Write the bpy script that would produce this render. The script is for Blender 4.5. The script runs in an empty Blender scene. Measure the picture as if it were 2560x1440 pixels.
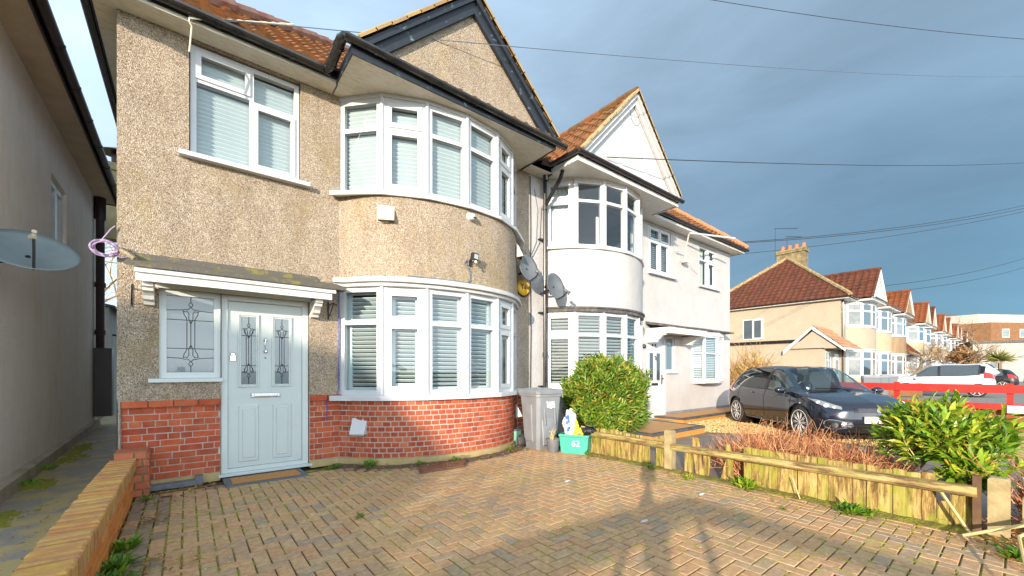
import bpy, bmesh, math, random
from mathutils import Vector, Matrix, noise
rnd = random.Random(7)
R = math.radians
scene = bpy.context.scene
COL = scene.collection

# ---------------------------------------------------------------- camera
cam_d = bpy.data.cameras.new('camera'); cam = bpy.data.objects.new('camera', cam_d); COL.objects.link(cam)
cam.location = (0, 0, 1.25); cam.rotation_euler = (R(90), 0, R(-38.557))
cam_d.sensor_width = 36; cam_d.lens = 14.34; cam_d.shift_y = 0.0809
cam_d.clip_start = 0.05; cam_d.clip_end = 3000
scene.camera = cam

# ---------------------------------------------------------------- world + sun
SUN_AZ, SUN_EL = 57.0, 12.5          # light travels towards azimuth 57 deg (from +Y to +X)
SUN_STR = 5.7; EXPO = 0.45
world = bpy.data.worlds.new('World'); scene.world = world; world.use_nodes = True
nt = world.node_tree; nt.nodes.clear()
def N(t, **k):
    n = nt.nodes.new(t)
    for a, b in k.items(): setattr(n, a, b)
    return n
L = lambda a, b: nt.links.new(a, b)
out = N('ShaderNodeOutputWorld'); mixs = N('ShaderNodeMixShader')
sky = N('ShaderNodeTexSky', sky_type='NISHITA', sun_disc=False)
sky.sun_elevation = R(SUN_EL); sky.sun_rotation = R(SUN_AZ + 180)
bg1 = N('ShaderNodeBackground'); bg1.inputs['Strength'].default_value = 0.14; L(sky.outputs[0], bg1.inputs[0])
tc = N('ShaderNodeTexCoord'); sep = N('ShaderNodeSeparateXYZ'); L(tc.outputs['Generated'], sep.inputs[0])
def M(op, a, b=None, c=None, clamp=False):
    n = N('ShaderNodeMath', operation=op, use_clamp=clamp)
    for i, v in enumerate((a, b, c)):
        if v is None: continue
        if isinstance(v, (int, float)): n.inputs[i].default_value = v
        else: L(v, n.inputs[i])
    return n.outputs[0]
def MIX(f, a, b):
    n = N('ShaderNodeMix', data_type='RGBA')
    if isinstance(f, (int, float)): n.inputs[0].default_value = f
    else: L(f, n.inputs[0])
    for i, v in ((6, a), (7, b)):
        if isinstance(v, tuple): n.inputs[i].default_value = (*v, 1)
        else: L(v, n.inputs[i])
    return n.outputs[2]
# broad cloud sheet: paler over the +Y side, slate over the +X side and towards the horizon there
side = M('MULTIPLY_ADD', sep.outputs[0], 0.9, 0.12, clamp=True)
mapn = N('ShaderNodeMapping'); mapn.inputs['Scale'].default_value = (1.2, 1.2, 4.0); L(tc.outputs['Generated'], mapn.inputs[0])
nz = N('ShaderNodeTexNoise'); nz.inputs['Scale'].default_value = 1.5; nz.inputs['Detail'].default_value = 8; nz.inputs['Roughness'].default_value = 0.56; nz.inputs['Distortion'].default_value = .35
L(mapn.outputs[0], nz.inputs['Vector'])
el = M('MULTIPLY', sep.outputs[2], 1.6, clamp=True)
high = MIX(side, (0.47, 0.63, 0.80), (0.148, 0.218, 0.295))
low = MIX(side, (0.52, 0.64, 0.74), (0.016, 0.100, 0.185))
cl = MIX(el, low, high)
nzc = M('MULTIPLY_ADD', nz.outputs[0], 1.45, 0.70)
sc = N('ShaderNodeVectorMath', operation='SCALE'); L(cl, sc.inputs[0])
# unseen sky behind the photographer is boosted as fill for the shaded fronts
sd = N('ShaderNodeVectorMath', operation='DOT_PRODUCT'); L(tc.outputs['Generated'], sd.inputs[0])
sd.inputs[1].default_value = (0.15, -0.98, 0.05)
lowband = M('POWER', M('SUBTRACT', 1.0, M('MAXIMUM', sep.outputs[2], 0.0), clamp=True), 2.5)      # fill is added low down, to favour walls over ground
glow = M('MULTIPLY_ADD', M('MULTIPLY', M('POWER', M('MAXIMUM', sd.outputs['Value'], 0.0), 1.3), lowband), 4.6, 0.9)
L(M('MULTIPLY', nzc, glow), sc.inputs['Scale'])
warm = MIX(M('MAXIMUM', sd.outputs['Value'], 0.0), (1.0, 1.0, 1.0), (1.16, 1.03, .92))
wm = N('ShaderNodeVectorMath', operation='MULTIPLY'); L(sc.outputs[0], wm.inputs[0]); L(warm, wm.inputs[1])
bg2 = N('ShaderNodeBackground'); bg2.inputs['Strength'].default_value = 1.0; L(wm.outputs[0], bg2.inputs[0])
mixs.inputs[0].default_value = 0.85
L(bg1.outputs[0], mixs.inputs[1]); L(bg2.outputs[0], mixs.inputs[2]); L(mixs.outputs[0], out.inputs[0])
sl = bpy.data.lights.new('sun', 'SUN'); sl.energy = SUN_STR; sl.angle = R(0.55); sl.color = (1.0, 0.86, 0.69)
so = bpy.data.objects.new('sun', sl); COL.objects.link(so); so.location = (-20, -15, 12)
ca, sa = math.cos(R(SUN_EL)), math.sin(R(SUN_EL))
SUND = Vector((math.sin(R(SUN_AZ)) * ca, math.cos(R(SUN_AZ)) * ca, -sa))
so.rotation_euler = SUND.to_track_quat('-Z', 'Y').to_euler()
scene.view_settings.view_transform = 'Standard'; scene.view_settings.look = 'None'
scene.view_settings.exposure = EXPO; scene.view_settings.gamma = 1
scene.cycles.max_bounces = 9; scene.cycles.diffuse_bounces = 8; scene.cycles.transparent_max_bounces = 12
scene.cycles.caustics_reflective = False; scene.cycles.caustics_refractive = False
try: scene.cycles.use_denoising = True
except Exception: pass

# ---------------------------------------------------------------- materials
def newmat(name):
    global nt
    m = bpy.data.materials.new(name); m.use_nodes = True; nt = m.node_tree
    return m, nt.nodes['Principled BSDF'], nt.nodes['Material Output']
def noise_n(scale, detail=4, rough=.55, vec=None, stretch=None):
    n = N('ShaderNodeTexNoise'); n.inputs['Scale'].default_value = scale; n.inputs['Detail'].default_value = detail
    n.inputs['Roughness'].default_value = rough
    if vec is None: vec = N('ShaderNodeTexCoord').outputs['Object']
    if stretch:
        mp = N('ShaderNodeMapping'); mp.inputs['Scale'].default_value = stretch; L(vec, mp.inputs[0]); vec = mp.outputs[0]
    L(vec, n.inputs['Vector']); return n.outputs[0]
def ramp(f, stops, interp='LINEAR'):
    r = N('ShaderNodeValToRGB'); r.color_ramp.interpolation = interp
    e = r.color_ramp.elements
    while len(e) < len(stops): e.new(0.5)
    for i, (p, c) in enumerate(stops): e[i].position = p; e[i].color = (*c, 1)
    L(f, r.inputs[0]); return r.outputs[0]
def bump(bs, h, strength=.5, dist=.01):
    b = N('ShaderNodeBump'); b.inputs['Strength'].default_value = strength; b.inputs['Distance'].default_value = dist
    L(h, b.inputs['Height']); L(b.outputs[0], bs.inputs['Normal'])
def island(): return N('ShaderNodeNewGeometry').outputs['Random Per Island']
def simple(name, c, rough=.6, c2=None, scale=3., lo=.35, hi=.65, metal=0, bmp=None, spec=.5, coat=0, stretch=None, isl=None):
    m, bs, _ = newmat(name)
    bs.inputs['Roughness'].default_value = rough; bs.inputs['Metallic'].default_value = metal
    bs.inputs['Specular IOR Level'].default_value = spec; bs.inputs['Coat Weight'].default_value = coat
    col = None
    if c2: col = ramp(noise_n(scale, 6, .6, stretch=stretch), [(lo, c), (hi, c2)])
    if isl:
        ic = ramp(island(), isl)
        col = ic if col is None else MIX(.5, col, ic)
    if col is None: bs.inputs['Base Color'].default_value = (*c, 1)
    else: L(col, bs.inputs['Base Color'])
    if bmp: bump(bs, noise_n(bmp[0], 3, stretch=stretch), bmp[1], bmp[2])
    return m
MT = {}
def pebble(name, tints, stain, sc=128.):
    m, bs, _ = newmat(name)
    v = N('ShaderNodeTexVoronoi'); v.inputs['Scale'].default_value = sc; L(N('ShaderNodeTexCoord').outputs['Object'], v.inputs['Vector'])
    s = N('ShaderNodeSeparateColor'); L(v.outputs['Color'], s.inputs[0])
    n = len(tints); c = ramp(s.outputs[0], [(i / n, t) for i, t in enumerate(tints)], 'CONSTANT')
    st = ramp(noise_n(1.9, 8, .75, stretch=(1, 1, .6)), [(.50, (0, 0, 0)), (.64, (1, 1, 1))])
    c2 = MIX(M('MULTIPLY', st, .30), c, stain)
    dk = ramp(noise_n(4.0, 7, .75, stretch=(1, 1, .4)), [(.42, (.82, .80, .77)), (.54, (.95, .94, .92))])
    mm = N('ShaderNodeMix', data_type='RGBA', blend_type='MULTIPLY'); mm.inputs[0].default_value = 1
    L(c2, mm.inputs[6]); L(dk, mm.inputs[7])
    L(mm.outputs[2], bs.inputs['Base Color']); bs.inputs['Roughness'].default_value = .9; bs.inputs['Specular IOR Level'].default_value = .2
    bump(bs, v.outputs['Distance'], .9, -.012); return m
MT['pebble'] = pebble('pebbledash', [(.46,.38,.29),(.36,.265,.19),(.54,.455,.355),(.42,.33,.24),(.70,.63,.54),(.22,.16,.125),(.455,.37,.28),(.56,.475,.37)], (.42,.30,.10))
MT['pebble_old'] = pebble('pebbledash_grey', [(.52,.43,.35),(.40,.31,.24),(.58,.50,.42),(.46,.37,.29),(.62,.55,.47),(.34,.26,.20)], (.36,.27,.16), 130)
def render_mat(name, c, c2, sc=45, st=.5, dirt=(.45, .42, .36), dirt_amt=.3):
    m, bs, _ = newmat(name)
    col = ramp(noise_n(2.5, 6, .65), [(.3, c), (.7, c2)])
    d = ramp(noise_n(1.6, 9, .78, stretch=(1.3, 1.3, .35)), [(.50, (0, 0, 0)), (.66, (1, 1, 1))])
    L(MIX(M('MULTIPLY', d, dirt_amt), col, dirt), bs.inputs['Base Color'])
    bs.inputs['Roughness'].default_value = .85; bs.inputs['Specular IOR Level'].default_value = .2
    bump(bs, noise_n(sc, 4, .6), st, .012); return m
MT['white_render'] = render_mat('white_roughcast', (.52, .51, .51), (.45, .44, .44), 38, .9)
MT['cream'] = render_mat('cream_render', (.42, .355, .27), (.38, .315, .235), 60, .3, dirt_amt=.15)
MT['cream2'] = render_mat('pale_yellow_render', (.44, .38, .26), (.40, .34, .22), 60, .3, dirt_amt=.15)
MT['tan'] = render_mat('tan_pebble_render', (.31, .21, .115), (.26, .17, .09), 90, .4)
MT['upvc'] = simple('white_upvc', (.61, .62, .64), .28, (.56, .58, .60), 4, coat=.1)
MT['upvc_old'] = simple('white_paint_gloss', (.76, .75, .72), .4, (.68, .66, .62), 6, bmp=(30, .1, .003))
MT['paint'] = simple('white_masonry_paint', (.57, .56, .555), .6, (.50, .49, .485), 9, bmp=(25, .35, .006))
MT['soffit'] = simple('weathered_cream_soffit', (.70, .66, .56), .7, (.56, .50, .38), 11, .45, .75, bmp=(18, .3, .004), stretch=(1, 3, 3))
MT['black_pvc'] = simple('black_gutter_plastic', (.012, .012, .014), .22, (.03, .028, .025), 9)
MT['black_wood'] = simple('flaking_black_timber', (.018, .024, .034), .5, (.16, .26, .30), 9, .60, .72, bmp=(14, .5, .005))
MT['brown_pipe'] = simple('dark_brown_pipe', (.035, .018, .016), .35)
MT['lead'] = simple('lead_flashing_with_moss', (.11, .10, .085), .85, (.20, .18, .05), 9, .52, .64, bmp=(35, .8, .01))
MT['slate'] = simple('dark_lead_flashing', (.07, .065, .065), .7, (.20, .18, .17), 8, .45, .75, bmp=(25, .8, .012))
MT['sage'] = simple('pale_sage_door_paint', (.54, .595, .585), .35, (.515, .57, .56), 3)
MT['sage_fr'] = simple('pale_sage_upvc', (.575, .625, .615), .3)
MT['chrome'] = simple('brushed_chrome', (.70, .70, .72), .22, metal=1)
MT['black'] = simple('black_metal', (.02, .02, .025), .4)
MT['rubber'] = simple('black_rubber', (.022, .022, .023), .75, (.04, .038, .036), 20)
MT['blind'] = simple('white_blind_slats', (.56, .63, .68), .5)
MT['blind_b'] = simple('pale_blind_slats', (.58, .62, .64), .5)
MT['blind_grey'] = simple('pale_grey_blind', (.55, .57, .56), .5)
MT['net'] = simple('white_net_curtain', (.78, .79, .78), .8, (.60, .62, .62), 14, stretch=(6, 6, .3), bmp=(12, .8, .03))
MT['curtain'] = simple('pale_curtain', (.55, .53, .48), .8, (.38, .37, .34), 10, stretch=(5, 5, .2))
MT['room'] = simple('room_wall', (.30, .25, .19), .9, (.2, .15, .1), 1.2)
MT['mortar'] = simple('mortar', (.52, .44, .38), .9, (.40, .33, .28), 8, bmp=(60, .5, .006))
MT['mortar_dk'] = simple('weathered_mortar', (.20, .15, .10), .9, (.34, .26, .15), 8, bmp=(60, .5, .006))
BR = [(0, (.42, .055, .020)), (.2, (.30, .04, .022)), (.35, (.50, .085, .028)), (.6, (.56, .12, .04)), (.8, (.26, .045, .03)), (.9, (.46, .07, .025)), (1, (.62, .20, .09))]
def brickmat(name, stops, c, c2, amt=.35, sc=9):
    m, bs, _ = newmat(name)
    ic = ramp(island(), stops)
    nn = ramp(noise_n(sc, 7, .7), [(.35, c), (.7, c2)])
    L(MIX(amt, ic, nn), bs.inputs['Base Color']); bs.inputs['Roughness'].default_value = .85
    bs.inputs['Specular IOR Level'].default_value = .25
    bump(bs, noise_n(55, 5, .7), .6, .006); return m
MT['brick'] = brickmat('red_facing_brick', BR, (.26, .05, .025), (.58, .20, .10), .38)
MT['brick_old'] = brickmat('buff_orange_brick', [(0, (.62, .20, .04)), (.4, (.72, .28, .06)), (.7, (.52, .14, .04)), (1, (.74, .36, .12))], (.62, .24, .06), (.45, .17, .06), .35)
MT['brick_top'] = brickmat('lichen_covered_brick', [(0, (.46, .16, .08)), (.35, (.54, .27, .10)), (.7, (.34, .15, .10)), (1, (.60, .38, .15))], (.46, .20, .10), (.70, .52, .06), .45, 11)
MT['tile'] = brickmat('clay_roof_tile', [(0, (.23, .07, .025)), (.3, (.33, .095, .03)), (.55, (.13, .05, .025)), (.8, (.28, .12, .04)), (1, (.08, .045, .025))], (.05, .04, .025), (.28, .15, .05), .5, 7)
MT['tile_red'] = brickmat('red_brown_roof_tile', [(0, (.095, .024, .012)), (.5, (.12, .030, .016)), (1, (.07, .020, .013))], (.07, .022, .014), (.30, .18, .10), .22, 7)
MT['tile_or'] = brickmat('orange_roof_tile', [(0, (.18, .052, .02)), (.5, (.23, .070, .025)), (1, (.12, .038, .018))], (.18, .05, .02), (.26, .11, .04), .3, 3)
MT['lichen_tile'] = brickmat('lichened_verge_tile', [(0, (.34, .22, .10)), (.5, (.44, .32, .14)), (1, (.28, .16, .09))], (.30, .18, .10), (.46, .36, .10), .4, 9)
MT['verge'] = simple('ochre_verge_mortar', (.48, .36, .17), .9, (.34, .24, .12), 8, bmp=(30, .5, .01))
PV = [(0, (.46, .22, .10)), (.2, (.56, .31, .13)), (.4, (.38, .24, .14)), (.6, (.56, .30, .13)), (.8, (.49, .32, .15)), (.93, (.28, .22, .17)), (1, (.60, .38, .17))]
def paver(name, stops, moss):
    m, bs, _ = newmat(name)
    ic = ramp(island(), stops)
    a = MIX(.4, ic, ramp(noise_n(24, 6, .7), [(.38, (.29, .19, .115)), (.62, (.65, .46, .28))]))
    mo = ramp(noise_n(1.1, 8, .72), [(.48, (0, 0, 0)), (.72, (1, 1, 1))])
    mo2 = ramp(noise_n(40, 3, .7), [(.40, (.2, .2, .2)), (.65, (1, 1, 1))])
    b = MIX(M('MULTIPLY', M('MULTIPLY', mo, mo2), moss), a, (.26, .24, .045))
    fl = ramp(noise_n(120, 2, .5), [(.70, (0, 0, 0)), (.76, (1, 1, 1))])
    L(MIX(M('MULTIPLY', fl, .45), b, (.62, .56, .46)), bs.inputs['Base Color'])
    bs.inputs['Roughness'].default_value = .82; bs.inputs['Specular IOR Level'].default_value = .35
    bump(bs, noise_n(90, 5, .7), .5, .004); return m
MT['paver'] = paver('herringbone_block', PV, .5)
MT['paver_grey'] = paver('charcoal_border_block', [(0, (.12, .11, .10)), (.5, (.17, .145, .12)), (1, (.21, .16, .12))], .8)
def mossmat():
    m, bs, _ = newmat('mossy_joint_sand')
    k = ramp(noise_n(2.2, 7, .7), [(.44, (.075, .052, .028)), (.52, (.16, .14, .03)), (.60, (.34, .35, .02))])
    L(k, bs.inputs['Base Color']); bs.inputs['Roughness'].default_value = .95; bump(bs, noise_n(70, 4), .8, .01); return m
MT['joint'] = mossmat()
MT['moss'] = simple('yellow_green_moss', (.20, .21, .02), .95, (.34, .32, .03), 30, bmp=(60, .9, .012))
MT['soil'] = simple('soil_and_litter', (.085, .055, .03), .95, (.16, .11, .05), 14, bmp=(40, .9, .02))
MT['ground'] = simple('rough_ground', (.10, .085, .055), .95, (.13, .14, .05), 2, bmp=(20, .6, .02))
MT['alley'] = simple('wet_concrete_path', (.30, .27, .23), .5, (.46, .36, .16), 3.1, .46, .56, bmp=(16, .5, .01))
MT['concrete'] = simple('aged_concrete', (.42, .34, .18), .9, (.27, .21, .10), 7, bmp=(45, .6, .006))
MT['conc_band'] = simple('stained_concrete_band', (.50, .42, .34), .85, (.36, .28, .20), 3, bmp=(30, .4, .006))
MT['ochre_base'] = simple('ochre_cement_plinth', (.50, .38, .18), .9, (.38, .28, .13), 5, bmp=(30, .4, .006))
MT['asphalt'] = simple('asphalt', (.055, .055, .057), .9, (.075, .073, .07), 3, bmp=(120, .5, .004))
MT['pavement'] = simple('pavement_slabs', (.25, .24, .22), .9, (.2, .19, .17), 3, bmp=(50, .4, .004))
MT['printed'] = simple('brown_resin_drive', (.20, .155, .125), .6, (.25, .20, .16), 3, bmp=(80, .4, .004))
MT['gravel'] = brickmat('golden_gravel_stone', [(0, (.58, .38, .15)), (.4, (.70, .50, .22)), (.7, (.50, .30, .10)), (1, (.80, .64, .36))], (.60, .42, .18), (.66, .48, .24), .2)
MT['gravel_bed'] = simple('gravel_bed', (.46, .30, .11), .95, (.62, .44, .19), 45, bmp=(70, .9, .02))
MT['quarry'] = simple('ochre_step_tile', (.55, .27, .06), .5, (.48, .22, .05), 5)
MT['edge_tile'] = brickmat('charcoal_edging_tile', [(0, (.05, .055, .065)), (1, (.10, .10, .11))], (.06, .065, .075), (.12, .12, .13), .3)
def woodmat(name, stops, moss, amt, st=(5, 5, .7)):
    m, bs, _ = newmat(name)
    ic = ramp(island(), stops)
    g = ramp(noise_n(5, 8, .75, stretch=st), [(.42, (.07, .03, .010)), (.50, (.29, .18, .055)), (.57, (.50, .39, .15))])
    a = MIX(.72, ic, g)
    mo = ramp(noise_n(3.6, 7, .7, stretch=(2.2, 2.2, .8)), [(.48, (0, 0, 0)), (.60, (1, 1, 1))])
    L(MIX(M('MULTIPLY', mo, amt), a, moss), bs.inputs['Base Color'])
    bs.inputs['Roughness'].default_value = .85; bs.inputs['Specular IOR Level'].default_value = .2
    bump(bs, noise_n(22, 5, .7, stretch=(5, 5, .5)), .6, .006); return m
MT['board'] = woodmat('weathered_palisade_board', [(0, (.30, .21, .08)), (.4, (.42, .32, .13)), (.7, (.16, .08, .035)), (1, (.36, .28, .10))], (.27, .29, .035), .7)
MT['rail'] = woodmat('weathered_rail', [(0, (.24, .19, .11)), (1, (.31, .25, .15))], (.27, .28, .06), .45, (5, .5, 4))
MT['red_fence'] = simple('red_painted_timber', (.45, .012, .008), .5, (.36, .02, .012), 5, bmp=(20, .3, .004))
MT['red_dk'] = simple('dark_red_painted_timber', (.33, .03, .02), .6)
def leafmat(name, stops, trans=(.5, .6, .1), rough=.4, amt=.25):
    m, bs, o = newmat(name)
    c = ramp(island(), stops); L(c, bs.inputs['Base Color']); bs.inputs['Roughness'].default_value = rough
    bs.inputs['Specular IOR Level'].default_value = .5
    t = N('ShaderNodeBsdfTranslucent'); L(c, t.inputs[0]); mx = N('ShaderNodeMixShader'); mx.inputs[0].default_value = amt
    L(bs.outputs[0], mx.inputs[1]); L(t.outputs[0], mx.inputs[2]); L(mx.outputs[0], o.inputs[0]); return m
MT['leaf'] = leafmat('privet_leaf', [(0, (.05, .14, .015)), (.35, (.12, .25, .02)), (.65, (.20, .33, .03)), (.90, (.38, .41, .05)), (1, (.48, .26, .05))])
MT['laurel'] = leafmat('laurel_leaf', [(0, (.07, .18, .015)), (.4, (.18, .32, .02)), (.75, (.36, .46, .03)), (.92, (.52, .52, .05)), (1, (.55, .32, .06))], rough=.3)
MT['weed'] = leafmat('weed_leaf', [(0, (.06, .18, .02)), (.6, (.14, .30, .02)), (1, (.32, .40, .03))])
MT['dry'] = leafmat('dead_leaf', [(0, (.20, .085, .03)), (.5, (.40, .20, .07)), (1, (.58, .38, .17))], rough=.8)
MT['redleaf'] = leafmat('red_barberry_leaf', [(0, (.35, .02, .015)), (.5, (.55, .06, .02)), (1, (.40, .14, .04))], rough=.6)
MT['twig'] = simple('reddish_twig', (.30, .11, .05), .8, isl=[(0, (.28, .07, .03)), (.5, (.52, .20, .08)), (1, (.72, .46, .24))])
MT['twig_gold'] = simple('golden_twig', (.45, .27, .08), .8, isl=[(0, (.34, .18, .05)), (1, (.58, .38, .14))])
MT['bark'] = simple('bark', (.20, .14, .09), .9, (.30, .22, .13), 12, bmp=(20, .5, .01))
MT['cane'] = simple('pale_cane', (.55, .42, .18), .7)
MT['bin'] = simple('grey_bin_plastic', (.19, .205, .225), .45, (.23, .245, .265), 5, bmp=(40, .12, .002))
MT['pot'] = simple('dark_grey_pot', (.10, .10, .12), .6, (.15, .15, .16), 8)
MT['teal'] = simple('green_recycling_plastic', (.055, .42, .31), .45, (.05, .36, .27), 4)
MT['bag'] = simple('white_carrier_bag', (.74, .76, .78), .35, bmp=(9, .9, .04))
MT['blue'] = simple('blue_print', (.03, .12, .45), .4)
MT['yellow'] = simple('yellow_plastic', (.80, .66, .03), .4, bmp=(12, .8, .03))
MT['sack'] = simple('black_sack', (.02, .02, .022), .25, bmp=(14, 1, .05))
MT['txt_white'] = simple('white_paint_mark', (.82, .84, .82), .7)
MT['txt_black'] = simple('black_lettering', (.02, .02, .02), .5)
MT['gold_txt'] = simple('faded_gold_numerals', (.60, .30, .08), .7)
MT['alarm'] = simple('yellow_alarm_plastic', (.80, .47, .02), .35)
MT['dish'] = simple('grey_dish_paint', (.11, .125, .14), .5, (.14, .155, .17), 5)
MT['dish_pale'] = simple('pale_dish_paint', (.27, .34, .37), .4, (.22, .28, .31), 3)
MT['ivory'] = simple('ivory_plastic', (.74, .70, .58), .45, (.66, .60, .46), 7)
MT['glassdark'] = simple('dark_lens', (.01, .01, .012), .08)
MT['lensglass'] = simple('lamp_glass', (.65, .68, .66), .15)
MT['lilac'] = simple('lilac_cable', (.42, .31, .48), .5)
MT['bluecable'] = simple('blue_cable', (.03, .07, .42), .5)
MT['cable'] = simple('dark_cable', (.03, .03, .035), .6)
MT['greycable'] = simple('grey_conduit', (.14, .18, .24), .5)
MT['rope'] = simple('pale_rope', (.60, .56, .45), .8)
MT['coir'] = simple('coir_mat', (.48, .20, .05), .95, (.56, .28, .09), 50, bmp=(120, 1, .01))
MT['matrub'] = simple('grey_rubber_mat', (.10, .12, .13), .7, (.16, .18, .19), 60, bmp=(60, .9, .01))
MT['rug'] = simple('brown_sodden_mat', (.17, .07, .035), .8, (.25, .12, .07), 14, bmp=(50, .9, .015))
MT['turf'] = simple('artificial_turf', (.02, .12, .015), .9, (.04, .19, .02), 60, bmp=(150, 1, .01))
MT['carpaint'] = simple('dark_navy_metallic_paint', (.012, .016, .030), .18, metal=.3, coat=1)
MT['carwhite'] = simple('silver_white_car_paint', (.60, .62, .66), .25, coat=.7)
MT['trim'] = simple('black_car_trim', (.012, .012, .013), .4)
MT['alloy'] = simple('silver_alloy', (.74, .74, .74), .3, metal=.15, coat=.5)
MT['redlens'] = simple('red_lamp_lens', (.55, .02, .015), .15, coat=1)
MT['headlens'] = simple('headlamp_cover', (.21, .225, .24), .08, coat=1)
MT['seat'] = simple('grey_seat_fabric', (.06, .065, .075), .9)
MT['plate'] = simple('white_number_plate', (.80, .80, .78), .35)
def glass(name, tint=(1, 1, 1), alpha=.12, rough=.02):
    m, bs, o = newmat(name); nt.nodes.remove(bs)
    t = N('ShaderNodeBsdfTransparent'); t.inputs[0].default_value = (*tint, 1)
    g = N('ShaderNodeBsdfGlossy'); g.inputs['Roughness'].default_value = rough; g.inputs[0].default_value = (.95, .97, 1, 1)
    gm = N('ShaderNodeNewGeometry'); dt = N('ShaderNodeVectorMath', operation='DOT_PRODUCT'); L(gm.outputs['Incoming'], dt.inputs[0]); L(gm.outputs['Normal'], dt.inputs[1])
    f = M('MULTIPLY_ADD', M('POWER', M('SUBTRACT', 1.0, M('ABSOLUTE', dt.outputs['Value'])), 4.0), .95, alpha, clamp=True)
    mx = N('ShaderNodeMixShader'); L(f, mx.inputs[0]); L(t.outputs[0], mx.inputs[1]); L(g.outputs[0], mx.inputs[2]); L(mx.outputs[0], o.inputs[0])
    return m
MT['glass'] = glass('window_glass', (.90, .95, .93), .06)
MT['carglass'] = glass('car_glass', (.66, .80, .80), .07)
MT['carglass_dk'] = glass('tinted_car_glass', (.10, .13, .13), .05)
def frosted():
    m, bs, _ = newmat('frosted_glass')
    bs.inputs['Base Color'].default_value = (.13, .17, .185, 1); bs.inputs['Roughness'].default_value = .12
    bs.inputs['Coat Weight'].default_value = .8; bs.inputs['Coat Roughness'].default_value = .03
    bump(bs, noise_n(90, 2), .08, .004); return m
MT['frost'] = frosted()
MT['lead_line'] = simple('lead_came', (.03, .035, .04), .5)
MT['glass_bevel'] = simple('clear_bevel', (.55, .60, .58), .1)
MT['dkglass'] = simple('dark_window_glass', (.05, .065, .075), .05, coat=1)
MT['greyglass'] = simple('curtained_window_glass', (.13, .15, .15), .12, (.20, .21, .20), 2.2, .45, .55, coat=.6)
MT['flatbrick'] = simple('orange_brown_brickwork', (.20, .095, .04), .9, (.26, .13, .06), 2, bmp=(8, .2, .02))
MT['roofing'] = simple('grey_roof_sheet', (.44, .41, .36), .8)
MT['offwhite'] = simple('weathered_offwhite_wall', (.44, .41, .37), .8, (.38, .35, .31), 1.)
MT['blade'] = leafmat('palm_blade', [(0, (.10, .13, .02)), (1, (.30, .27, .06))], rough=.7)
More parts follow.
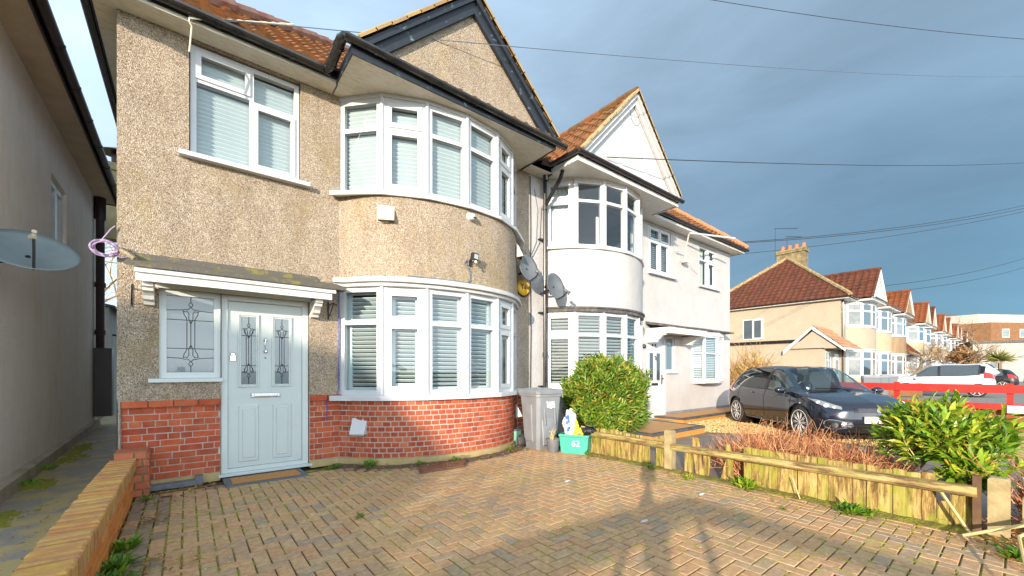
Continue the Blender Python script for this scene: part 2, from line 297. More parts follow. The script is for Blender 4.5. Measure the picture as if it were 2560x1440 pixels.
# ---------------------------------------------------------------- geometry helpers
class MB:
    def __init__(s): s.v = []; s.f = []; s.m = []; s.cur = 0
    def add(s, vs, fs):
        b = len(s.v); s.v += [tuple(p) for p in vs]; s.f += [tuple(b + i for i in f) for f in fs]; s.m += [s.cur] * len(fs); return s
    def box(s, x0, x1, y0, y1, z0, z1):
        return s.hexa([(x0,y0,z0),(x1,y0,z0),(x1,y1,z0),(x0,y1,z0),(x0,y0,z1),(x1,y0,z1),(x1,y1,z1),(x0,y1,z1)])
    def hexa(s, p): return s.add(p, [(0,3,2,1),(4,5,6,7),(0,1,5,4),(1,2,6,5),(2,3,7,6),(3,0,4,7)])
    def fbox(s, F, a0, a1, d0, d1, z0, z1):
        """box in a facade frame F: a along the wall, d outwards, z up"""
        P = F.p
        return s.hexa([P(a0,d1,z0),P(a1,d1,z0),P(a1,d0,z0),P(a0,d0,z0),P(a0,d1,z1),P(a1,d1,z1),P(a1,d0,z1),P(a0,d0,z1)])
    def cham(s, c, x, y, z, hx, hy, hz, b):
        """box with chamfered top rim; x,y,z axes, half sizes"""
        c = Vector(c); x = Vector(x); y = Vector(y); z = Vector(z); V = []
        for kz, ins in ((-hz, 0), (hz - b, 0), (hz, b)):
            for sx, sy in ((-1,-1),(1,-1),(1,1),(-1,1)):
                V.append(c + x * sx * (hx - ins) + y * sy * (hy - ins) + z * kz)
        F_ = []
        for l in (0, 4):
            for i in range(4): j = (i + 1) % 4; F_.append((l+i, l+j, l+4+j, l+4+i))
        F_.append((8,9,10,11)); return s.add(V, F_)
    def tube(s, pts, r, n=8, caps=True):
        pts = [Vector(p) for p in pts]; rs = r if isinstance(r, (list, tuple)) else [r] * len(pts)
        V = []; prev = None
        for i, p in enumerate(pts):
            t = (pts[min(i+1, len(pts)-1)] - pts[max(i-1, 0)])
            if t.length < 1e-9: t = Vector((0,0,1))
            t.normalize()
            a = Vector((0,0,1)) if abs(t.z) < .95 else Vector((1,0,0))
            if prev is not None: a = prev
            u = t.cross(a);
            if u.length < 1e-5: u = t.orthogonal()
            u.normalize(); w = u.cross(t).normalized(); prev = w
            for k in range(n):
                q = 2 * math.pi * k / n; V.append(p + (u * math.cos(q) + w * math.sin(q)) * rs[i])
        Fs = []
        for i in range(len(pts) - 1):
            for k in range(n):
                j = (k + 1) % n; Fs.append((i*n+k, i*n+j, (i+1)*n+j, (i+1)*n+k))
        if caps: Fs.append(tuple(range(n))[::-1]); Fs.append(tuple((len(pts)-1)*n + k for k in range(n)))
        return s.add(V, Fs)
    def lathe(s, prof, c=(0,0,0), ax=(0,0,1), n=20, sx=1., sy=1.):
        """prof: (radius, height) pairs along ax"""
        c = Vector(c); z = Vector(ax).normalized(); x = z.orthogonal().normalized()
        if abs(z.z) > .99: x = Vector((1,0,0))
        y = z.cross(x); V = []; Fs = []
        for (r, h_) in prof:
            for k in range(n):
                q = 2*math.pi*k/n; V.append(c + z*h_ + x*r*math.cos(q)*sx + y*r*math.sin(q)*sy)
        for i in range(len(prof)-1):
            for k in range(n):
                j = (k+1) % n; Fs.append((i*n+k, i*n+j, (i+1)*n+j, (i+1)*n+k))
        Fs.append(tuple(range(n))[::-1]); Fs.append(tuple((len(prof)-1)*n+k for k in range(n)))
        return s.add(V, Fs)
    def prism(s, poly, off):
        """poly: 3D loop, off: extrusion vector"""
        n = len(poly); off = Vector(off); V = [Vector(p) for p in poly]; V += [p + off for p in V]
        Fs = [tuple(range(n))[::-1], tuple(range(n, 2*n))] + [(i, (i+1) % n, n+(i+1) % n, n+i) for i in range(n)]
        return s.add(V, Fs)
    def sweep(s, pts, d0, d1, z0, z1, closed_ends=True):
        """plan polyline swept as a rectangle: d0 inner, d1 outer offset"""
        A = offset(pts, d1); B = offset(pts, d0); n = len(pts); V = []
        for i in range(n): V += [(A[i][0],A[i][1],z0),(A[i][0],A[i][1],z1),(B[i][0],B[i][1],z1),(B[i][0],B[i][1],z0)]
        Fs = []
        for i in range(n-1):
            a, b = 4*i, 4*i+4
            for k in range(4): j = (k+1) % 4; Fs.append((a+k, b+k, b+j, a+j))
        Fs.append((0,1,2,3)); e = 4*(n-1); Fs.append((e+3,e+2,e+1,e)); return s.add(V, Fs)
    def build(s, name, mat, parent=None, smooth=False, bevel=0, label=None, kind=None):
        me = bpy.data.meshes.new(name); me.from_pydata(s.v, [], s.f)
        mats = mat if isinstance(mat, (list, tuple)) else [mat]
        for m in mats: me.materials.append(MT[m] if isinstance(m, str) else m)
        if any(s.m): me.polygons.foreach_set('material_index', s.m)
        if smooth: me.polygons.foreach_set('use_smooth', [True]*len(me.polygons))
        me.update()
        o = bpy.data.objects.new(name, me); COL.objects.link(o)
        if bevel:
            b = o.modifiers.new('bevel', 'BEVEL'); b.width = bevel; b.segments = 2; b.limit_method = 'ANGLE'; b.angle_limit = R(40)
        if parent: place(o, parent)
        if label: o['label'] = label
        if kind: o['kind'] = kind
        return o
def wmat(o):
    if o.parent is None: return o.matrix_basis.copy()
    return wmat(o.parent) @ o.matrix_parent_inverse @ o.matrix_basis
def place(o, parent):
    o.parent = parent; o.matrix_parent_inverse = wmat(parent).inverted()
def thing(name, label, cat, loc=(0,0,0), rz=0, group=None):
    o = bpy.data.objects.new(name, None); COL.objects.link(o); o.location = loc; o.rotation_euler = (0,0,rz)
    o.empty_display_size = .2; o['label'] = label; o['category'] = cat
    if group: o['group'] = group
    return o
def tag(o, label, cat, group=None):
    o['label'] = label; o['category'] = cat
    if group: o['group'] = group
    return o
def struct(o): o['kind'] = 'structure'; return o
def kids(o): return [c for c in bpy.data.objects if c.parent == o]
def copy_tree(o, parent=None):
    c = o.copy(); COL.objects.link(c); c.parent = parent
    if parent is not None: c.matrix_parent_inverse = o.matrix_parent_inverse.copy()
    for ch in kids(o): copy_tree(ch, c)
    return c
class Fr:
    """facade frame: a runs along u, d outwards (to the right of u), z up"""
    def __init__(s, x, y, ux=1, uy=0):
        l = math.hypot(ux, uy); s.o = (x, y); s.u = (ux/l, uy/l); s.n = (uy/l, -ux/l)
    def p(s, a, d, z): return (s.o[0] + s.u[0]*a + s.n[0]*d, s.o[1] + s.u[1]*a + s.n[1]*d, z)
def offset(pts, d):
    n = len(pts); out_ = []
    for i in range(n):
        ns = []
        if i > 0: a, b = pts[i-1], pts[i]; l = math.hypot(b[0]-a[0], b[1]-a[1]); ns.append(((b[1]-a[1])/l, -(b[0]-a[0])/l))
        if i < n-1: a, b = pts[i], pts[i+1]; l = math.hypot(b[0]-a[0], b[1]-a[1]); ns.append(((b[1]-a[1])/l, -(b[0]-a[0])/l))
        if len(ns) == 1: nx, ny = ns[0]
        else:
            nx, ny = ns[0][0]+ns[1][0], ns[0][1]+ns[1][1]; q = 2/(nx*nx+ny*ny); nx *= q; ny *= q
        out_.append((pts[i][0]+nx*d, pts[i][1]+ny*d))
    return out_
def catmull(pts, sub):
    P = [Vector(p) for p in pts]; o = []
    for i in range(len(P)-1):
        a = P[i-1] if i else P[0]*2-P[1]; b = P[i]; c = P[i+1]; d = P[i+2] if i+2 < len(P) else P[-1]*2-P[-2]
        for k in range(sub):
            t = k/sub
            o.append(.5*((2*b)+(c-a)*t+(2*a-5*b+4*c-d)*t*t+(3*b-a-3*c+d)*t**3))
    o.append(P[-1]); return o
def fbm(x, y, z=0, s=1.): return noise.noise(Vector((x*s, y*s, z*s)))
def grid_wall(mb, F, a0, a1, z0, z1, holes=(), d=0, reveal=.12, thick=.25):
    """wall face with rectangular openings and their reveals"""
    A = sorted({a0, a1, *[h for q in holes for h in q[:2]]}); Z = sorted({z0, z1, *[h for q in holes for h in q[2:4]]})
    for i in range(len(A)-1):
        for j in range(len(Z)-1):
            ca_, cz = (A[i]+A[i+1])/2, (Z[j]+Z[j+1])/2
            if any(q[0] < ca_ < q[1] and q[2] < cz < q[3] for q in holes): continue
            P = F.p; mb.add([P(A[i],d,Z[j]),P(A[i+1],d,Z[j]),P(A[i+1],d,Z[j+1]),P(A[i],d,Z[j+1])], [(0,1,2,3)])
    for q in holes:
        P = F.p; x0, x1, y0, y1 = q[:4]; e = d-reveal
        mb.add([P(x0,d,y0),P(x0,d,y1),P(x0,e,y1),P(x0,e,y0)], [(0,1,2,3)]); mb.add([P(x1,d,y0),P(x1,e,y0),P(x1,e,y1),P(x1,d,y1)], [(0,1,2,3)])
        mb.add([P(x0,d,y1),P(x1,d,y1),P(x1,e,y1),P(x0,e,y1)], [(0,1,2,3)]); 
        if y0 > z0+.01: mb.add([P(x0,d,y0),P(x0,e,y0),P(x1,e,y0),P(x1,d,y0)], [(0,1,2,3)])
def window(par, F, a0, a1, z0, z1, cells, d=0, fr='upvc', ft=.055, dep=.07, blind=None, pane='glass', posts=True, sub=True):
    """cells: (a0,a1,z0,z1,opening?) as fractions of the window; frame bars fill what lies between"""
    mb = MB(); g = MB(); w = a1-a0; h = z1-z0
    mb.fbox(F, a0, a0+ft, d-dep, d, z0, z1); mb.fbox(F, a1-ft, a1, d-dep, d, z0, z1)
    mb.fbox(F, a0+ft, a1-ft, d-dep, d-.001, z0, z0+ft); mb.fbox(F, a0+ft, a1-ft, d-dep, d-.001, z1-ft, z1)
    bl = []
    for c in cells:
        x0, x1, y0, y1 = a0+c[0]*w, a0+c[1]*w, z0+c[2]*h, z0+c[3]*h
        hb = ft*.42
        L0 = x0+(ft if c[0] <= 0 else hb); L1 = x1-(ft if c[1] >= 1 else hb); B0 = y0+(ft if c[2] <= 0 else hb); B1 = y1-(ft if c[3] >= 1 else hb)
        if c[1] < 1: mb.fbox(F, L1, x1+hb, d-dep, d-.003, y0+(ft if c[2] <= 0 else 0), y1-(ft if c[3] >= 1 else 0))
        if c[3] < 1: mb.fbox(F, L0, L1, d-dep, d-.002, B1, y1+hb)
        if c[4]:
            s_ = ft*.78
            mb.fbox(F, L0-.008, L0+s_, d-.05, d+.014, B0-.008, B1+.008); mb.fbox(F, L1-s_, L1+.008, d-.05, d+.014, B0-.008, B1+.008)
            mb.fbox(F, L0+s_, L1-s_, d-.05, d+.0135, B0-.008, B0+s_); mb.fbox(F, L0+s_, L1-s_, d-.05, d+.0135, B1-s_, B1+.008)
            L0 += s_; L1 -= s_; B0 += s_; B1 -= s_
        P = F.p; dg = d-.022
        g.add([P(L0,dg,B0),P(L1,dg,B0),P(L1,dg,B1),P(L0,dg,B1)], [(0,1,2,3)])
        bl.append((L0, L1, B0, B1))
    o = mb.build('window', fr, par)
    g.build('pane', pane, o)
    if blind:
        b = MB(); kind, pitch, tilt, mat = blind
        for (L0, L1, B0, B1) in bl:
            e = d-dep-.03
            if kind == 'slat':
                L0 -= .03; L1 += .03
                n = int((B1-B0+.04)/pitch); hw = pitch*.52
                for i in range(n):
                    z = B0-.02+(i+.5)*pitch; dy = math.cos(tilt)*hw*.8; dz = math.sin(tilt)*hw
                    P = F.p; q = [P(L0,e+dy,z-dz),P(L1,e+dy,z-dz),P(L1,e-dy,z+dz),P(L0,e-dy,z+dz)]
                    b.hexa(q+[(x,y,zz+.005) for x,y,zz in q])
            elif kind == 'shutter':
                s_ = .045; e -= .01
                b.fbox(F, L0-.03, L0+s_, e-.03, e, B0-.03, B1+.03); b.fbox(F, L1-s_*.6, L1+.03, e-.03, e, B0-.03, B1+.03)
                b.fbox(F, L0+s_, L1-s_*.6, e-.029, e-.001, B0-.03, B0+s_*.8); b.fbox(F, L0+s_, L1-s_*.6, e-.029, e-.001, B1-s_*.5, B1+.03)
                n = int((B1-B0-s_*1.2)/pitch); hw = pitch*.52
                for i in range(n):
                    z = B0+s_+(i+.4)*pitch; dy = math.cos(tilt)*hw; dz = math.sin(tilt)*hw
                    P = F.p; q = [P(L0+s_,e-.02+dy,z-dz),P(L1-s_*.6,e-.02+dy,z-dz),P(L1-s_*.6,e-.02-dy,z+dz),P(L0+s_,e-.02-dy,z+dz)]
                    b.hexa(q+[(x,y,zz+.007) for x,y,zz in q])
            else:
                n = 14; V = []; e -= .02
                for i in range(n+1):
                    a = L0+(L1-L0)*i/n; dd = e-.015*math.sin(i*1.9)-.01*math.sin(i*4.3); V += [F.p(a,dd,B0-.02), F.p(a,dd,B1+.02)]
                b.add(V, [(2*i,2*i+2,2*i+3,2*i+1) for i in range(n)])
        b.build('blind' if kind != 'net' else 'curtain', mat, o)
    return o
# ---- roofs
def tiles(mb, O, e, s_, W, Lh, tw=.24, tl=.27, lift=.028, roll=.03, seg=6, planes=(), jit=.006):
    """tiled slope: O lower corner, e along the eaves, s_ up the slope; every tile an island; planes = (point, normal) cut away along +normal"""
    O = Vector(O); e = Vector(e).normalized(); s_ = Vector(s_).normalized(); n = e.cross(s_).normalized()
    if n.z < 0: n = -n
    t = MB(); nr = int(Lh/tl)+1; nc = int(W/tw)+1
    for j in range(nr):
        for i in range(nc):
            jj = rnd.uniform(-jit, jit); V = []
            a0 = i*tw; b0 = j*tl+rnd.uniform(-jit, jit)
            for k in range(seg+1):
                q = k/seg; a = a0+q*tw; pr = roll*(math.sin(math.pi*q*2) if q < .5 else -.35*math.sin(math.pi*(q-.5)*2)) if roll else 0
                lo = O+e*a+s_*b0+n*(lift+pr+jj); hi = O+e*a+s_*(b0+tl*1.06)+n*(pr+jj*.5); un = O+e*a+s_*b0+n*(-.012)
                V += [un, lo, hi]
            mb2 = [(3*k,3*k+3,3*k+4,3*k+1) for k in range(seg)]+[(3*k+1,3*k+4,3*k+5,3*k+2) for k in range(seg)]
            t.add(V, mb2)
    if planes:
        bm = bmesh.new(); vs = [bm.verts.new(p) for p in t.v]
        for f in t.f: bm.faces.new([vs[i] for i in f])
        for (pp, pn) in planes:
            bmesh.ops.bisect_plane(bm, geom=bm.verts[:]+bm.edges[:]+bm.faces[:], dist=1e-5, plane_co=Vector(pp), plane_no=Vector(pn), clear_outer=True)
        bm.verts.index_update(); mb.add([v.co.copy() for v in bm.verts], [tuple(v.index for v in f.verts) for f in bm.faces]); bm.free()
    else: mb.add(t.v, t.f)
def ridge_line(mb, a, b, r=.09, n=None, step=.42):
    a = Vector(a); b = Vector(b); L_ = (b-a).length; k = max(1, int(L_/step)); d = (b-a)/k
    for i in range(k):
        p = a+d*i; q = p+d*1.04; up = Vector((0,0,rnd.uniform(-.008,.008)))
        mb.tube([p+up, q+up+Vector((0,0,.012))], [r, r*1.07], 8)
def gutter(mb, pts, r=.055):
    """half-round gutter as an open shell along a polyline, with outer lip"""
    pts = [Vector(p) for p in pts]; n = 8; V = []; Fs = []
    for i, p in enumerate(pts):
        t = pts[min(i+1,len(pts)-1)]-pts[max(i-1,0)]; t.normalize(); w = t.cross(Vector((0,0,1))).normalized()
        for k in range(n+1):
            q = math.pi*(1+k/n); V.append(p+w*math.cos(q)*r+Vector((0,0,math.sin(q)*r)))
        for k in range(n, -1, -1):
            q = math.pi*(1+k/n); V.append(p+w*math.cos(q)*(r-.006)+Vector((0,0,math.sin(q)*(r-.006)+.001)))
    m = 2*(n+1)
    for i in range(len(pts)-1):
        for k in range(m): j = (k+1) % m; Fs.append((i*m+k, i*m+j, (i+1)*m+j, (i+1)*m+k))
    Fs += [tuple(range(m)), tuple((len(pts)-1)*m+k for k in range(m))[::-1]]
    mb.add(V, Fs)
def gutter_clips(mb, a, b, out_dir, step=.8, r=.062):
    a = Vector(a); b = Vector(b); L_ = (b-a).length; k = max(1, int(L_/step)); t = (b-a).normalized(); w = t.cross(Vector((0,0,1))).normalized()
    for i in range(k+1):
        p = a+(b-a)*((i+.5)/(k+1))
        gutter(mb, [p-t*.02, p+t*.02], r)
def text(s, size, mat, loc, rot, parent, name='lettering', ext=.002, squash=1.0):
    cu = bpy.data.curves.new(name, 'FONT'); cu.body = s; cu.size = size; cu.extrude = ext; cu.align_x = 'CENTER'; cu.align_y = 'CENTER'
    o = bpy.data.objects.new(name, cu); me = bpy.data.meshes.new_from_object(o); bpy.data.objects.remove(o); bpy.data.curves.remove(cu)
    me.name = name; me.materials.clear(); me.materials.append(MT[mat])
    o = bpy.data.objects.new(name, me); COL.objects.link(o); o.location = loc; o.rotation_euler = rot; o.scale = (squash, 1, 1)
    if parent: place(o, parent)
    return o
# ---- bricks
def bricks_path(mb, P, L_, z0, n, ch=.07, mode='header', depth=.02, jt=.011, phase0=0., top=None):
    """P(s) -> (x, y, nx, ny); courses of real bricks standing proud of the mortar"""
    for j in range(n):
        z = z0+j*ch; s_ = (-.06 if j % 2 else 0.)+phase0; k = j
        while s_ < L_:
            if mode == 'header': w = .105+rnd.uniform(-.006, .006)
            elif mode == 'stretch': w = .205
            else:
                w = .205 if (j % 2 == 1 and rnd.random() < .85) or rnd.random() < .15 else .105
            a = max(s_, 0); b = min(s_+w, L_); s_ += w
            if b-a < .03: continue
            a += jt/2; b -= jt/2
            x0, y0, nx, ny = P(a); x1, y1, mx_, my_ = P(b)
            u = Vector((x1-x0, y1-y0, 0)); hl = u.length/2; u.normalize(); nn_ = Vector((nx+mx_, ny+my_, 0)).normalized()
            dd = depth+rnd.uniform(-.002, .003)
            c = Vector(((x0+x1)/2, (y0+y1)/2, z+ch/2))+nn_*(dd/2-.01)+Vector((0,0,rnd.uniform(-.0015,.0015)))
            mb.cham(c, u, Vector((0,0,1)), u.cross(Vector((0,0,1))) if u.cross(Vector((0,0,1))).dot(nn_) > 0 else -u.cross(Vector((0,0,1))), hl, ch/2-jt/2, dd/2+.01, .003)
def pathfn(pts):
    seg = []; t = 0
    for i in range(len(pts)-1):
        l = math.hypot(pts[i+1][0]-pts[i][0], pts[i+1][1]-pts[i][1]); seg.append((t, l, pts[i], pts[i+1])); t += l
    def P(s_):
        s_ = min(max(s_, 0), t-1e-6)
        for (t0, l, a, b) in seg:
            if s_ <= t0+l: break
        q = (s_-t0)/l; return (a[0]+(b[0]-a[0])*q, a[1]+(b[1]-a[1])*q, (b[1]-a[1])/l, -(b[0]-a[0])/l)
    return P, t
# ================================================================ the pair of houses
D = 5.79
FF = Fr(0, D)          # front wall frame: a == X, d towards the street
VA = [(1.62,5.79),(2.03,5.33),(2.57,5.09),(3.165,5.01),(3.755,5.08),(4.23,5.31),(4.72,5.79)]
VB = [(5.42,5.79),(5.80,5.35),(6.31,5.07),(6.88,4.97),(7.46,5.07),(7.97,5.35),(8.35,5.79)]
def arcpts(V, sub=6): return [(p[0], p[1]) for p in catmull([(x, y, 0) for x, y in V], sub)]
FIX = lambda t: [(0,1,0,t,False),(0,1,t,1,False)]
SASH = lambda t: [(0,1,0,t,True),(0,1,t,1,True)]
def bay_windows(par, V, z0, z1, zt, opening, blinds, fr='upvc', ft=.06, panes=None):
    t = (zt-z0)/(z1-z0); post = MB()
    for i in range(len(V)-1):
        (x0, y0), (x1, y1) = V[i], V[i+1]; F = Fr(x0, y0, x1-x0, y1-y0); l = math.hypot(x1-x0, y1-y0)
        window(par, F, .004, l-.004, z0, z1, SASH(t) if i in opening else FIX(t), fr=fr, ft=ft, blind=blinds[i] if isinstance(blinds, list) else blinds, pane='glass')
        if i:
            post.tube([(x0, y0, z0+.003), (x0, y0, z1-.003)], .028, 8)
    post.build('window_post', fr, par)
def cover(par, name, V, z0, z1, mat, d0, d1): mb = MB(); mb.sweep(V, d0, d1, z0, z1); return mb.build(name, mat, par)

# ---------------- the pebbledashed house
H1 = thing('semi_detached_house', 'pebbledashed house with a red brick plinth, curved bay and pale sage front door', 'house', (2.2, 5.79, 0))
holes = [(-.235,.31,1.13,2.14),(.31,1.24,.93,2.14),(.02,1.14,3.64,4.93),(1.80,4.55,.95,2.3),(1.80,4.55,3.65,4.9)]
mb = MB(); grid_wall(mb, FF, -.56, 1.62, .93, 5.0, [h_ for h_ in holes if h_[1] < 1.6 and h_[3] > .95], d=.02)
arc = arcpts(VA); oa = offset(arc, .02)
mb.add([(-.56,5.77,0),(-.56,5.77,5.0),(-.56,6.3,5.0),(-.56,6.3,0)], [(0,1,2,3)])
mb.build('wall', 'pebble', H1); mb = MB()
V_ = []
for (x, y) in oa: V_ += [(x, y, 2.47), (x, y, 3.60)]
mb.add(V_, [(2*i,2*i+2,2*i+3,2*i+1) for i in range(len(oa)-1)])
mb.build('bay_wall', 'pebble', H1)
mb = MB(); mb.add([(-.56,14,0),(-.56,14,5.0),(5.03,14,5.0),(5.03,14,0)], [(0,1,2,3)]); mb.build('rear_wall', 'pebble', H1)
mb = MB(); mb.add([(-.56,6.3,0),(-.56,6.3,5.0),(-.56,14,5.0),(-.56,14,0)], [(0,1,2,3)]); mb.build('flank_wall', simple('white_bounce_flank', (.80,.79,.76), .8), H1, label='unseen flank wall, whitened to bounce light into the alley')  # white is put on this unseen flank to throw light into the alley
mb = MB(); grid_wall(mb, FF, 4.70, 5.03, .75, 5.0, [], d=.0); mb.build('wall', 'pebble_old', H1, label='duller brown pebbledash strip beside the bay')
mb = MB(); mb.box(-.55, -.53, 5.74, 5.78, .2, .93); mb.build('corner_strip', 'pebble_old', H1)
# room behind: floor, back wall, partitions, so the windows look into depth
mb = MB()
for z0, z1 in ((.0, 2.42), (2.62, 4.94)):
    for pl_ in ([(1.3,9.3),(4.98,9.3)], [(1.3,5.84),(1.3,9.3)], [(4.98,9.3),(4.98,5.84)]):
        (xa, ya), (xb, yb) = pl_; mb.add([(xa,ya,z0),(xb,yb,z0),(xb,yb,z1),(xa,ya,z1)], [(0,1,2,3)])
    for z in (z0+.02, z1): mb.add([(1.3,9.3,z),(1.3,5.86,z)]+[(x,y,z) for x,y in offset(VA, -.09)]+[(4.98,5.86,z),(4.98,9.3,z)], [tuple(range(len(VA)+4))])
mb.add([(-.5,7.2,2.7),(1.28,7.2,2.7),(1.28,7.2,5),(-.5,7.2,5)], [(0,1,2,3)])
mb.build('interior', 'room', H1)
mb = MB(); mb.box(1.9, 2.25, 6.6, 6.7, .05, 2.0); mb.build('interior_door', simple('brown_door', (.30, .13, .05), .6), H1)
# brick plinth
mb = MB(); bm_ = MB()
def flatP(x0, x1, y=D): return (lambda s_: (x0+s_, y, 0, -1)), x1-x0
for x0, x1 in ((-.53, .305), (1.245, 1.64)):
    P, L_ = flatP(x0, x1); bricks_path(mb, P, L_, .085, 11, .0705, 'mix', .014, phase0=-.05)
    bm_.box(x0, x1, D-.006, D+.1, .0, .93)
    bb = x0
    while bb < x1-.02:
        w = min(.21, x1-bb); mb.cham(((bb+bb+w)/2, D-.015, .897), (1,0,0), (0,0,1), (0,-1,0), w/2-.004, .034, .035, .004); bb += w
    if x0 < 0: mb.build('brick_plinth', 'brick', H1); mb = MB()
ba = offset(arc, .0); P, L_ = pathfn(ba); bricks_path(mb, P, L_, .085, 11, .070, 'header', .014, jt=.016)
P, L_ = flatP(4.74, 5.03); bricks_path(mb, P, L_, .085, 10, .0705, 'mix', .014)
bm_.box(4.72, 5.03, D-.006, D+.1, 0, .80)
bm_.sweep(ba, -.1, .004, .0, .865)
mb.build('brick_plinth', 'brick', H1); bm_.build('mortar', 'mortar', H1)
mb = MB(); mb.sweep(offset(arc, .02), -.1, .025, -.01, .085); mb.box(-.53, .30, D-.03, D, -.01, .085); mb.box(1.25, 1.62, D-.03, D, -.01, .08); mb.build('base_course', 'ochre_base', H1)
mb = MB(); mb.box(-.36, .14, 5.66, 5.76, -.005, .05); mb.box(.07, .14, 5.68, 5.765, .05, .085); mb.build('drain_channel', simple('blue_grey_drain', (.13, .14, .17), .8, (.20,.20,.20), 20), H1)
# bay
SH = ('shutter', .058, R(-34), 'blind')
bay_windows(H1, VA, .92, 2.38, 1.90, (1, 4), SH, ft=.07)
SU = ('slat', .056, R(-46), 'blind')
bay_windows(H1, VA, 3.625, 4.90, 4.49, (1, 4), SU, ft=.07)
cover(H1, 'sill', VA, -.12, .075, .905, 'upvc', 0, 0) if False else None
for z0, z1 in ((.865, .92), (3.585, 3.625)):
    mb = MB(); q = [(VA[0][0]-.10, VA[0][1]-.02)]+VA[1:-1]+[(VA[-1][0]+.06, VA[-1][1]-.03)]
    mb.sweep(q, -.10, .085, z0+.012, z1); mb.sweep(q, .05, .086, z0-.012, z0+.0119); mb.build('sill', 'upvc', H1, bevel=.004)
mb = MB(); q = offset(arc, 0); q = [(q[0][0]-.07, q[0][1]-.01)]+q[1:]
mb.sweep(q, -.05, .10, 2.425, 2.478); mb.sweep(q, -.05, .07, 2.4785, 2.50); mb.sweep(q, -.05, .05, 2.375, 2.4245)
mb.build('flashing', 'paint', H1, bevel=.008)
mb = MB(); mb.sweep(VA, -.08, .02, 4.90, 4.952); mb.build('head_board', 'upvc', H1)
# upper left window
window(H1, FF, .03, 1.13, 3.66, 4.915, [(0,.53,0,.70,False),(0,.53,.70,1,True),(.53,1,0,.66,True),(.53,1,.66,1,False)], d=-.03, ft=.055, blind=('slat', .05, R(-50), 'blind'))
mb = MB(); mb.box(-.07, 1.235, 5.68, 5.83, 3.605, 3.655); mb.build('sill', 'upvc', H1, bevel=.004)
# vents
def hood(x, y, z, nx, ny, w, h_, mat, par, deep=.11):
    F = Fr(x, y, -ny, nx) if False else Fr(x, y, -ny, nx)
    F = Fr(x, y, -ny, nx); F.n = (nx, ny); F.u = (-ny, nx)
    if F.u[0] < 0: F.u = (ny, -nx)
    mb = MB(); P = F.p; a = w/2
    mb.add([P(-a,.015,z+h_/2),P(a,.015,z+h_/2),P(a,deep,z-h_/2+.02),P(-a,deep,z-h_/2+.02)], [(0,3,2,1)])
    mb.add([P(-a,.015,z+h_/2),P(-a,deep,z-h_/2+.02),P(-a,.0,z-h_/2)], [(0,1,2)]); mb.add([P(a,.015,z+h_/2),P(a,deep,z-h_/2+.02),P(a,.0,z-h_/2)], [(0,2,1)])
    mb.add([P(-a,deep,z-h_/2+.02),P(a,deep,z-h_/2+.02),P(a,deep-.012,z-h_/2),P(-a,deep-.012,z-h_/2)], [(0,1,2,3)])
    mb.fbox(F, -a-.012, a+.012, -.01, .012, z-h_/2-.008, z+h_/2+.012)
    return mb.build('vent_hood', mat, par)
hood(2.075, 5.285, 3.33, -.45, -.893, .21, .21, 'ivory', H1)
hood(1.82, 5.55, .50, -.70, -.71, .205, .21, 'upvc', H1)
hood(4.50, 5.52, 3.32, .82, -.57, .2, .21, 'ivory', H1)
hood(4.50, 5.54, .55, .82, -.57, .2, .21, 'upvc', H1)
# canopy
mb = MB(); poly = [(5.33,2.262),(5.33,2.305),(5.79,2.43),(5.79,2.37)]; mb.prism([(-.46,y,z) for y,z in poly], (2.02,0,0)); mb.box(1.50,1.57,5.32,5.5,2.26,2.31)
mb.prism([(-.42,5.74,2.41),(-.42,5.74,2.46),(-.42,5.79,2.50),(-.42,5.79,2.41)], (1.75,0,0))
cano = mb.build('canopy', 'lead', H1)
mb = MB(); mb.box(-.39, 1.42, 5.385, 5.42, 2.135, 2.262); mb.box(-.40, 1.46, 5.355, 5.385, 2.215, 2.262); mb.box(-.37, 1.40, 5.42, 5.79, 2.20, 2.262)
mb.build('fascia', 'upvc_old', cano, bevel=.003)
og = [(5.79,2.135),(5.45,2.135),(5.455,2.10),(5.49,2.09),(5.50,2.06),(5.54,2.05),(5.58,2.02),(5.60,1.985),(5.66,1.975),(5.68,1.94),(5.79,1.94)]
for x0 in (-.35, 1.245):
    mb = MB(); mb.prism([(x0,y,z) for y,z in og], (.085,0,0)); mb.build('bracket', 'upvc_old', cano)
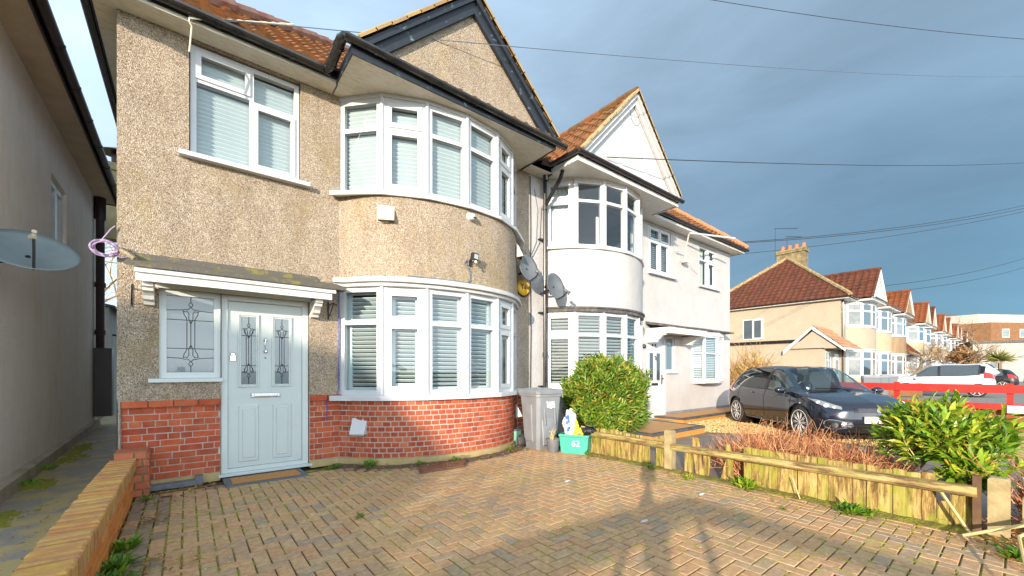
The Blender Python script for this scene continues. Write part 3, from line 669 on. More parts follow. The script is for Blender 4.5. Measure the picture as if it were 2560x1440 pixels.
# door, frame and sidelight
FD = Fr(0, D)
mb = MB(); fr = 'sage_fr'
dd0, dd1 = -.09, -.015
for a0, a1, z0, z1 in ((.31,.375,.05,2.14),(1.165,1.235,.05,2.14),(.375,1.165,2.075,2.14),(.375,1.165,.05,.10)): mb.fbox(FD, a0, a1, dd0, dd1, z0, z1)
mb.fbox(FD, .285, 1.27, -.08, .05, .02, .049); mb.fbox(FD, -.26, 1.26, -.1, .021, 2.141, 2.20)
mb.build('door_frame', fr, H1, bevel=.004)
mb = MB(); mb.fbox(FD, .378, 1.162, -.075, -.035, .104, 2.07)
door = mb.build('front_door', 'sage', H1)
def motif(mb, F, cx, z0, z1, W, d, r=.0032, s=1.0, dark=None):
    def T(pts): mb.tube([F.p(cx+a, d, z) for a, z in pts], r, 4)
    H_ = z1-z0; q = W/2
    def top(zt, sg):
        z = lambda k: zt+sg*k*s
        T([(0,z(.16)),(0,z(.10))])
        T([(0,z(.10)),(.018*s,z(.08)),(.015*s,z(.06)),(0,z(.045)),(-.015*s,z(.06)),(-.018*s,z(.08)),(0,z(.10))])
        for m in (1,-1):
            T([(0,z(.045)),(m*.03*s,z(.015)),(m*.055*s,z(.02)),(m*.075*s,z(.01)),(m*.06*s,z(-.005)),(m*.035*s,z(-.0)),(m*.02*s,z(-.02))])
            T([(m*.065*s,z(0)),(m*.06*s,z(-.04)),(m*.04*s,z(-.075)),(m*.035*s,z(-.10))])
            T([(m*.018*s,z(-.02)),(m*.018*s,z(-.10)),(0,z(-.14))])
            if dark is not None:
                dark.tube([F.p(cx+m*a*s, d-.001, z(b)) for a, b in ((.062,-.01),(.055,-.045),(.040,-.075))], [.004*s+.003,.010*s,.005], 5)
        T([(-q,z(.0)),(-.075*s,z(.01))]); T([(.075*s,z(.01)),(q,z(.0))])
        T([(-q,z(-.10)),(q,z(-.10))])
        if dark is not None: dark.tube([F.p(cx, d-.001, z(-.10)), F.p(cx, d-.001, z(-.12)), F.p(cx, d-.001, z(-.15))], [.003,.014*s,.002], 5)
    zt = z1-.19*H_; zb = z0+.19*H_
    top(zt, 1); top(zb, -1)
    T([(0,z1),(0,zt+.1*s)]); T([(0,z0),(0,zb-.1*s)])
    for m in (-1,0,1): T([(m*.035*s,zt-.10*s),(m*.035*s,zb+.10*s)])
for (a0, a1) in ((.475, .690), (.825, 1.045)):
    z0, z1 = 1.055, 1.93
    mb = MB(); w = .032
    for k, (e, dp) in enumerate(((0, -.018), (.016, -.026))):
        x0, x1, b0, b1 = a0+e, a1-e, z0+e, z1-e; ww = .016
        mb.fbox(FD, x0, x0+ww, -.04, dp, b0, b1); mb.fbox(FD, x1-ww, x1, -.04, dp, b0, b1); mb.fbox(FD, x0+ww, x1-ww, -.04, dp-.001, b0, b0+ww); mb.fbox(FD, x0+ww, x1-ww, -.04, dp-.001, b1-ww, b1)
    pf = mb.build('glazing_panel', 'sage', door, bevel=.003)
    mb = MB(); mb.add([FD.p(a0+.03,-.033,z0+.03),FD.p(a1-.03,-.033,z0+.03),FD.p(a1-.03,-.033,z1-.03),FD.p(a0+.03,-.033,z1-.03)], [(0,1,2,3)])
    g_ = mb.build('pane', 'frost', door)
    mb = MB(); dk = MB(); motif(mb, FD, (a0+a1)/2, z0+.03, z1-.03, a1-a0-.06, -.031, .0035, .72, dk)
    mb.cur = 0; mb.v += []; mb.add(dk.v, dk.f); mb.build('leadwork', 'lead_line', door)
for (a0, a1) in ((.475, .69), (.83, 1.045)):
    mb = MB(); c = ((a0+a1)/2, D+.037, .50); mb.cham(c, (1,0,0), (0,0,1), (0,-1,0), (a1-a0)/2, .34, .014, .012)
    mb.cham((c[0], D+.027, .50), (1,0,0), (0,0,1), (0,-1,0), (a1-a0)/2-.035, .30, .012, .012); mb.build('raised_panel', 'sage', door)
mb = MB(); mb.cham((.76, D+.03, .955), (1,0,0), (0,0,1), (0,-1,0), .155, .028, .014, .006); mb.cham((.76, D+.02, .955), (1,0,0), (0,0,1), (0,-1,0), .125, .018, .012, .004); mb.build('letterbox', 'chrome', door, bevel=.004)
mb = MB(); mb.cham((.425, D+.032, 1.40), (1,0,0), (0,0,1), (0,-1,0), .03, .035, .012, .004); mb.lathe([(.02,0),(.024,.012),(.016,.018)], (.425, D+.03, 1.445), (0,-1,0), 12); mb.build('lock', 'chrome', door)
mb = MB(); mb.lathe([(.016,0),(.02,.01),(.008,.02)], (.757, D+.035, 1.63), (0,-1,0), 10); mb.tube([(.757, D-.0, 1.63),(.748, D-.005, 1.57),(.757, D-.003, 1.52)], [.007,.006,.009], 6); mb.lathe([(.012,0),(.024,.008),(.022,.02),(.01,.03)], (.757, D+.035, 1.49), (0,-1,0), 12); mb.build('knocker', 'chrome', door)
mb = MB(); mb.lathe([(.009,0),(.009,.008)], (.757, D+.036, 1.41), (0,-1,0), 8); mb.build('spyhole', 'black', door)
sl_ = window(H1, FD, -.235, .306, 1.17, 2.14, [(0,1,0,1,False)], d=-.015, fr='sage_fr', ft=.062, pane='frost')
mb = MB(); motif(mb, FD, .035, 1.24, 2.075, .42, -.035, .0035, 1.0); mb.build('leadwork', 'lead_line', sl_)
mb = MB(); mb.box(-.32, .325, 5.73, 5.86, 1.125, 1.168); mb.build('sill', 'sage_fr', H1, bevel=.004)
text('65', .085, 'gold_txt', (1.365, D-.017, .735), (R(90), 0, 0), H1, 'house_number')
# eaves of the main roof
EZ = 4.95
mb = MB(); mb.box(-.74, 1.53, 5.52, 5.78, EZ, EZ+.012); mb.box(4.78, 5.4, 5.52, 5.78, EZ, EZ+.012); mb.box(-.74, -.56, 5.78, 13.6, EZ, EZ+.012)
mb.add([(1.515,4.885,EZ),(4.80,4.885,EZ),(4.80,5.79,EZ),(1.515,5.79,EZ)], [(0,1,2,3)]); mb.box(-.74, 1.515, 5.505, 5.52, EZ-.005, EZ+.06)
mb.build('soffit', 'soffit', H1)
mb = MB(); mb.box(1.50, 4.815, 4.865, 4.885, EZ-.012, EZ+.13); mb.box(1.50, 1.515, 4.886, 5.52, EZ-.012, EZ+.12); mb.box(4.80, 4.815, 4.886, 5.79, EZ-.012, EZ+.12)
mb.box(-.74, 1.50, 5.49, 5.505, EZ+.035, EZ+.13); mb.box(-.755, -.74, 5.49, 13.6, EZ-.005, EZ+.13); mb.build('fascia', 'black_wood', H1)
mb = MB(); g0 = (-.80, 5.435, 5.045); g1_ = (1.33, 5.435, 5.03); gutter(mb, [g0, g1_], .058); gutter_clips(mb, g0, g1_, None, .75, .064)
b0_, b1_ = (1.40, 4.815, 5.085), (5.0, 4.815, 5.03); gutter(mb, [b0_, b1_], .058); gutter_clips(mb, b0_, b1_, None, .8, .064)
gutter(mb, [(-.80, 5.38, 5.045), (-.80, 13.6, 5.03)], .055)
mb.tube([(1.36,5.435,5.02),(1.39,5.36,5.035),(1.40,5.15,5.07),(1.40,4.93,5.10),(1.41,4.83,5.075)], [.05,.058,.058,.060,.05], 12); mb.tube([(1.40,5.02,5.088),(1.40,5.06,5.082)], .066, 12); mb.tube([(1.395,5.30,5.045),(1.395,5.34,5.038)], .066, 12)
mb.build('gutter', 'black_pvc', H1, smooth=False)
# main roof (hipped at the left end), shared ridge runs on over the white house
TS = .83; c39 = 1/math.hypot(1, TS); s39 = TS*c39; RY = 9.45; RZ = 5.06+TS*(RY-5.42)
rf = MB(); tiles(rf, (-.86,5.42,5.06), (1,0,0), (0,c39,s39), 5.95, 5.3, planes=[((-.86,5.42,0),(-1,1,0)), ((5.03,0,0),(1,0,0)), ((0,RY,0),(0,1,0))])
rf.add([(-.86,5.44,5.03),(5.03,5.44,5.03),(5.03,RY,RZ-.04),(3.17,RY,RZ-.04)], [(0,1,2,3)])
rf.add([(-.86,5.44,5.06),(3.17,RY,RZ),(3.17,RY+.1,RZ),(-.86,13.5,5.06)], [(0,1,2,3)]); rf.add([(-.86,13.5,5.06),(3.17,RY+.1,RZ),(5.03,RY+.1,RZ),(5.03,13.5,5.06)], [(0,1,2,3)])
roof1 = rf.build('roof', 'tile', H1)
mb = MB(); ridge_line(mb, (-.86,5.42,5.10), (3.17,RY,RZ+.06), .085); ridge_line(mb, (3.17,RY,RZ+.05), (5.03,RY,RZ+.05), .085); mb.build('ridge_tiles', simple('purple_red_ridge_tile', (.30,.12,.085), .8, (.42,.25,.18), 5), roof1)
# bay gable roof
def gable(par, cx, hw, zf, zt, yf, yb, wallmat, boardmat, tilemat, verge=True, steps=.26, boardw=.12, trim=None, tw=.24):
    """cx apex x, hw half width, zf foot height, zt apex height"""
    sl = math.atan2(zt-zf, hw); cs, sn = math.cos(sl), math.sin(sl); Ls = math.hypot(hw, zt-zf)
    r = MB(); yw = yb-yf+.06; out_ = []
    for sg in (-1, 1):
        O = (cx+sg*hw*1.02, yf-.03 if sg > 0 else yf-.03, zf)
        # slope rises towards the apex; clip at the apex plane and along the valley with the main roof
        val = ((0, 5.42, 5.03), (0, TS, -1))
        if sg > 0: tiles(r, (cx+hw, yf-.04, zf), (0,1,0), (-cs,0,sn), yw, Ls, tw=tw, planes=[((cx,0,0),(-1,0,0)), (val[0], val[1])])
        else: tiles(r, (cx-hw, yf-.04, zf), (0,1,0), (cs,0,sn), yw, Ls, tw=tw, planes=[((cx,0,0),(1,0,0)), (val[0], val[1])])
    for sg in (-1, 1): r.add([(cx+sg*hw,yf,zf-.01),(cx,yf,zt-.01),(cx,yb,zt-.01),(cx+sg*hw,yb,zf-.01)], [(0,1,2,3)])
    ro = r.build('roof', tilemat, par)
    mb = MB(); ridge_line(mb, (cx,yf-.05,zt+.03), (cx,yb-.1,zt+.03), .085); mb.build('ridge_tiles', tilemat, ro)
    w = MB(); w.add([(cx-hw+.02,yf+.06,zf-.12),(cx+hw-.02,yf+.06,zf-.12),(cx+hw-.02,yf+.06,zf-.02),(cx,yf+.06,zt-.04),(cx-hw+.02,yf+.06,zf-.02)], [(0,1,2,3,4)]); w.build('gable_wall', wallmat, par)
    b = MB()
    for sg in (-1, 1):
        up = Vector((-sg*cs,0,sn)); nn_ = Vector((sg*sn,0,cs)); A = Vector((cx+sg*hw,0,zf)); B = Vector((cx,0,zt))
        def board(t0, t1, y0, y1):
            p = [A-nn_*t0, B-Vector((0,0,t0/cs)), B-Vector((0,0,t1/cs)), A-nn_*t1]
            b.prism([(q.x,y0,q.z) for q in p], (0,y1-y0,0))
        board(.0, boardw*.55, yf-.045, yf+.05); board(boardw*.551, boardw*1.5, yf+.0, yf+.051)
    b.build('bargeboard', boardmat, par)
    if verge:
        v = MB()
        for sg in (-1, 1):
            up = Vector((-sg*cs,0,sn)); nn_ = Vector((sg*sn,0,cs)); k = int(Ls/steps)
            for i in range(k+1):
                p = Vector((cx+sg*hw,yf-.02,zf))+up*(i*steps+.02)+nn_*(.028+rnd.uniform(0,.012))
                v.cham(p+up*steps*.5, up, Vector((0,1,0)), nn_, steps*.53, .06, .022, .01)
        v.build('verge_tiles', verge if isinstance(verge, str) else 'lichen_tile', par)
    return ro
gable(H1, 3.20, 1.62, 5.10, 6.60, 4.87, 7.35, 'pebble', 'black_wood', 'tile', boardw=.13)
mb = MB()   # dark lean-to slope of tiles at the foot of the gable behind the bay gutter
tiles(mb, (1.46,4.86,5.09), (1,0,0), (0,.9,.30), 3.5, .14, tl=.2); mb.build('eaves_tiles', 'tile', H1)

# ---------------- the white house
H2 = thing('semi_detached_house', 'white rendered house with white gable, white curved bay and white front door', 'house', (9.2, 5.79, 0))
holes = [(8.93,9.96,3.70,4.88),(11.44,12.51,3.69,4.85),(8.86,9.70,.05,2.15),(9.70,10.15,1.22,2.15),(11.05,12.70,.97,2.26)]
mb = MB(); grid_wall(mb, FF, 5.03, 13.42, .18, 5.0, holes+[(5.6,8.2,.9,2.4),(5.6,8.2,3.65,4.9)], d=.0)
arcB = arcpts(VB)
for z0, z1 in ((.05, .86), (2.46, 3.585)):
    V_ = []
    for (x, y) in offset(arcB, .015): V_ += [(x, y, z0), (x, y, z1)]
    mb.add(V_, [(2*i,2*i+2,2*i+3,2*i+1) for i in range(len(arcB)-1)])
mb.add([(13.42,5.79,0),(13.42,14,0),(13.42,14,5.0),(13.42,5.79,5.0)], [(0,1,2,3)]); mb.add([(5.03,14,0),(5.03,14,5.0),(13.42,14,5.0),(13.42,14,0)], [(0,1,2,3)])
mb.build('wall', 'white_render', H2)
mb = MB(); mb.box(9.70, 13.44, 5.755, 5.79, .04, .18); mb.box(5.03, 8.84, 5.76, 5.79, 0, .181); mb.build('plinth', simple('blue_grey_painted_plinth', (.16,.19,.24), .6, (.24,.27,.31), 4), H2)
mb = MB()
for z0, z1 in ((.02, 2.37), (2.62, 4.94)):
    for (xa, xb) in ((5.1, 8.6), (8.7, 13.3)):
        mb.add([(xa,8.8,z0),(xb,8.8,z0),(xb,8.8,z1),(xa,8.8,z1)], [(0,1,2,3)]); mb.add([(xa,5.84,z0),(xa,8.8,z0),(xa,8.8,z1),(xa,5.84,z1)], [(0,1,2,3)]); mb.add([(xb,5.84,z0),(xb,8.8,z0),(xb,8.8,z1),(xb,5.84,z1)], [(0,1,2,3)])
        bv = offset(VB, -.09) if xa < 6 else []
        for z in (z0, z1): mb.add([(xa,8.8,z),(xa,5.86,z)]+[(x,y,z) for x,y in bv]+[(xb,5.86,z),(xb,8.8,z)], [tuple(range(len(bv)+4))])
mb.build('interior', simple('dim_room', (.30,.35,.40), .9), H2)
SB = ('slat', .062, R(-26), 'blind_b')
bay_windows(H2, VB, .90, 2.38, 1.94, (0,), SB, 'upvc', .065)
bay_windows(H2, VB, 3.62, 4.91, 4.52, (0,), [('net',0,0,'net'), None, None, None, ('net',0,0,'net'), None], 'upvc', .065)
for z0, z1, m_ in ((.86, .90, 'upvc'), (3.585, 3.62, 'upvc')):
    mb = MB(); mb.sweep([(VB[0][0]-.03, VB[0][1]-.02)]+VB[1:-1]+[(VB[-1][0]+.05, VB[-1][1]-.03)], -.10, .07, z0, z1); mb.build('sill', m_, H2, bevel=.003)
mb = MB(); mb.sweep(offset(arcB, 0), -.05, .05, 2.38, 2.475); mb.sweep(offset(arcB, 0), .01, .075, 2.445, 2.476); mb.build('flashing', 'slate', H2)
mb = MB(); mb.sweep(VB, -.08, .02, 4.91, 4.952); mb.build('head_board', 'upvc_old', H2)
# boards and garment seen behind the upper panes
mb = MB(); mb.box(6.45, 6.75, 5.35, 5.38, 3.7, 4.35); mb.build('white_board', 'upvc_old', H2)
mb = MB(); mb.prism([(7.05,5.42,3.68),(7.65,5.42,3.68),(7.62,5.42,3.88),(7.42,5.42,3.99),(7.36,5.42,4.03),(7.30,5.42,3.99),(7.08,5.42,3.88)], (0,.06,0)); mb.build('hanging_garment', simple('navy_cloth', (.02,.035,.07), .9), H2)
SWn = ('slat', .05, R(30), 'blind')
window(H2, FF, 8.95, 9.95, 3.71, 4.88, [(0,.5,0,.70,True),(.5,1,0,.70,True),(0,.5,.70,1,True),(.5,1,.70,1,True)], d=-.02, ft=.05, blind=SWn)
mb = MB(); mb.box(8.88, 10.14, 5.69, 5.82, 3.655, 3.705); mb.build('sill', 'upvc', H2)
window(H2, FF, 11.46, 12.50, 3.70, 4.85, [(0,.5,0,.66,False),(.5,1,0,.66,True),(0,.5,.66,1,False),(.5,1,.66,1,True)], d=-.02, ft=.055, blind=('net',0,0,'curtain'))
mb = MB(); mb.box(11.38, 12.62, 5.70, 5.82, 3.65, 3.695); mb.build('sill', 'upvc', H2)
VO = [(11.02,5.79),(11.3,5.55),(12.0,5.5),(12.5,5.60),(12.72,5.79)]
bay_windows(H2, VO, .98, 2.24, 1.74, (), ('slat', .05, R(35), 'blind'), 'upvc', .05)
mb = MB(); mb.sweep(VO, -.05, .05, .94, .98); mb.sweep(VO, -.2, .02, .90, .94); mb.sweep(VO, -.1, .03, 2.24, 2.36); mb.build('sill', 'upvc_old', H2)
# canopy over the door
mb = MB(); mb.prism([(8.80,5.17,2.29),(8.80,5.17,2.33),(8.80,5.79,2.47),(8.80,5.79,2.40)], (1.95,0,0)); mb.prism([(10.75,5.42,2.36),(10.75,5.42,2.40),(10.75,5.79,2.47),(10.75,5.79,2.36)], (2.10,0,0))
can2 = mb.build('canopy', 'slate', H2)
mb = MB(); mb.box(8.85, 10.65, 5.20, 5.24, 2.15, 2.29); mb.box(8.85, 8.88, 5.24, 5.79, 2.15, 2.29); mb.box(10.62, 10.65, 5.24, 5.79, 2.15, 2.29); mb.box(8.88, 10.62, 5.24, 5.79, 2.20, 2.22); mb.box(8.83, 10.67, 5.18, 5.20, 2.25, 2.29)
mb.build('fascia', 'upvc_old', can2)
og2 = [(5.79,2.15),(5.28,2.15),(5.30,2.11),(5.36,2.10),(5.42,2.06),(5.47,2.01),(5.52,1.99),(5.53,1.95),(5.79,1.95)]
for x0 in (8.86, 10.52):
    mb = MB(); mb.prism([(x0,y,z) for y,z in og2], (.09,0,0)); mb.build('bracket', 'upvc_old', can2)
mb = MB()
for a0, a1, z0, z1 in ((8.84,8.90,.06,2.15),(9.64,9.72,.06,2.15),(8.90,9.64,2.08,2.15)): mb.fbox(FF, a0, a1, -.09, -.01, z0, z1)
mb.fbox(FF, 8.80, 9.76, -.08, .06, .02, .06); mb.build('door_frame', 'upvc', H2)
mb = MB(); mb.fbox(FF, 8.90, 9.64, -.08, -.04, .06, 2.08); d2 = mb.build('front_door', 'upvc', H2)
for a0 in (8.99, 9.30):
    for z0, z1 in ((.98, 1.72), (.25, .80)):
        mb = MB()
        for x0, x1, b0, b1 in ((a0,a0+.025,z0,z1),(a0+.21,a0+.235,z0,z1),(a0+.025,a0+.21,z0,z0+.025),(a0+.025,a0+.21,z1-.025,z1)): mb.fbox(FF, x0, x1, -.05, -.022, b0, b1)
        if z0 > .9: mb.prism([FF.p(a0,-.04,z1), FF.p(a0+.235,-.04,z1), FF.p(a0+(.235 if a0 < 9.1 else 0),-.04,z1+.09)], (0,-.018,0))
        mb.build('raised_panel', 'upvc', d2)
    mb = MB(); mb.fbox(FF, a0+.025, a0+.21, -.05, -.037, 1.005, 1.695); mb.build('pane', 'dkglass', d2)
mb = MB(); mb.fbox(FF, 9.13, 9.40, -.045, -.025, .88, .94); mb.build('letterbox', 'black', d2)
mb = MB(); mb.fbox(FF, 9.575, 9.60, -.04, -.02, .90, 1.15); mb.tube([FF.p(9.588,-.03,1.06), FF.p(9.588,.02,1.06), FF.p(9.50,.025,1.06)], .01, 6); mb.tube([FF.p(9.265,-.03,1.62), FF.p(9.265,.0,1.60), FF.p(9.265,.0,1.52)], .016, 6); mb.build('handle', 'black', d2)
for x0 in (9.17, 9.30): mb = MB(); mb.lathe([(.03,0),(.035,.01),(.02,.015)], FF.p(x0,-.04,1.90), (0,-1,0), 10); mb.build('house_number', simple('dark_numeral_disc', (.06,.03,.025), .4), d2)
window(H2, FF, 9.71, 10.14, 1.23, 2.15, [(0,1,0,1,False)], d=-.02, ft=.055, pane='frost')
mb = MB(); mb.box(9.70, 10.25, 5.72, 5.82, 1.185, 1.228); mb.build('sill', 'upvc_old', H2)
mb = MB(); mb.lathe([(.05,0),(.055,.03),(.03,.06)], (8.72, 5.79, 1.85), (0,-1,0), 12); mb.build('wall_lamp', 'black', H2)
# eaves
mb = MB(); mb.add([(5.34,4.87,EZ),(8.62,4.87,EZ),(8.62,5.79,EZ),(5.34,5.79,EZ)], [(0,1,2,3)]); mb.box(8.62, 13.72, 5.50, 5.79, EZ, EZ+.012); mb.box(13.42, 13.72, 5.79, 13.6, EZ, EZ+.012); mb.build('soffit', 'upvc_old', H2)
mb = MB(); mb.box(5.32, 8.64, 4.84, 4.87, EZ-.02, EZ+.07); mb.box(5.32, 5.34, 4.871, 5.5, EZ-.02, EZ+.07); mb.box(8.62, 8.64, 4.871, 5.5, EZ-.02, EZ+.07)
mb.box(8.64, 13.74, 5.48, 5.50, EZ-.01, EZ+.06); mb.box(13.72, 13.74, 5.501, 13.6, EZ-.01, EZ+.06); mb.build('fascia', 'upvc_old', H2)
mb = MB(); mb.box(5.32, 8.66, 4.85, 4.88, EZ+.07, EZ+.12)
for a, b, st in (((5.28,4.78,5.075),(8.72,4.78,5.06),.85), ((8.72,5.42,5.065),(13.82,5.42,5.045),.9)):
    gutter(mb, [a, b], .055); gutter_clips(mb, a, b, None, st, .061)
gutter(mb, [(5.28,4.76,5.07),(5.25,5.10,5.06),(5.22,5.42,5.05),(5.0,5.43,5.045)], .055); gutter(mb, [(13.79,5.42,5.05),(13.79,13.4,5.05)], .055)
mb.build('gutter', simple('dark_brown_black_gutter', (.025,.018,.02), .35), H2)
rf = MB(); tiles(rf, (5.03,5.42,5.06), (1,0,0), (0,c39,s39), 8.75, 5.3, planes=[((13.76,5.42,0),(1,1,0)), ((0,RY,0),(0,1,0))])
rf.add([(5.03,5.44,5.03),(13.76,5.44,5.03),(9.73,RY,RZ-.04),(5.03,RY,RZ-.04)], [(0,1,2,3)])
rf.add([(13.76,5.44,5.06),(13.76,13.5,5.06),(9.73,RY+.1,RZ),(9.73,RY,RZ)], [(0,1,2,3)]); rf.add([(5.03,13.5,5.06),(5.03,RY+.1,RZ),(9.73,RY+.1,RZ),(13.76,13.5,5.06)], [(0,1,2,3)])
roof2 = rf.build('roof', 'tile', H2)
mb = MB(); ridge_line(mb, (13.76,5.42,5.10), (9.73,RY,RZ+.06), .085); ridge_line(mb, (5.03,RY,RZ+.05), (9.73,RY,RZ+.05), .085); mb.build('ridge_tiles', simple('orange_ridge_tile', (.50,.16,.05), .8, (.42,.2,.1), 5), roof2)
gable(H2, 7.03, 1.62, 5.12, 6.80, 4.84, 7.6, 'paint', 'paint', 'tile', verge='verge', boardw=.10)
mb = MB()
for x0 in (6.55, 7.40): mb.box(x0, x0+.09, 4.885, 4.90, 5.02, 5.95 if x0 < 7 else 6.0)
mb.build('timber_strip', 'upvc', H2)
mb = MB(); mb.tube([(7.1+.17*math.cos(q/16*math.pi), 4.897, 6.42-.2*math.sin(q/16*math.pi)) for q in range(17)], .003, 4); mb.build('incised_arc', 'cable', H2)
# ================================================================ house across the alley on the left
H3 = thing('neighbouring_house', 'buff roughcast flank wall of the next house with dark eaves and a white window', 'house', (-1.6, 8, 0))
bw = render_mat('buff_roughcast', (.86,.78,.71), (.80,.71,.64), 48, .9, dirt=(.62,.50,.32), dirt_amt=.4)
FL = Fr(-1.6, 5.4, 0, 1)      # a = Y-5.4, d towards +X
mb = MB(); grid_wall(mb, FL, 0, 7.7, -.2, 5.12, [(3.75,4.75,3.05,4.25)], d=0)
mb.add([(-1.6,5.4,-.2),(-1.6,5.4,5.12),(-7,5.4,5.12),(-7,5.4,-.2)], [(0,1,2,3)]); mb.add([(-1.6,13.1,-.2),(-7,13.1,-.2),(-7,13.1,5.12),(-1.6,13.1,5.12)], [(0,1,2,3)])
mb.build('wall', bw, H3)
mb = MB(); mb.hexa([(-1.6,5.4,-.2),(-1.49,5.4,-.2),(-1.52,13.1,-.2),(-1.6,13.1,-.2),(-1.6,5.4,.02),(-1.49,5.4,.0),(-1.54,13.1,.16),(-1.6,13.1,.16)]); mb.build('plinth', 'conc_band', H3)
window(H3, FL, 3.78, 4.72, 3.08, 4.22, [(0,.5,0,1,True),(.5,1,0,1,True)], d=-.05, ft=.055, blind=('net',0,0,'net'))
mb = MB(); mb.add([(-1.28,5.0,5.08),(-1.28,13.1,5.08),(-1.62,13.1,5.08),(-1.62,5.0,5.08)], [(0,1,2,3)]); mb.build('soffit', simple('stained_cream_soffit', (.50,.38,.26), .8, (.60,.46,.32), 4), H3)
mb = MB(); mb.box(-1.285, -1.265, 4.9, 13.12, 5.06, 5.22); mb.box(-1.62, -1.28, 13.1, 13.12, 5.06, 5.22); mb.build('fascia', 'brown_pipe', H3)
mb = MB(); gutter(mb, [(-1.205,4.9,5.17),(-1.205,13.15,5.13)], .06); gutter_clips(mb, (-1.205,4.9,5.17), (-1.205,13.15,5.13), None, 1., .067)
mb.build('gutter', 'brown_pipe', H3)
mb = MB(); mb.tube([(-1.50,12.75,4.95),(-1.50,12.75,1.75)], .075, 10); mb.tube([(-1.50,12.75,5.08),(-1.50,12.75,4.6)], .10, 10); mb.tube([(-1.5,12.75,3.2),(-1.5,12.75,3.1)], .095, 10); mb.tube([(-1.5,12.75,2.15),(-1.5,12.75,2.05)], .095, 10)
mb.build('drainpipe', 'brown_pipe', H3)
mb = MB(); mb.box(-1.59, -1.30, 12.6, 12.9, .25, 1.75); mb.build('pipe_casing', 'brown_pipe', H3)
rf = MB(); tiles(rf, (-1.22,4.9,5.18), (0,1,0), (-c39,0,s39), 8.25, 5.2, tw=.3, tl=.34)
rf.add([(-1.24,4.9,5.15),(-1.24,13.1,5.15),(-5.2,13.1,8.4),(-5.2,4.9,8.4)], [(0,1,2,3)]); rf.add([(-5.2,4.9,8.4),(-5.2,13.1,8.4),(-8,13.1,5.2),(-8,4.9,5.2)], [(0,1,2,3)]); rf.build('roof', 'tile', H3)
mb = MB(); mb.box(-1.62,-1.28,12.2,12.85,5.22,6.1); mb.cur = 0
ch = thing('chimney_pot', 'small chimney with a conical metal cowl behind the left eaves', 'chimney', (-1.42, 14.6, 5.0))
mb = MB(); mb.box(-1.62,-1.22,14.4,14.8,4.6,6.55); mb.box(-1.66,-1.18,14.36,14.84,6.35,6.45); mb.build('stack', simple('ochre_stack', (.40,.33,.17), .9, (.3,.25,.14), 5), ch)
mb = MB(); mb.lathe([(.10,6.55),(.10,6.85)], (-1.42,14.6,0), n=12); mb.lathe([(.34,6.85),(.05,7.0),(.0,7.02)], (-1.42,14.6,0), n=16); mb.build('cowl', 'brown_pipe', ch)
ob = thing('outbuilding', 'pale rendered rear extension with a felt roof at the end of the alley', 'outbuilding', (-2, 17, 0))
mb = MB(); mb.box(-4,-1.62,15.2,21,-.1,2.95); mb.build('wall', render_mat('pale_render', (.56,.54,.50), (.48,.46,.42), 30, .5), ob)
mb = MB(); mb.prism([(-4.1,15.1,3.5),(-1.50,15.1,2.93),(-1.50,15.1,2.99),(-4.1,15.1,3.57)], (0,6,0)); mb.build('roof', 'slate', ob)
mb = MB(); mb.tube([(-1.5,20.6,2.9),(-1.5,20.6,0)], .06, 8); gutter(mb, [(-1.45,15.1,2.95),(-1.45,21,2.93)], .05); mb.tube([(-1.62,15.8,2.25),(-1.45,15.8,2.22)], .03, 6); mb.build('drainpipe', 'brown_pipe', ob)
sf = MB()
for i in range(12): sf.box(-1.5+i*.14, -1.5+i*.14+.13, 21.9, 21.93, 0, 1.9+rnd.uniform(-.01,.01))
sf = sf.build('garden_fence', 'board'); tag(sf, 'timber garden fence closing the end of the alley', 'fence')

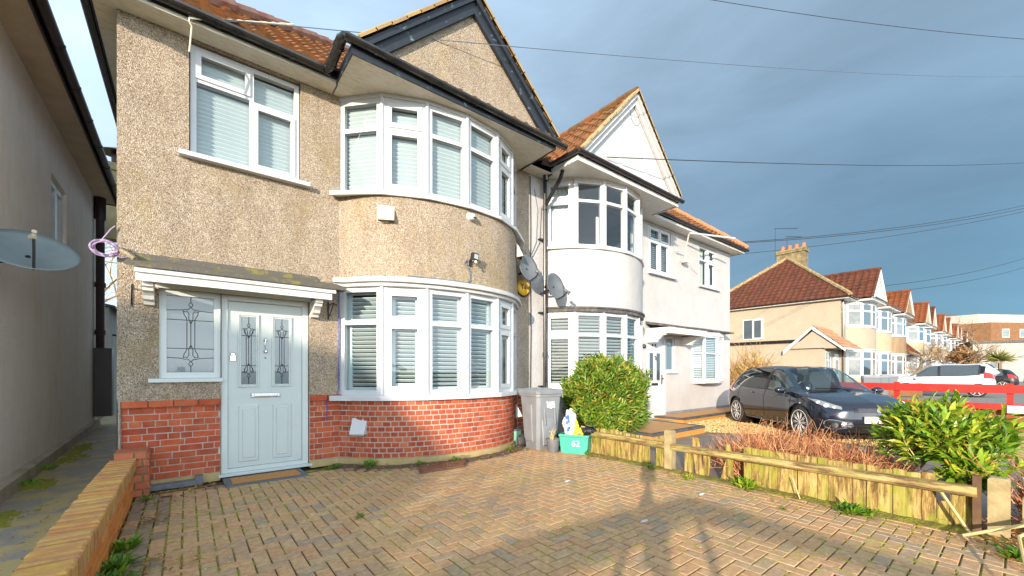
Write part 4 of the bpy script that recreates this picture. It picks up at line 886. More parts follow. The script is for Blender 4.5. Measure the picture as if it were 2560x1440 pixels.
# ================================================================ the terrace down the street
def terrace(x0, x1, bx, hw, has_g, wall, tile, zg=6.75, first=False, label='', lod=1):
    T = thing('terraced_house', label, 'house', ((x0+x1)/2, 5.9, 0), group='bay-fronted houses down the street')
    DY = 5.9; F = Fr(0, DY)
    V = [(bx-hw,DY),(bx-hw*.62,DY-.62),(bx+hw*.0,DY-.82),(bx+hw*.62,DY-.62),(bx+hw,DY)] if lod == 0 else [(bx-hw,DY),(bx-hw*.70,DY-.55),(bx-hw*.25,DY-.80),(bx+hw*.25,DY-.80),(bx+hw*.70,DY-.55),(bx+hw,DY)]
    w = MB(); grid_wall(w, F, x0, x1, 0, 4.97, [(x0+.15,x0+.95,3.65,4.85)] if first else [], d=0)
    if first:
        w.add([(x0,DY,0),(x0,DY,4.97),(x0,13.2,4.97),(x0,13.2,0)], [(0,1,2,3)])
    a = arcpts(V, 4)
    for z0, z1 in ((.0, .92), (2.42, 3.55)): w.sweep(a, -.2, .0, z0, z1)
    w.build('wall', wall, T)
    for z0, z1, zt in ((.92, 2.36, 1.88), (3.6, 4.9, 4.45)):
        for i in range(len(V)-1):
            (xa, ya), (xb, yb) = V[i], V[i+1]; l = math.hypot(xb-xa, yb-ya); Fq = Fr(xa, ya, xb-xa, yb-ya); t = (zt-z0)/(z1-z0)
            window(T, Fq, .0, l, z0, z1, FIX(t), ft=.13 if lod == 0 else .11, pane='greyglass' if (i+int(bx)) % 2 else 'dkglass')
        mb = MB(); mb.sweep(V, -.1, .06, z0-.05, z0-.001); mb.sweep(V, -.1, .05, z1+.001, z1+.06); mb.build('sill', 'upvc', T)
    if first: window(T, F, x0+.17, x0+.93, 3.67, 4.83, [(0,.5,0,.7,False),(.5,1,0,.7,False),(0,.5,.7,1,False),(.5,1,.7,1,True)], d=-.02, ft=.06, pane='greyglass')
    mb = MB(); mb.box(bx-hw*.85, bx+hw*.85, 4.86, DY, EZ, EZ+.09); mb.box(x0-(.3 if first else 0), x1, 5.5, DY, EZ, EZ+.05)
    if first: mb.box(x0-.3, x0, DY, 13.2, EZ, EZ+.05)
    mb.build('soffit', 'upvc_old', T)
    mb = MB(); gutter(mb, [(bx-hw*.88,4.80,5.09),(bx+hw*.88,4.80,5.09)], .06); gutter(mb, [(x0-(.33 if first else 0),5.43,5.05),(x1,5.43,5.05)], .055)
    if first: gutter(mb, [(x0-.36,5.40,5.05),(x0-.36,13.2,5.05)], .06)
    mb.build('gutter', 'black_pvc', T)
    r = MB(); kk = {0:.5, 1:.36}[lod]
    pl = [((0,RY,0),(0,1,0))]
    if first: pl.append(((x0-.34,5.42,0),(-1,1,0)))
    tiles(r, (x0-(.34 if first else 0),5.42,5.06), (1,0,0), (0,c39,s39), x1-x0+(.34 if first else 0), 5.3, tw=kk, tl=kk, seg=4, planes=pl)
    if first:
        tiles(r, (x0-.34,13.5,5.06), (0,-1,0), (c39,0,s39), 8.1, 5.3, tw=.3, tl=.33, seg=5, planes=[((x0-.34,5.42,0),(1,-1,0)), ((x0-.34,13.5,0),(1,1,0))])
        r.add([(x0-.33,5.43,5.03),(x1,5.43,5.03),(x1,RY,RZ-.05),(x0+3.7,RY,RZ-.05)], [(0,1,2,3)]); r.add([(x0-.33,5.43,5.03),(x0+3.7,RY,RZ-.05),(x0-.33,13.5,5.03)], [(0,1,2)])
    r.add([(x0+(3.7 if first else 0),RY,RZ-.02),(x1,RY,RZ-.02),(x1,13.5,5),(x0,13.5,5)], [(0,1,2,3)])
    ro = r.build('roof', 'tile_red' if first else tile, T)
    if first:
        mb = MB(); ridge_line(mb, (x0-.34,5.42,5.12), (x0+3.7,RY,RZ+.06), .1); ridge_line(mb, (x0-.34,13.5,5.12), (x0+3.7,RY,RZ+.06), .1); mb.build('ridge_tiles', simple('pale_lichened_ridge', (.22,.11,.06), .9, (.42,.34,.16), 9), ro)
    if has_g: gable(T, bx, hw*.86, 5.12, zg, 4.86, 7.6, 'paint' if first else wall, 'upvc_old', tile, verge=False, boardw=.09, tw=.3)
    return T
specs = [(26.4,31.75,29.45,1.95,True,'cream','tile_red',6.78,'cream end house with dark red hipped roof and a gabled side porch'),
 (31.75,36.4,33.75,1.85,False,'cream2','tile_red',6.7,'pale yellow house with louvred bay blinds, joined to the cream end house'),
 (36.4,44.9,38.7,2.0,True,'tan','tile_or',6.72,'brown rendered house with orange gable, third bay from the street corner'),
 (44.9,49.3,47.3,1.8,True,'cream2','tile_or',6.78,'cream house with orange gable and a steep red porch roof'),
 (49.3,54.9,51.1,1.7,True,'cream','tile_red',6.78,'narrow house whose dark red gable peeps behind the orange gable of the porched house'),
 (54.9,60.9,58.4,1.8,True,'tan','tile_or',6.75,'terraced house with the fifth gable, behind the bare street tree'),
 (60.9,67.0,63.3,1.8,True,'cream','tile_or',6.82,'terraced house with the sixth gable, half hidden behind the fifth'),
 (67.0,73.2,71.0,1.8,True,'cream2','tile_or',6.72,'terraced house with the seventh gable, bright orange and small'),
 (73.2,79.0,75.4,1.8,True,'cream','tile_or',6.72,'second smallest orange gabled house in the row'),
 (79.0,92.0,83.5,1.8,True,'cream','tile_red',6.6,'last and smallest house of the row beside the brick flats')]
TH = []
for i, (x0, x1, bx, hw, g_, wl, tl_, zg, lb) in enumerate(specs): TH.append(terrace(x0, x1, bx, hw, g_, wl, tl_, zg, i == 0, lb, 1 if i < 3 else 0))
T1 = TH[0]
FS = Fr(26.4, 13.2, 0, -1); # faces -X
FS.u = (0,-1); FS.n = (-1,0)
window(T1, FS, 13.2-10.62, 13.2-9.5, 3.10, 4.33, [(0,.5,0,1,False),(.5,1,0,1,True)], d=.06, ft=.06, pane='dkglass')
ex = MB(); ex.box(24.1, 26.39, 6.0, 13.0, 0, 2.72)
ex.build('side_extension', 'cream', T1)
mb = MB(); gutter(mb, [(24.03,7.2,2.74),(24.03,13.0,2.74)], .07); mb.box(24.06,24.1,7.2,13.0,2.68,2.83); mb.tube([(26.65,5.85,5.0),(26.65,5.85,0)], .05, 8); mb.build('gutter', 'black_pvc', T1)
window(T1, Fr(0,6.0), 24.2, 25.05, .95, 2.2, [(0,.5,0,.66,False),(.5,1,0,.66,False),(0,.5,.66,1,False),(.5,1,.66,1,False)], d=.03, ft=.07, pane='greyglass')
mb = MB(); mb.box(25.5,26.3,5.94,6.0,0,2.1); dq = mb.build('front_door', 'upvc', T1)
mb = MB(); mb.box(25.7,26.1,5.93,5.939,1.1,1.8); mb.build('pane', 'greyglass', dq)
# side porch gable
pg = MB(); P0, P1, P2 = (5.25,2.36), (6.42,3.42), (7.6,2.42)
tiles(pg, (23.8,5.2,2.34), (1,0,0), (0,.74,.67), 3.6, 1.62, tw=.3, tl=.28, seg=4, planes=[((27.4,5.2,0),(1,1,0))])
pg.add([(23.85,7.6,2.36),(26.4,7.6,2.36),(26.4,6.42,3.40),(23.85,6.42,3.40)], [(0,1,2,3)])
pg.build('porch_roof', simple('brown_pantile', (.36,.20,.11), .85, (.28,.14,.08), 5, isl=[(0,(.30,.15,.08)),(1,(.44,.27,.15))]), T1)
mb = MB(); mb.add([(23.95,5.5,2.36),(23.95,7.35,2.36),(23.95,6.42,3.22)], [(0,1,2)]); mb.box(23.96, 26.2, 5.5, 6.0, 2.33, 2.36); mb.build('porch_gable', 'cream', T1)
mb = MB()
for (ya, za), (yb, zb) in (((5.15,2.28),(6.42,3.44)), ((6.42,3.44),(7.68,2.28))):
    mb.prism([(23.84,ya,za),(23.84,yb,zb),(23.84,yb,zb-.2),(23.84,ya,za-.2+.08)], (.06,0,0))
mb.box(23.9,27.2,5.16,5.2,2.26,2.35); mb.build('porch_bargeboard', 'upvc', T1)
ck = MB(); ck.box(31.45,32.15,8.9,10.5,7.4,9.25); ck.box(31.38,32.22,8.83,10.57,9.1,9.22); ck.box(31.41,32.19,8.86,10.54,9.25,9.36)
chs = ck.build('chimney', simple('lichened_ochre_chimney', (.30,.24,.11), .95, (.13,.10,.06), 3.5, bmp=(15,.6,.02)), T1)
mb = MB()
for y in (9.05,9.45,9.85,10.25): mb.lathe([(.15,9.36),(.16,9.40),(.12,9.5),(.125,9.64),(.14,9.68)], (31.8,y,0), n=10)
mb.build('chimney_pots', simple('terracotta_pot', (.48,.17,.08), .8), chs)
def aerial(loc, h_, arm, ang, label, n=7):
    t = thing('television_aerial', label, 'aerial', loc); x, y, z = loc; dx, dy = math.cos(ang), math.sin(ang)
    mb = MB(); mb.tube([(x,y,z),(x,y,z+h_)], .02, 5); mb.build('mast', 'cable', t)
    mb = MB(); mb.tube([(x-dx*.1,y-dy*.1,z+h_),(x+dx*arm,y+dy*arm,z+h_)], .014, 4)
    for i in range(n): a = arm*(i+.5)/n; mb.tube([(x+dx*a-dy*.18,y+dy*a+dx*.18,z+h_),(x+dx*a+dy*.18,y+dy*a-dx*.18,z+h_)], .008, 4)
    mb.build('boom', 'cable', t); return t
aerial((30.9,10.4,8.7), 2.1, 1.5, R(-40), 'tall television aerial beside the ochre chimney stack')
aerial((31.5,9.9,9.2), 1.05, 1.0, R(-35), 'shorter television aerial fixed to the ochre chimney stack')
aerial((5.9,9.0,8.25), 1.0, .85, R(-50), 'small aerial peeping over the right slope of the pebbledashed gable', 3)
# red porch roof on the porched house and a canopy on the brown one
mb = MB(); mb.prism([(44.6,5.0,2.45),(44.6,5.9,2.45),(44.6,5.9,3.5)], (1.5,0,0)); mb.build('porch_roof', 'tile_red', TH[3])
mb = MB(); mb.prism([(42.0,4.9,2.5),(42.0,5.9,2.75),(42.0,5.9,2.4),(42.0,4.9,2.4)], (2.4,0,0)); mb.build('canopy', 'slate', TH[2])
mb = MB(); mb.box(42.6,43.6,5.85,5.9,0,2.1); mb.build('front_door', 'upvc', TH[2])
# flats
FB = thing('block_of_flats', 'flat-roofed orange brick flats with a white top storey at the end of the street', 'flats', (114, 6, 0))
poly = [(108,3.5,0),(121,-4.5,0),(135,6,0),(118,22,0),(110,16,0)]
mb = MB(); mb.prism(poly, (0,0,9.6)); mb.build('wall', 'flatbrick', FB)
mb = MB(); mb.prism([(109.5,5,9.6),(120,-1.5,9.6),(130,6,9.6),(117,18,9.6),(111,15,9.6)], (0,0,1.7)); mb.build('penthouse', 'roofing', FB)
mb = MB(); mb.box(112,114,8,11,11.3,11.8); mb.build('roof_plant', 'slate', FB)
Fb = Fr(108, 3.5, 13, -8)
for i, a in enumerate((2.2, 5.8, 9.4)):
    for z in (1.2, 4.2, 7.0):
        mb = MB(); mb.fbox(Fb, a, a+1.5, -.05, .06, z, z+1.5); o = mb.build('window', 'upvc', FB); mb = MB(); mb.fbox(Fb, a+.12, a+1.38, .05, .075, z+.12, z+1.38); mb.build('pane', 'greyglass', o)
for z in (3.9, 6.7): mb = MB(); mb.fbox(Fb, 9.0, 12.6, .07, 1.4, z-.2, z+1.0); mb.build('balcony', 'upvc', FB)
WB = thing('low_building', 'long white low building with dark flat roof edge in front of the brick flats', 'building', (82, 0, 0))
mb = MB(); mb.prism([(75.5,3.9,0),(79,-7,0),(98,-7,0),(92,7,0)], (0,0,4.6)); mb.build('wall', 'offwhite', WB)
mb = MB(); mb.prism([(75.2,4.1,4.6),(78.8,-7.3,4.6),(98,-7.3,4.6),(92,7.3,4.6)], (0,0,.28)); mb.build('roof_edge', 'slate', WB)
Fb = Fr(75.5, 3.9, 3.5, -10.9)
for a in (1.5, 4.5, 7.5):
    mb = MB(); mb.fbox(Fb, a, a+.9, -.03, .05, 1.6, 3.0); mb.build('window', 'greyglass', WB)
# ================================================================ ground
def sheet(name, pts, z, mat, kind='structure', sub=0):
    mb = MB(); mb.add([(x, y, z if not callable(z) else z(x, y)) for x, y in pts], [tuple(range(len(pts)))]); o = mb.build(name, mat); o['kind'] = kind; return o
sheet('ground', [(-900,-900),(900,-900),(900,900),(-900,900)], -.16, 'ground')
sheet('ground', [(-.62,-4.2),(13.5,-4.2),(13.5,8),(-.62,8)], -.035, 'soil')
sheet('ground', [(13.5,-4.2),(110,-4.2),(110,8),(13.5,8)], -.03, 'pavement')
sheet('pavement', [(-40,-6.2),(120,-6.2),(120,-4.2),(-40,-4.2)], -.02, 'pavement')
mb = MB(); mb.box(-40,120,-6.34,-6.2,-.14,-.02); struct(mb.build('kerb', 'concrete'))
sheet('road', [(-40,-13),(120,-13),(120,-6.34),(-40,-6.34)], -.13, 'asphalt')
# alley path slopes down towards the street
mb = MB(); n = 14
for i in range(n+1):
    y = 1.5+i*1.5; z = -.15+.19*min(1, max(0, (y-5.5)/8)); mb.v += [(-1.7, y, z), (-.60, y, z+.015)]
mb.f = [(2*i,2*i+1,2*i+3,2*i+2) for i in range(n)]; mb.m = [0]*n; struct(mb.build('path', 'alley'))
# block-paved drive: real blocks in a 90 degree herringbone over a mossy bed
sheet('paving_bed', [(-.40,-4.15),(4.72,-4.15),(4.72,5.6),(-.40,5.6)], -.0055, 'joint')
BW, BL, JT = .0925, .185, .0085
pv = MB(); pg_ = MB()
bayQ = offset([(x, y) for x, y in arc], .26)
def bay_edge_y(x):
    for i in range(len(bayQ)-1):
        if bayQ[i][0] <= x <= bayQ[i+1][0]:
            q = (x-bayQ[i][0])/(bayQ[i+1][0]-bayQ[i][0]+1e-9); return bayQ[i][1]*(1-q)+bayQ[i+1][1]*q
    return 5.45
def block(mb, x0, y0, x1, y1, g=JT):
    cx, cy = (x0+x1)/2, (y0+y1)/2; z = .002+.003*fbm(cx, cy, 0, .9)+rnd.uniform(-.0013, .0013)
    hx, hy = (x1-x0)/2-g/2, (y1-y0)/2-g/2
    if hx < .012 or hy < .012: return
    a = rnd.uniform(-.008, .008); ax = Vector((math.cos(a), math.sin(a), rnd.uniform(-.006,.006))); ay = Vector((-math.sin(a), math.cos(a), rnd.uniform(-.006,.006)))
    mb.cham((cx, cy, z-.02), ax, ay, (0,0,1), hx, hy, .02, .0045)
def yfront(x): return min(5.46, bay_edge_y(x)) if 1.3 < x < 4.75 else 5.46
XL = -.12
W = BW
i0 = int((XL-.6)/W)-60
def inside(cx, cy): return cx > XL and cx < 4.60 and cy < yfront(cx)-.12 and cy > -2.6
def clipblock(x0, y0, x1, y1):
    x0 = max(x0, XL); x1 = min(x1, 4.60); y1 = min(y1, yfront((x0+x1)/2)-.10)
    if x1-x0 > .02 and y1-y0 > .02 and y1 > -2.6: block(pv, x0, y0, x1, y1)
# herringbone: L-shaped pairs on a W grid; cell (i,j): horizontal starts where (i-j)%4==0, vertical where (i-j)%4==3
NX = int(4.8/W)+4; NY = int(8.4/W)+4
for i in range(-3, NX):
    for j in range(-3, NY):
        x = XL+i*W; y = -2.7+j*W; k = (i-j) % 4
        if k == 0: clipblock(x, y, x+2*W, y+W)
        elif k == 3: clipblock(x, y-W, x+W, y+W) if False else clipblock(x, y, x+W, y+2*W)
for c, (x0, mbk) in enumerate(((-.40, pg_), (-.305, pg_), (-.212, pg_))):
    y = -2.6+c*.06
    while y < 5.25: block(mbk if rnd.random() < .75 else pv, x0, y, x0+BW, y+BL); y += BL
x = -.40
while x < 4.6:      # soldier course along the house
    ye = yfront(x+.05); m_ = pg_ if rnd.random() < .4 else pv
    if x < 1.3: block(m_, x, 5.365, x+BL, 5.455)
    else: block(m_, x, ye-.095, x+BW*1.2, ye)
    x += BL if x < 1.3 else BW*1.2
y = -2.6
while y < 4.6: block(pg_ if rnd.random() < .5 else pv, 4.605, y, 4.695, y+BL); y += BL
struct(pv.build('driveway', 'paver')); struct(pg_.build('driveway_border', 'paver_grey'))
# moss swelling out of the joints
mo = MB()
for _ in range(4200):
    x = rnd.uniform(-.39, 4.75); y = rnd.uniform(-1.2, 5.3)
    w_ = fbm(x, y, 5, .8)+(.55 if x < .25 else 0)+(.5 if x > 4.25 else 0)+(.25 if y > 4.6 else 0)
    if w_ < rnd.uniform(-.1, .6) or y > yfront(x): continue
    gx = XL+round((x-XL)/W)*W if x > XL else min((-.40,-.305,-.212,-.12), key=lambda q: abs(q-x)); s_ = rnd.uniform(.010, .024)
    if rnd.random() < .65: mo.cham((gx, y, .0), (1,0,0), (0,1,0), (0,0,1), rnd.uniform(.003,.006), s_*rnd.uniform(1,2.5), .004, .0025)
    else: gy = -2.7+round((y+2.7)/W)*W; mo.cham((x, gy, .0), (1,0,0), (0,1,0), (0,0,1), s_*rnd.uniform(1,2), rnd.uniform(.003,.006), .004, .0025)
mo = mo.build('moss', 'moss'); mo['kind'] = 'stuff'
# mossy strip along the fence and the house foot
def strip(name, pts, w0, w1, mat, zf=.006):
    mb = MB(); P, L_ = pathfn(pts); n = int(L_/.06); V = []
    for i in range(n+1):
        x, y, nx, ny = P(L_*i/n); a = w0*(1+.5*fbm(i*.13, 1)); b = w1*(1+.55*fbm(i*.21, 7)+.2*rnd.uniform(-1,1))
        V += [(x-nx*a, y-ny*a, zf), (x-nx*a*.3+nx*b*.3, y-ny*a*.3+ny*b*.3, zf+.02+.012*rnd.random()), (x+nx*b, y+ny*b, zf-.004)]
    F_ = []
    for i in range(n): F_ += [(3*i,3*i+1,3*i+4,3*i+3),(3*i+1,3*i+2,3*i+5,3*i+4)]
    mb.add(V, F_); o = mb.build(name, mat, smooth=True); o['kind'] = 'stuff'; return o
strip('moss_bank', [(4.78,-1.6),(4.80,1.5),(4.80,4.0),(4.75,4.75)][::-1], .06, .17, 'moss', .002) if False else None
mossmix = simple('moss_and_soil', (.15,.13,.03), .95, (.27,.27,.03), 9, .4, .6, bmp=(50,.9,.02))
strip('moss_bank', [(4.72,-1.6),(4.74,1.5),(4.76,2.8),(4.76,4.6)], .10, .08, mossmix, .001)
litter_bed = simple('dark_soil_litter', (.09,.065,.045), .95, (.17,.12,.06), 16, bmp=(50,.9,.015))
strip('soil_strip', [(q[0], q[1]) for q in offset(arc, .12)], .10, .13, litter_bed, -.004)
# neighbour's drive
sheet('driveway', [(4.86,-4.1),(8.9,-4.1),(8.9,3.1),(8.25,4.0),(8.2,5.3),(4.86,5.3)], -.010, 'printed')
gb = MB(); GP = [(8.9,-3.5),(13.5,-3.5),(13.5,5.0),(9.1,5.0),(8.25,5.2),(8.25,4.0),(8.9,3.1)]
gb.add([(x,y,-.004) for x,y in GP], [tuple(range(len(GP)))]); o = gb.build('gravel_bed', 'gravel_bed'); o['kind'] = 'structure'
gs = MB()
def inpoly(x, y, P_):
    c = False; j = len(P_)-1
    for i in range(len(P_)):
        if (P_[i][1] > y) != (P_[j][1] > y) and x < (P_[j][0]-P_[i][0])*(y-P_[i][1])/(P_[j][1]-P_[i][1])+P_[i][0]: c = not c
        j = i
    return c
for _ in range(15000):
    x, y = rnd.uniform(8.1, 13.5), rnd.uniform(.6, 5.1)
    if x > 11 and rnd.random() < .4: continue
    if not inpoly(x, y, GP) and not (rnd.random() < .05 and inpoly(x+.15, y, GP)): continue
    r_ = rnd.uniform(.010, .024); c = Vector((x, y, r_*.35)); a = rnd.uniform(0, 6.28); ax = Vector((math.cos(a), math.sin(a), rnd.uniform(-.3,.3))); ay = Vector((-ax.y, ax.x, rnd.uniform(-.3,.3)))
    V = [c+ax*r_, c+ay*r_*.8, c-ax*r_, c-ay*r_*.8, c+Vector((0,0,r_*.7))]; gs.add(V, [(0,1,4),(1,2,4),(2,3,4),(3,0,4)])
o = gs.build('gravel', 'gravel'); o['kind'] = 'stuff'
# tiled steps of the white house
ST = thing('tiled_step', 'low ochre tiled doorstep with charcoal edging along the white house wall', 'step', (10, 5.4, 0))
def step(par, x0, x1, y0, y1, z):
    mb = MB(); mb.box(x0+.01, x1-.01, y0+.01, y1, -.02, z-.045); mb.box(x0+.1, x1-.1, y0+.1, y1, z-.045, z-.004); mb.build('tread', 'quarry', par)
    e = MB(); x = x0
    while x < x1-.02: w = min(.2, x1-x); e.cham((x+w/2, y0+.05, z-.022), (1,0,0), (0,1,0), (0,0,1), w/2-.003, .05, .023, .006); x += .2
    for xx in (x0+.05, x1-.05):
        y = y0+.1
        while y < y1-.02: w = min(.2, y1-y); e.cham((xx, y+w/2, z-.022), (1,0,0), (0,1,0), (0,0,1), .05, w/2-.003, .023, .006); y += .2
    e.build('edging', 'edge_tile', par)
step(ST, 9.12, 13.4, 4.98, 5.75, .13)
S2 = thing('tiled_step', 'raised ochre tiled platform with charcoal edging behind the broken fence palings', 'step', (7.3, 4.6, 0)); step(S2, 6.35, 8.23, 4.03, 5.2, .14)
mb = MB(); mb.box(8.5,9.1,5.2,5.75,-.01,.06); tag(mb.build('doorstep', 'concrete'), 'grey threshold slab below the white front door', 'doorstep')

# ================================================================ garden wall on the left
GW = thing('garden_wall', 'low lichened brick boundary wall running from the driveway corner to the house', 'wall', (-.48, 3, 0))
P = lambda s_: (-.425, -1.5+s_, 1, 0)
mb = MB(); bricks_path(mb, P, 6.95, -.04, 5, .07, 'stretch', .014)
bkb = MB(); bkb.box(-.56, -.431, -1.5, 5.45, -.15, .31); bkb.build('core', 'mortar_dk', GW)
bricks_path(mb, lambda s_: (-.56, 5.45-s_, -1, 0), 6.95, -.11, 6, .07, 'stretch', .014)
mb.build('brickwork', 'brick_old', GW)
mb = MB(); y = -1.5
while y < 5.42:
    mb.cham((-.49+rnd.uniform(-.005,.005), y+.034, .335+rnd.uniform(-.006,.006)), (1,0,rnd.uniform(-.03,.03)), (0,1,0), (0,0,1), .098, .0275, .055, .009); y += .0695
mb.build('coping', 'brick_top', GW)
mb = MB(); bricks_path(mb, lambda s_: (-.55+s_, 5.455, 0, -1), .24, 0, 6, .074, 'stretch', .012); bricks_path(mb, lambda s_: (-.31, 5.455+s_, 1, 0), .3, 0, 6, .074, 'mix', .012)
mb.box(-.552,-.308,5.453,5.76,.444,.452); mb.build('pier', simple('orange_pier_brick', (.55,.22,.10), .85, (.46,.18,.09), 12, isl=BR), GW)
mb = MB(); mb.box(-.55,-.312,5.457,5.76,0,.445); mb.build('pier_core', 'mortar_dk', GW)
tf = MB()
tf.add([(-.62,2.9,-.135),(-.90,4.3,-.128),(-.66,6.3,-.10),(-.60,6.3,-.10),(-.60,4.3,-.10)], [(0,1,2,3,4)]); o = tf.build('turf_offcut', 'turf'); tag(o, 'strip of bright artificial turf lying on the alley path', 'artificial turf')

# ================================================================ palisade fences
def paling(mb, x, y, w, h_, lean=0., t=.018, z0=.0, tilt=0., axis=(0,1)):
    u = Vector((axis[0], axis[1], 0)); n_ = Vector((1,0,0)); up = Vector((tilt, 0, 1))+u*lean; up.normalize(); b = Vector((x, y, z0))
    p = [b-u*w/2, b+u*w/2]; top = h_+rnd.uniform(-.008,.008)
    q = [p[0]+up*top, p[1]+up*(top+rnd.uniform(-.012,.012))]
    mb.hexa([p[0], p[0]+n_*t, p[1]+n_*t, p[1], q[0], q[0]+n_*t, q[1]+n_*t, q[1]])
def fence_rail(mb, a, b, r=.045):
    a = Vector(a); b = Vector(b); u = (b-a).normalized(); n_ = Vector((1,0,0)); V = []
    N_ = 8
    for i in range(N_+1):
        p = a+(b-a)*i/N_+Vector((rnd.uniform(-.003,.003),0,rnd.uniform(-.004,.004)))
        V += [p+Vector((-.035,0,-.014)), p+Vector((-.022,0,.034)), p+Vector((.03,0,.04)), p+Vector((.03,0,-.038)), p+Vector((-.02,0,-.038))]
    F_ = [(5*i+k, 5*i+(k+1) % 5, 5*i+5+(k+1) % 5, 5*i+5+k) for i in range(N_) for k in range(5)]+[(0,1,2,3,4), tuple(5*N_+k for k in (4,3,2,1,0))]
    mb.add(V, F_)
NF = thing('palisade_fence', 'long mossy board fence with one broken rail, nearest the camera', 'fence', (4.72, 1.4, 0))
mb = MB(); y = 1.86
while y > .42:
    w = rnd.uniform(.075,.095); paling(mb, 4.745+rnd.uniform(-.006,.006), y, w-.003, .405+.02*fbm(y,0,0,2), rnd.uniform(-.012,.012), z0=.01); y -= w
paling(mb, 4.76, .30, .13, .30, 0, z0=.05); paling(mb, 4.77, .40, .08, .20, 0, z0=.0)
mb.build('boards', 'board', NF)
mb = MB(); paling(mb, 4.75, 2.53, .10, .30, .0, z0=.0); paling(mb, 4.76, 2.40, .09, .45, .12); paling(mb, 4.77, 2.33, .075, .30, -.04); paling(mb, 4.76, 2.12, .08, .30, -.25); paling(mb, 4.75, 2.02, .05, .42, .14); 
mb.build('broken_palings', 'board', NF)
mb = MB(); fence_rail(mb, (4.70,2.72,.31), (4.655,.22,.335)); mb.build('rail', 'rail', NF)
mb = MB(); mb.box(4.76,4.79,.22,1.9,.0,.05); mb.build('gravel_board', 'board', NF)
def post(loc, h_, label, w=.10, mat='concrete'):
    x, y = loc; mb = MB(); mb.cham((x, y, h_/2-.03), (1,0,0), (0,1,0), (0,0,1), w/2, w/2, h_/2+.03, .014); o = mb.build('fence_post', mat); tag(o, label, 'post', 'concrete posts of the palisade fences'); return o
post((4.78,2.79), .50, 'concrete post between the two runs of mossy palisade fence')
post((4.76,.115), .45, 'concrete post at the near end of the board fence under the laurel', .11)
mb = MB(); mb.box(4.70,4.76,.20,.245,-.02,.45); tag(mb.build('timber_post', simple('dark_timber', (.09,.05,.03), .9, (.16,.09,.04), 6)), 'dark upright timber post where the mossy rail ends', 'post')
FFN = thing('palisade_fence', 'short leaning board fence between the green box and the middle concrete post', 'fence', (4.85, 3.5, 0))
mb = MB(); y = 4.18
while y > 3.12:
    w = rnd.uniform(.085,.10); paling(mb, 4.86, y, w-.004, .40-.05*(4.2-y)/1.1+rnd.uniform(-.02,.02), .10+rnd.uniform(-.05,.05)); y -= w*1.02
for y in (2.98, 2.90): paling(mb, 4.84, y, .085, .39, 0)
mb.build('boards', 'board', FFN)
mb = MB(); fence_rail(mb, (4.80,4.30,.30), (4.76,2.84,.30)); mb.build('rail', 'rail', FFN)
# red fence of the far boundary
RFc = thing('red_rail_fence', 'bright red painted rail fence behind the dark car and laurel', 'fence', (13.6, 2, 0))
for nm, z0, z1 in (('top_rail', .77, .95), ('lower_rail', .42, .55)):
    mb = MB(); mb.box(13.58, 13.62, -2.9, 5.72, z0, z1); mb.build(nm, 'red_fence', RFc)
for y in (5.65, 3.9, 1.95, .18, -1.6):
    mb = MB(); mb.box(13.63, 13.73, y-.05, y+.05, -.02, .98); mb.build('post', 'red_dk' if y > 5 else 'red_fence', RFc)
mb = MB(); mb.box(13.5,13.57,-1.5,.22,.36,.52); tag(mb.build('white_board', 'paint'), 'white board leaning below the red rails at the right edge', 'board')
mb = MB(); mb.box(13.75,13.95,-2.9,5.7,-.02,.42); tag(mb.build('boundary_wall', 'flatbrick'), 'low brown brick wall running behind the red rail fence', 'wall')

# ================================================================ small things on our house
def tube_obj(name, pts, r, mat, par=None, n=6, **k): mb = MB(); mb.tube(pts, r, n); return mb.build(name, mat, par, **k)
DP = thing('drainpipe', 'tall black drainpipe on the party line between the pebbledashed and white houses', 'drainpipe', (5.33, 5.7, 0))
mb = MB(); mb.tube([(5.33,5.68,4.86),(5.33,5.68,.02)], .036, 10); mb.tube([(5.42,5.30,4.95),(5.42,5.36,4.82),(5.34,5.62,4.45),(5.33,5.68,4.36)], .036, 10); mb.build('pipe', 'black_pvc', DP)
mb = MB()
for z in (4.4, 3.05, 1.6): mb.tube([(5.33,5.68,z),(5.33,5.68,z-.09)], .047, 10)
for z in (3.75, 2.35, .95): mb.box(5.24,5.42,5.71,5.785,z,z+.02)
mb.tube([(5.33,5.65,4.98),(5.33,5.65,4.86)], [.07,.045], 8); mb.build('pipe_collars', 'black_pvc', DP)
tag(tube_obj('cable', [(5.04,5.775,4.9),(5.05,5.77,3.9),(5.04,5.77,2.9),(5.06,5.772,2.0),(5.04,5.77,1.0),(5.05,5.77,.6)], .009, 'cable'), 'thick black cable running down the joint between the two houses', 'cable', 'cables clipped to the house walls')
for i, (pts, lb) in enumerate((([(5.15,5.78,4.7),(5.24,5.78,4.3),(5.20,5.78,3.7),(5.08,5.78,3.45)], 'thin slack wire looping beside the black drainpipe'), ([(5.1,5.775,3.4),(5.28,5.775,3.7),(5.33,5.775,4.4)], 'thin wire rising from the dish to the gutter'), ([(4.62,5.75,3.5),(4.85,5.74,3.46),(5.03,5.76,3.33)], 'short black lead below the upper bay sill'))):
    tag(tube_obj('cable', pts, .005, 'cable', n=4), lb, 'cable', 'cables clipped to the house walls')
tag(tube_obj('cable', [(1.60,5.755,2.33),(1.60,5.752,2.0),(1.595,5.752,1.5),(1.60,5.752,1.05),(1.585,5.75,.93),(1.46,5.75,.925),(1.44,5.75,.86),(1.455,5.76,.7),(1.44,5.76,.60)], .0045, 'bluecable'), 'blue cable hanging down the edge of the lower bay window', 'cable', 'cables clipped to the house walls')
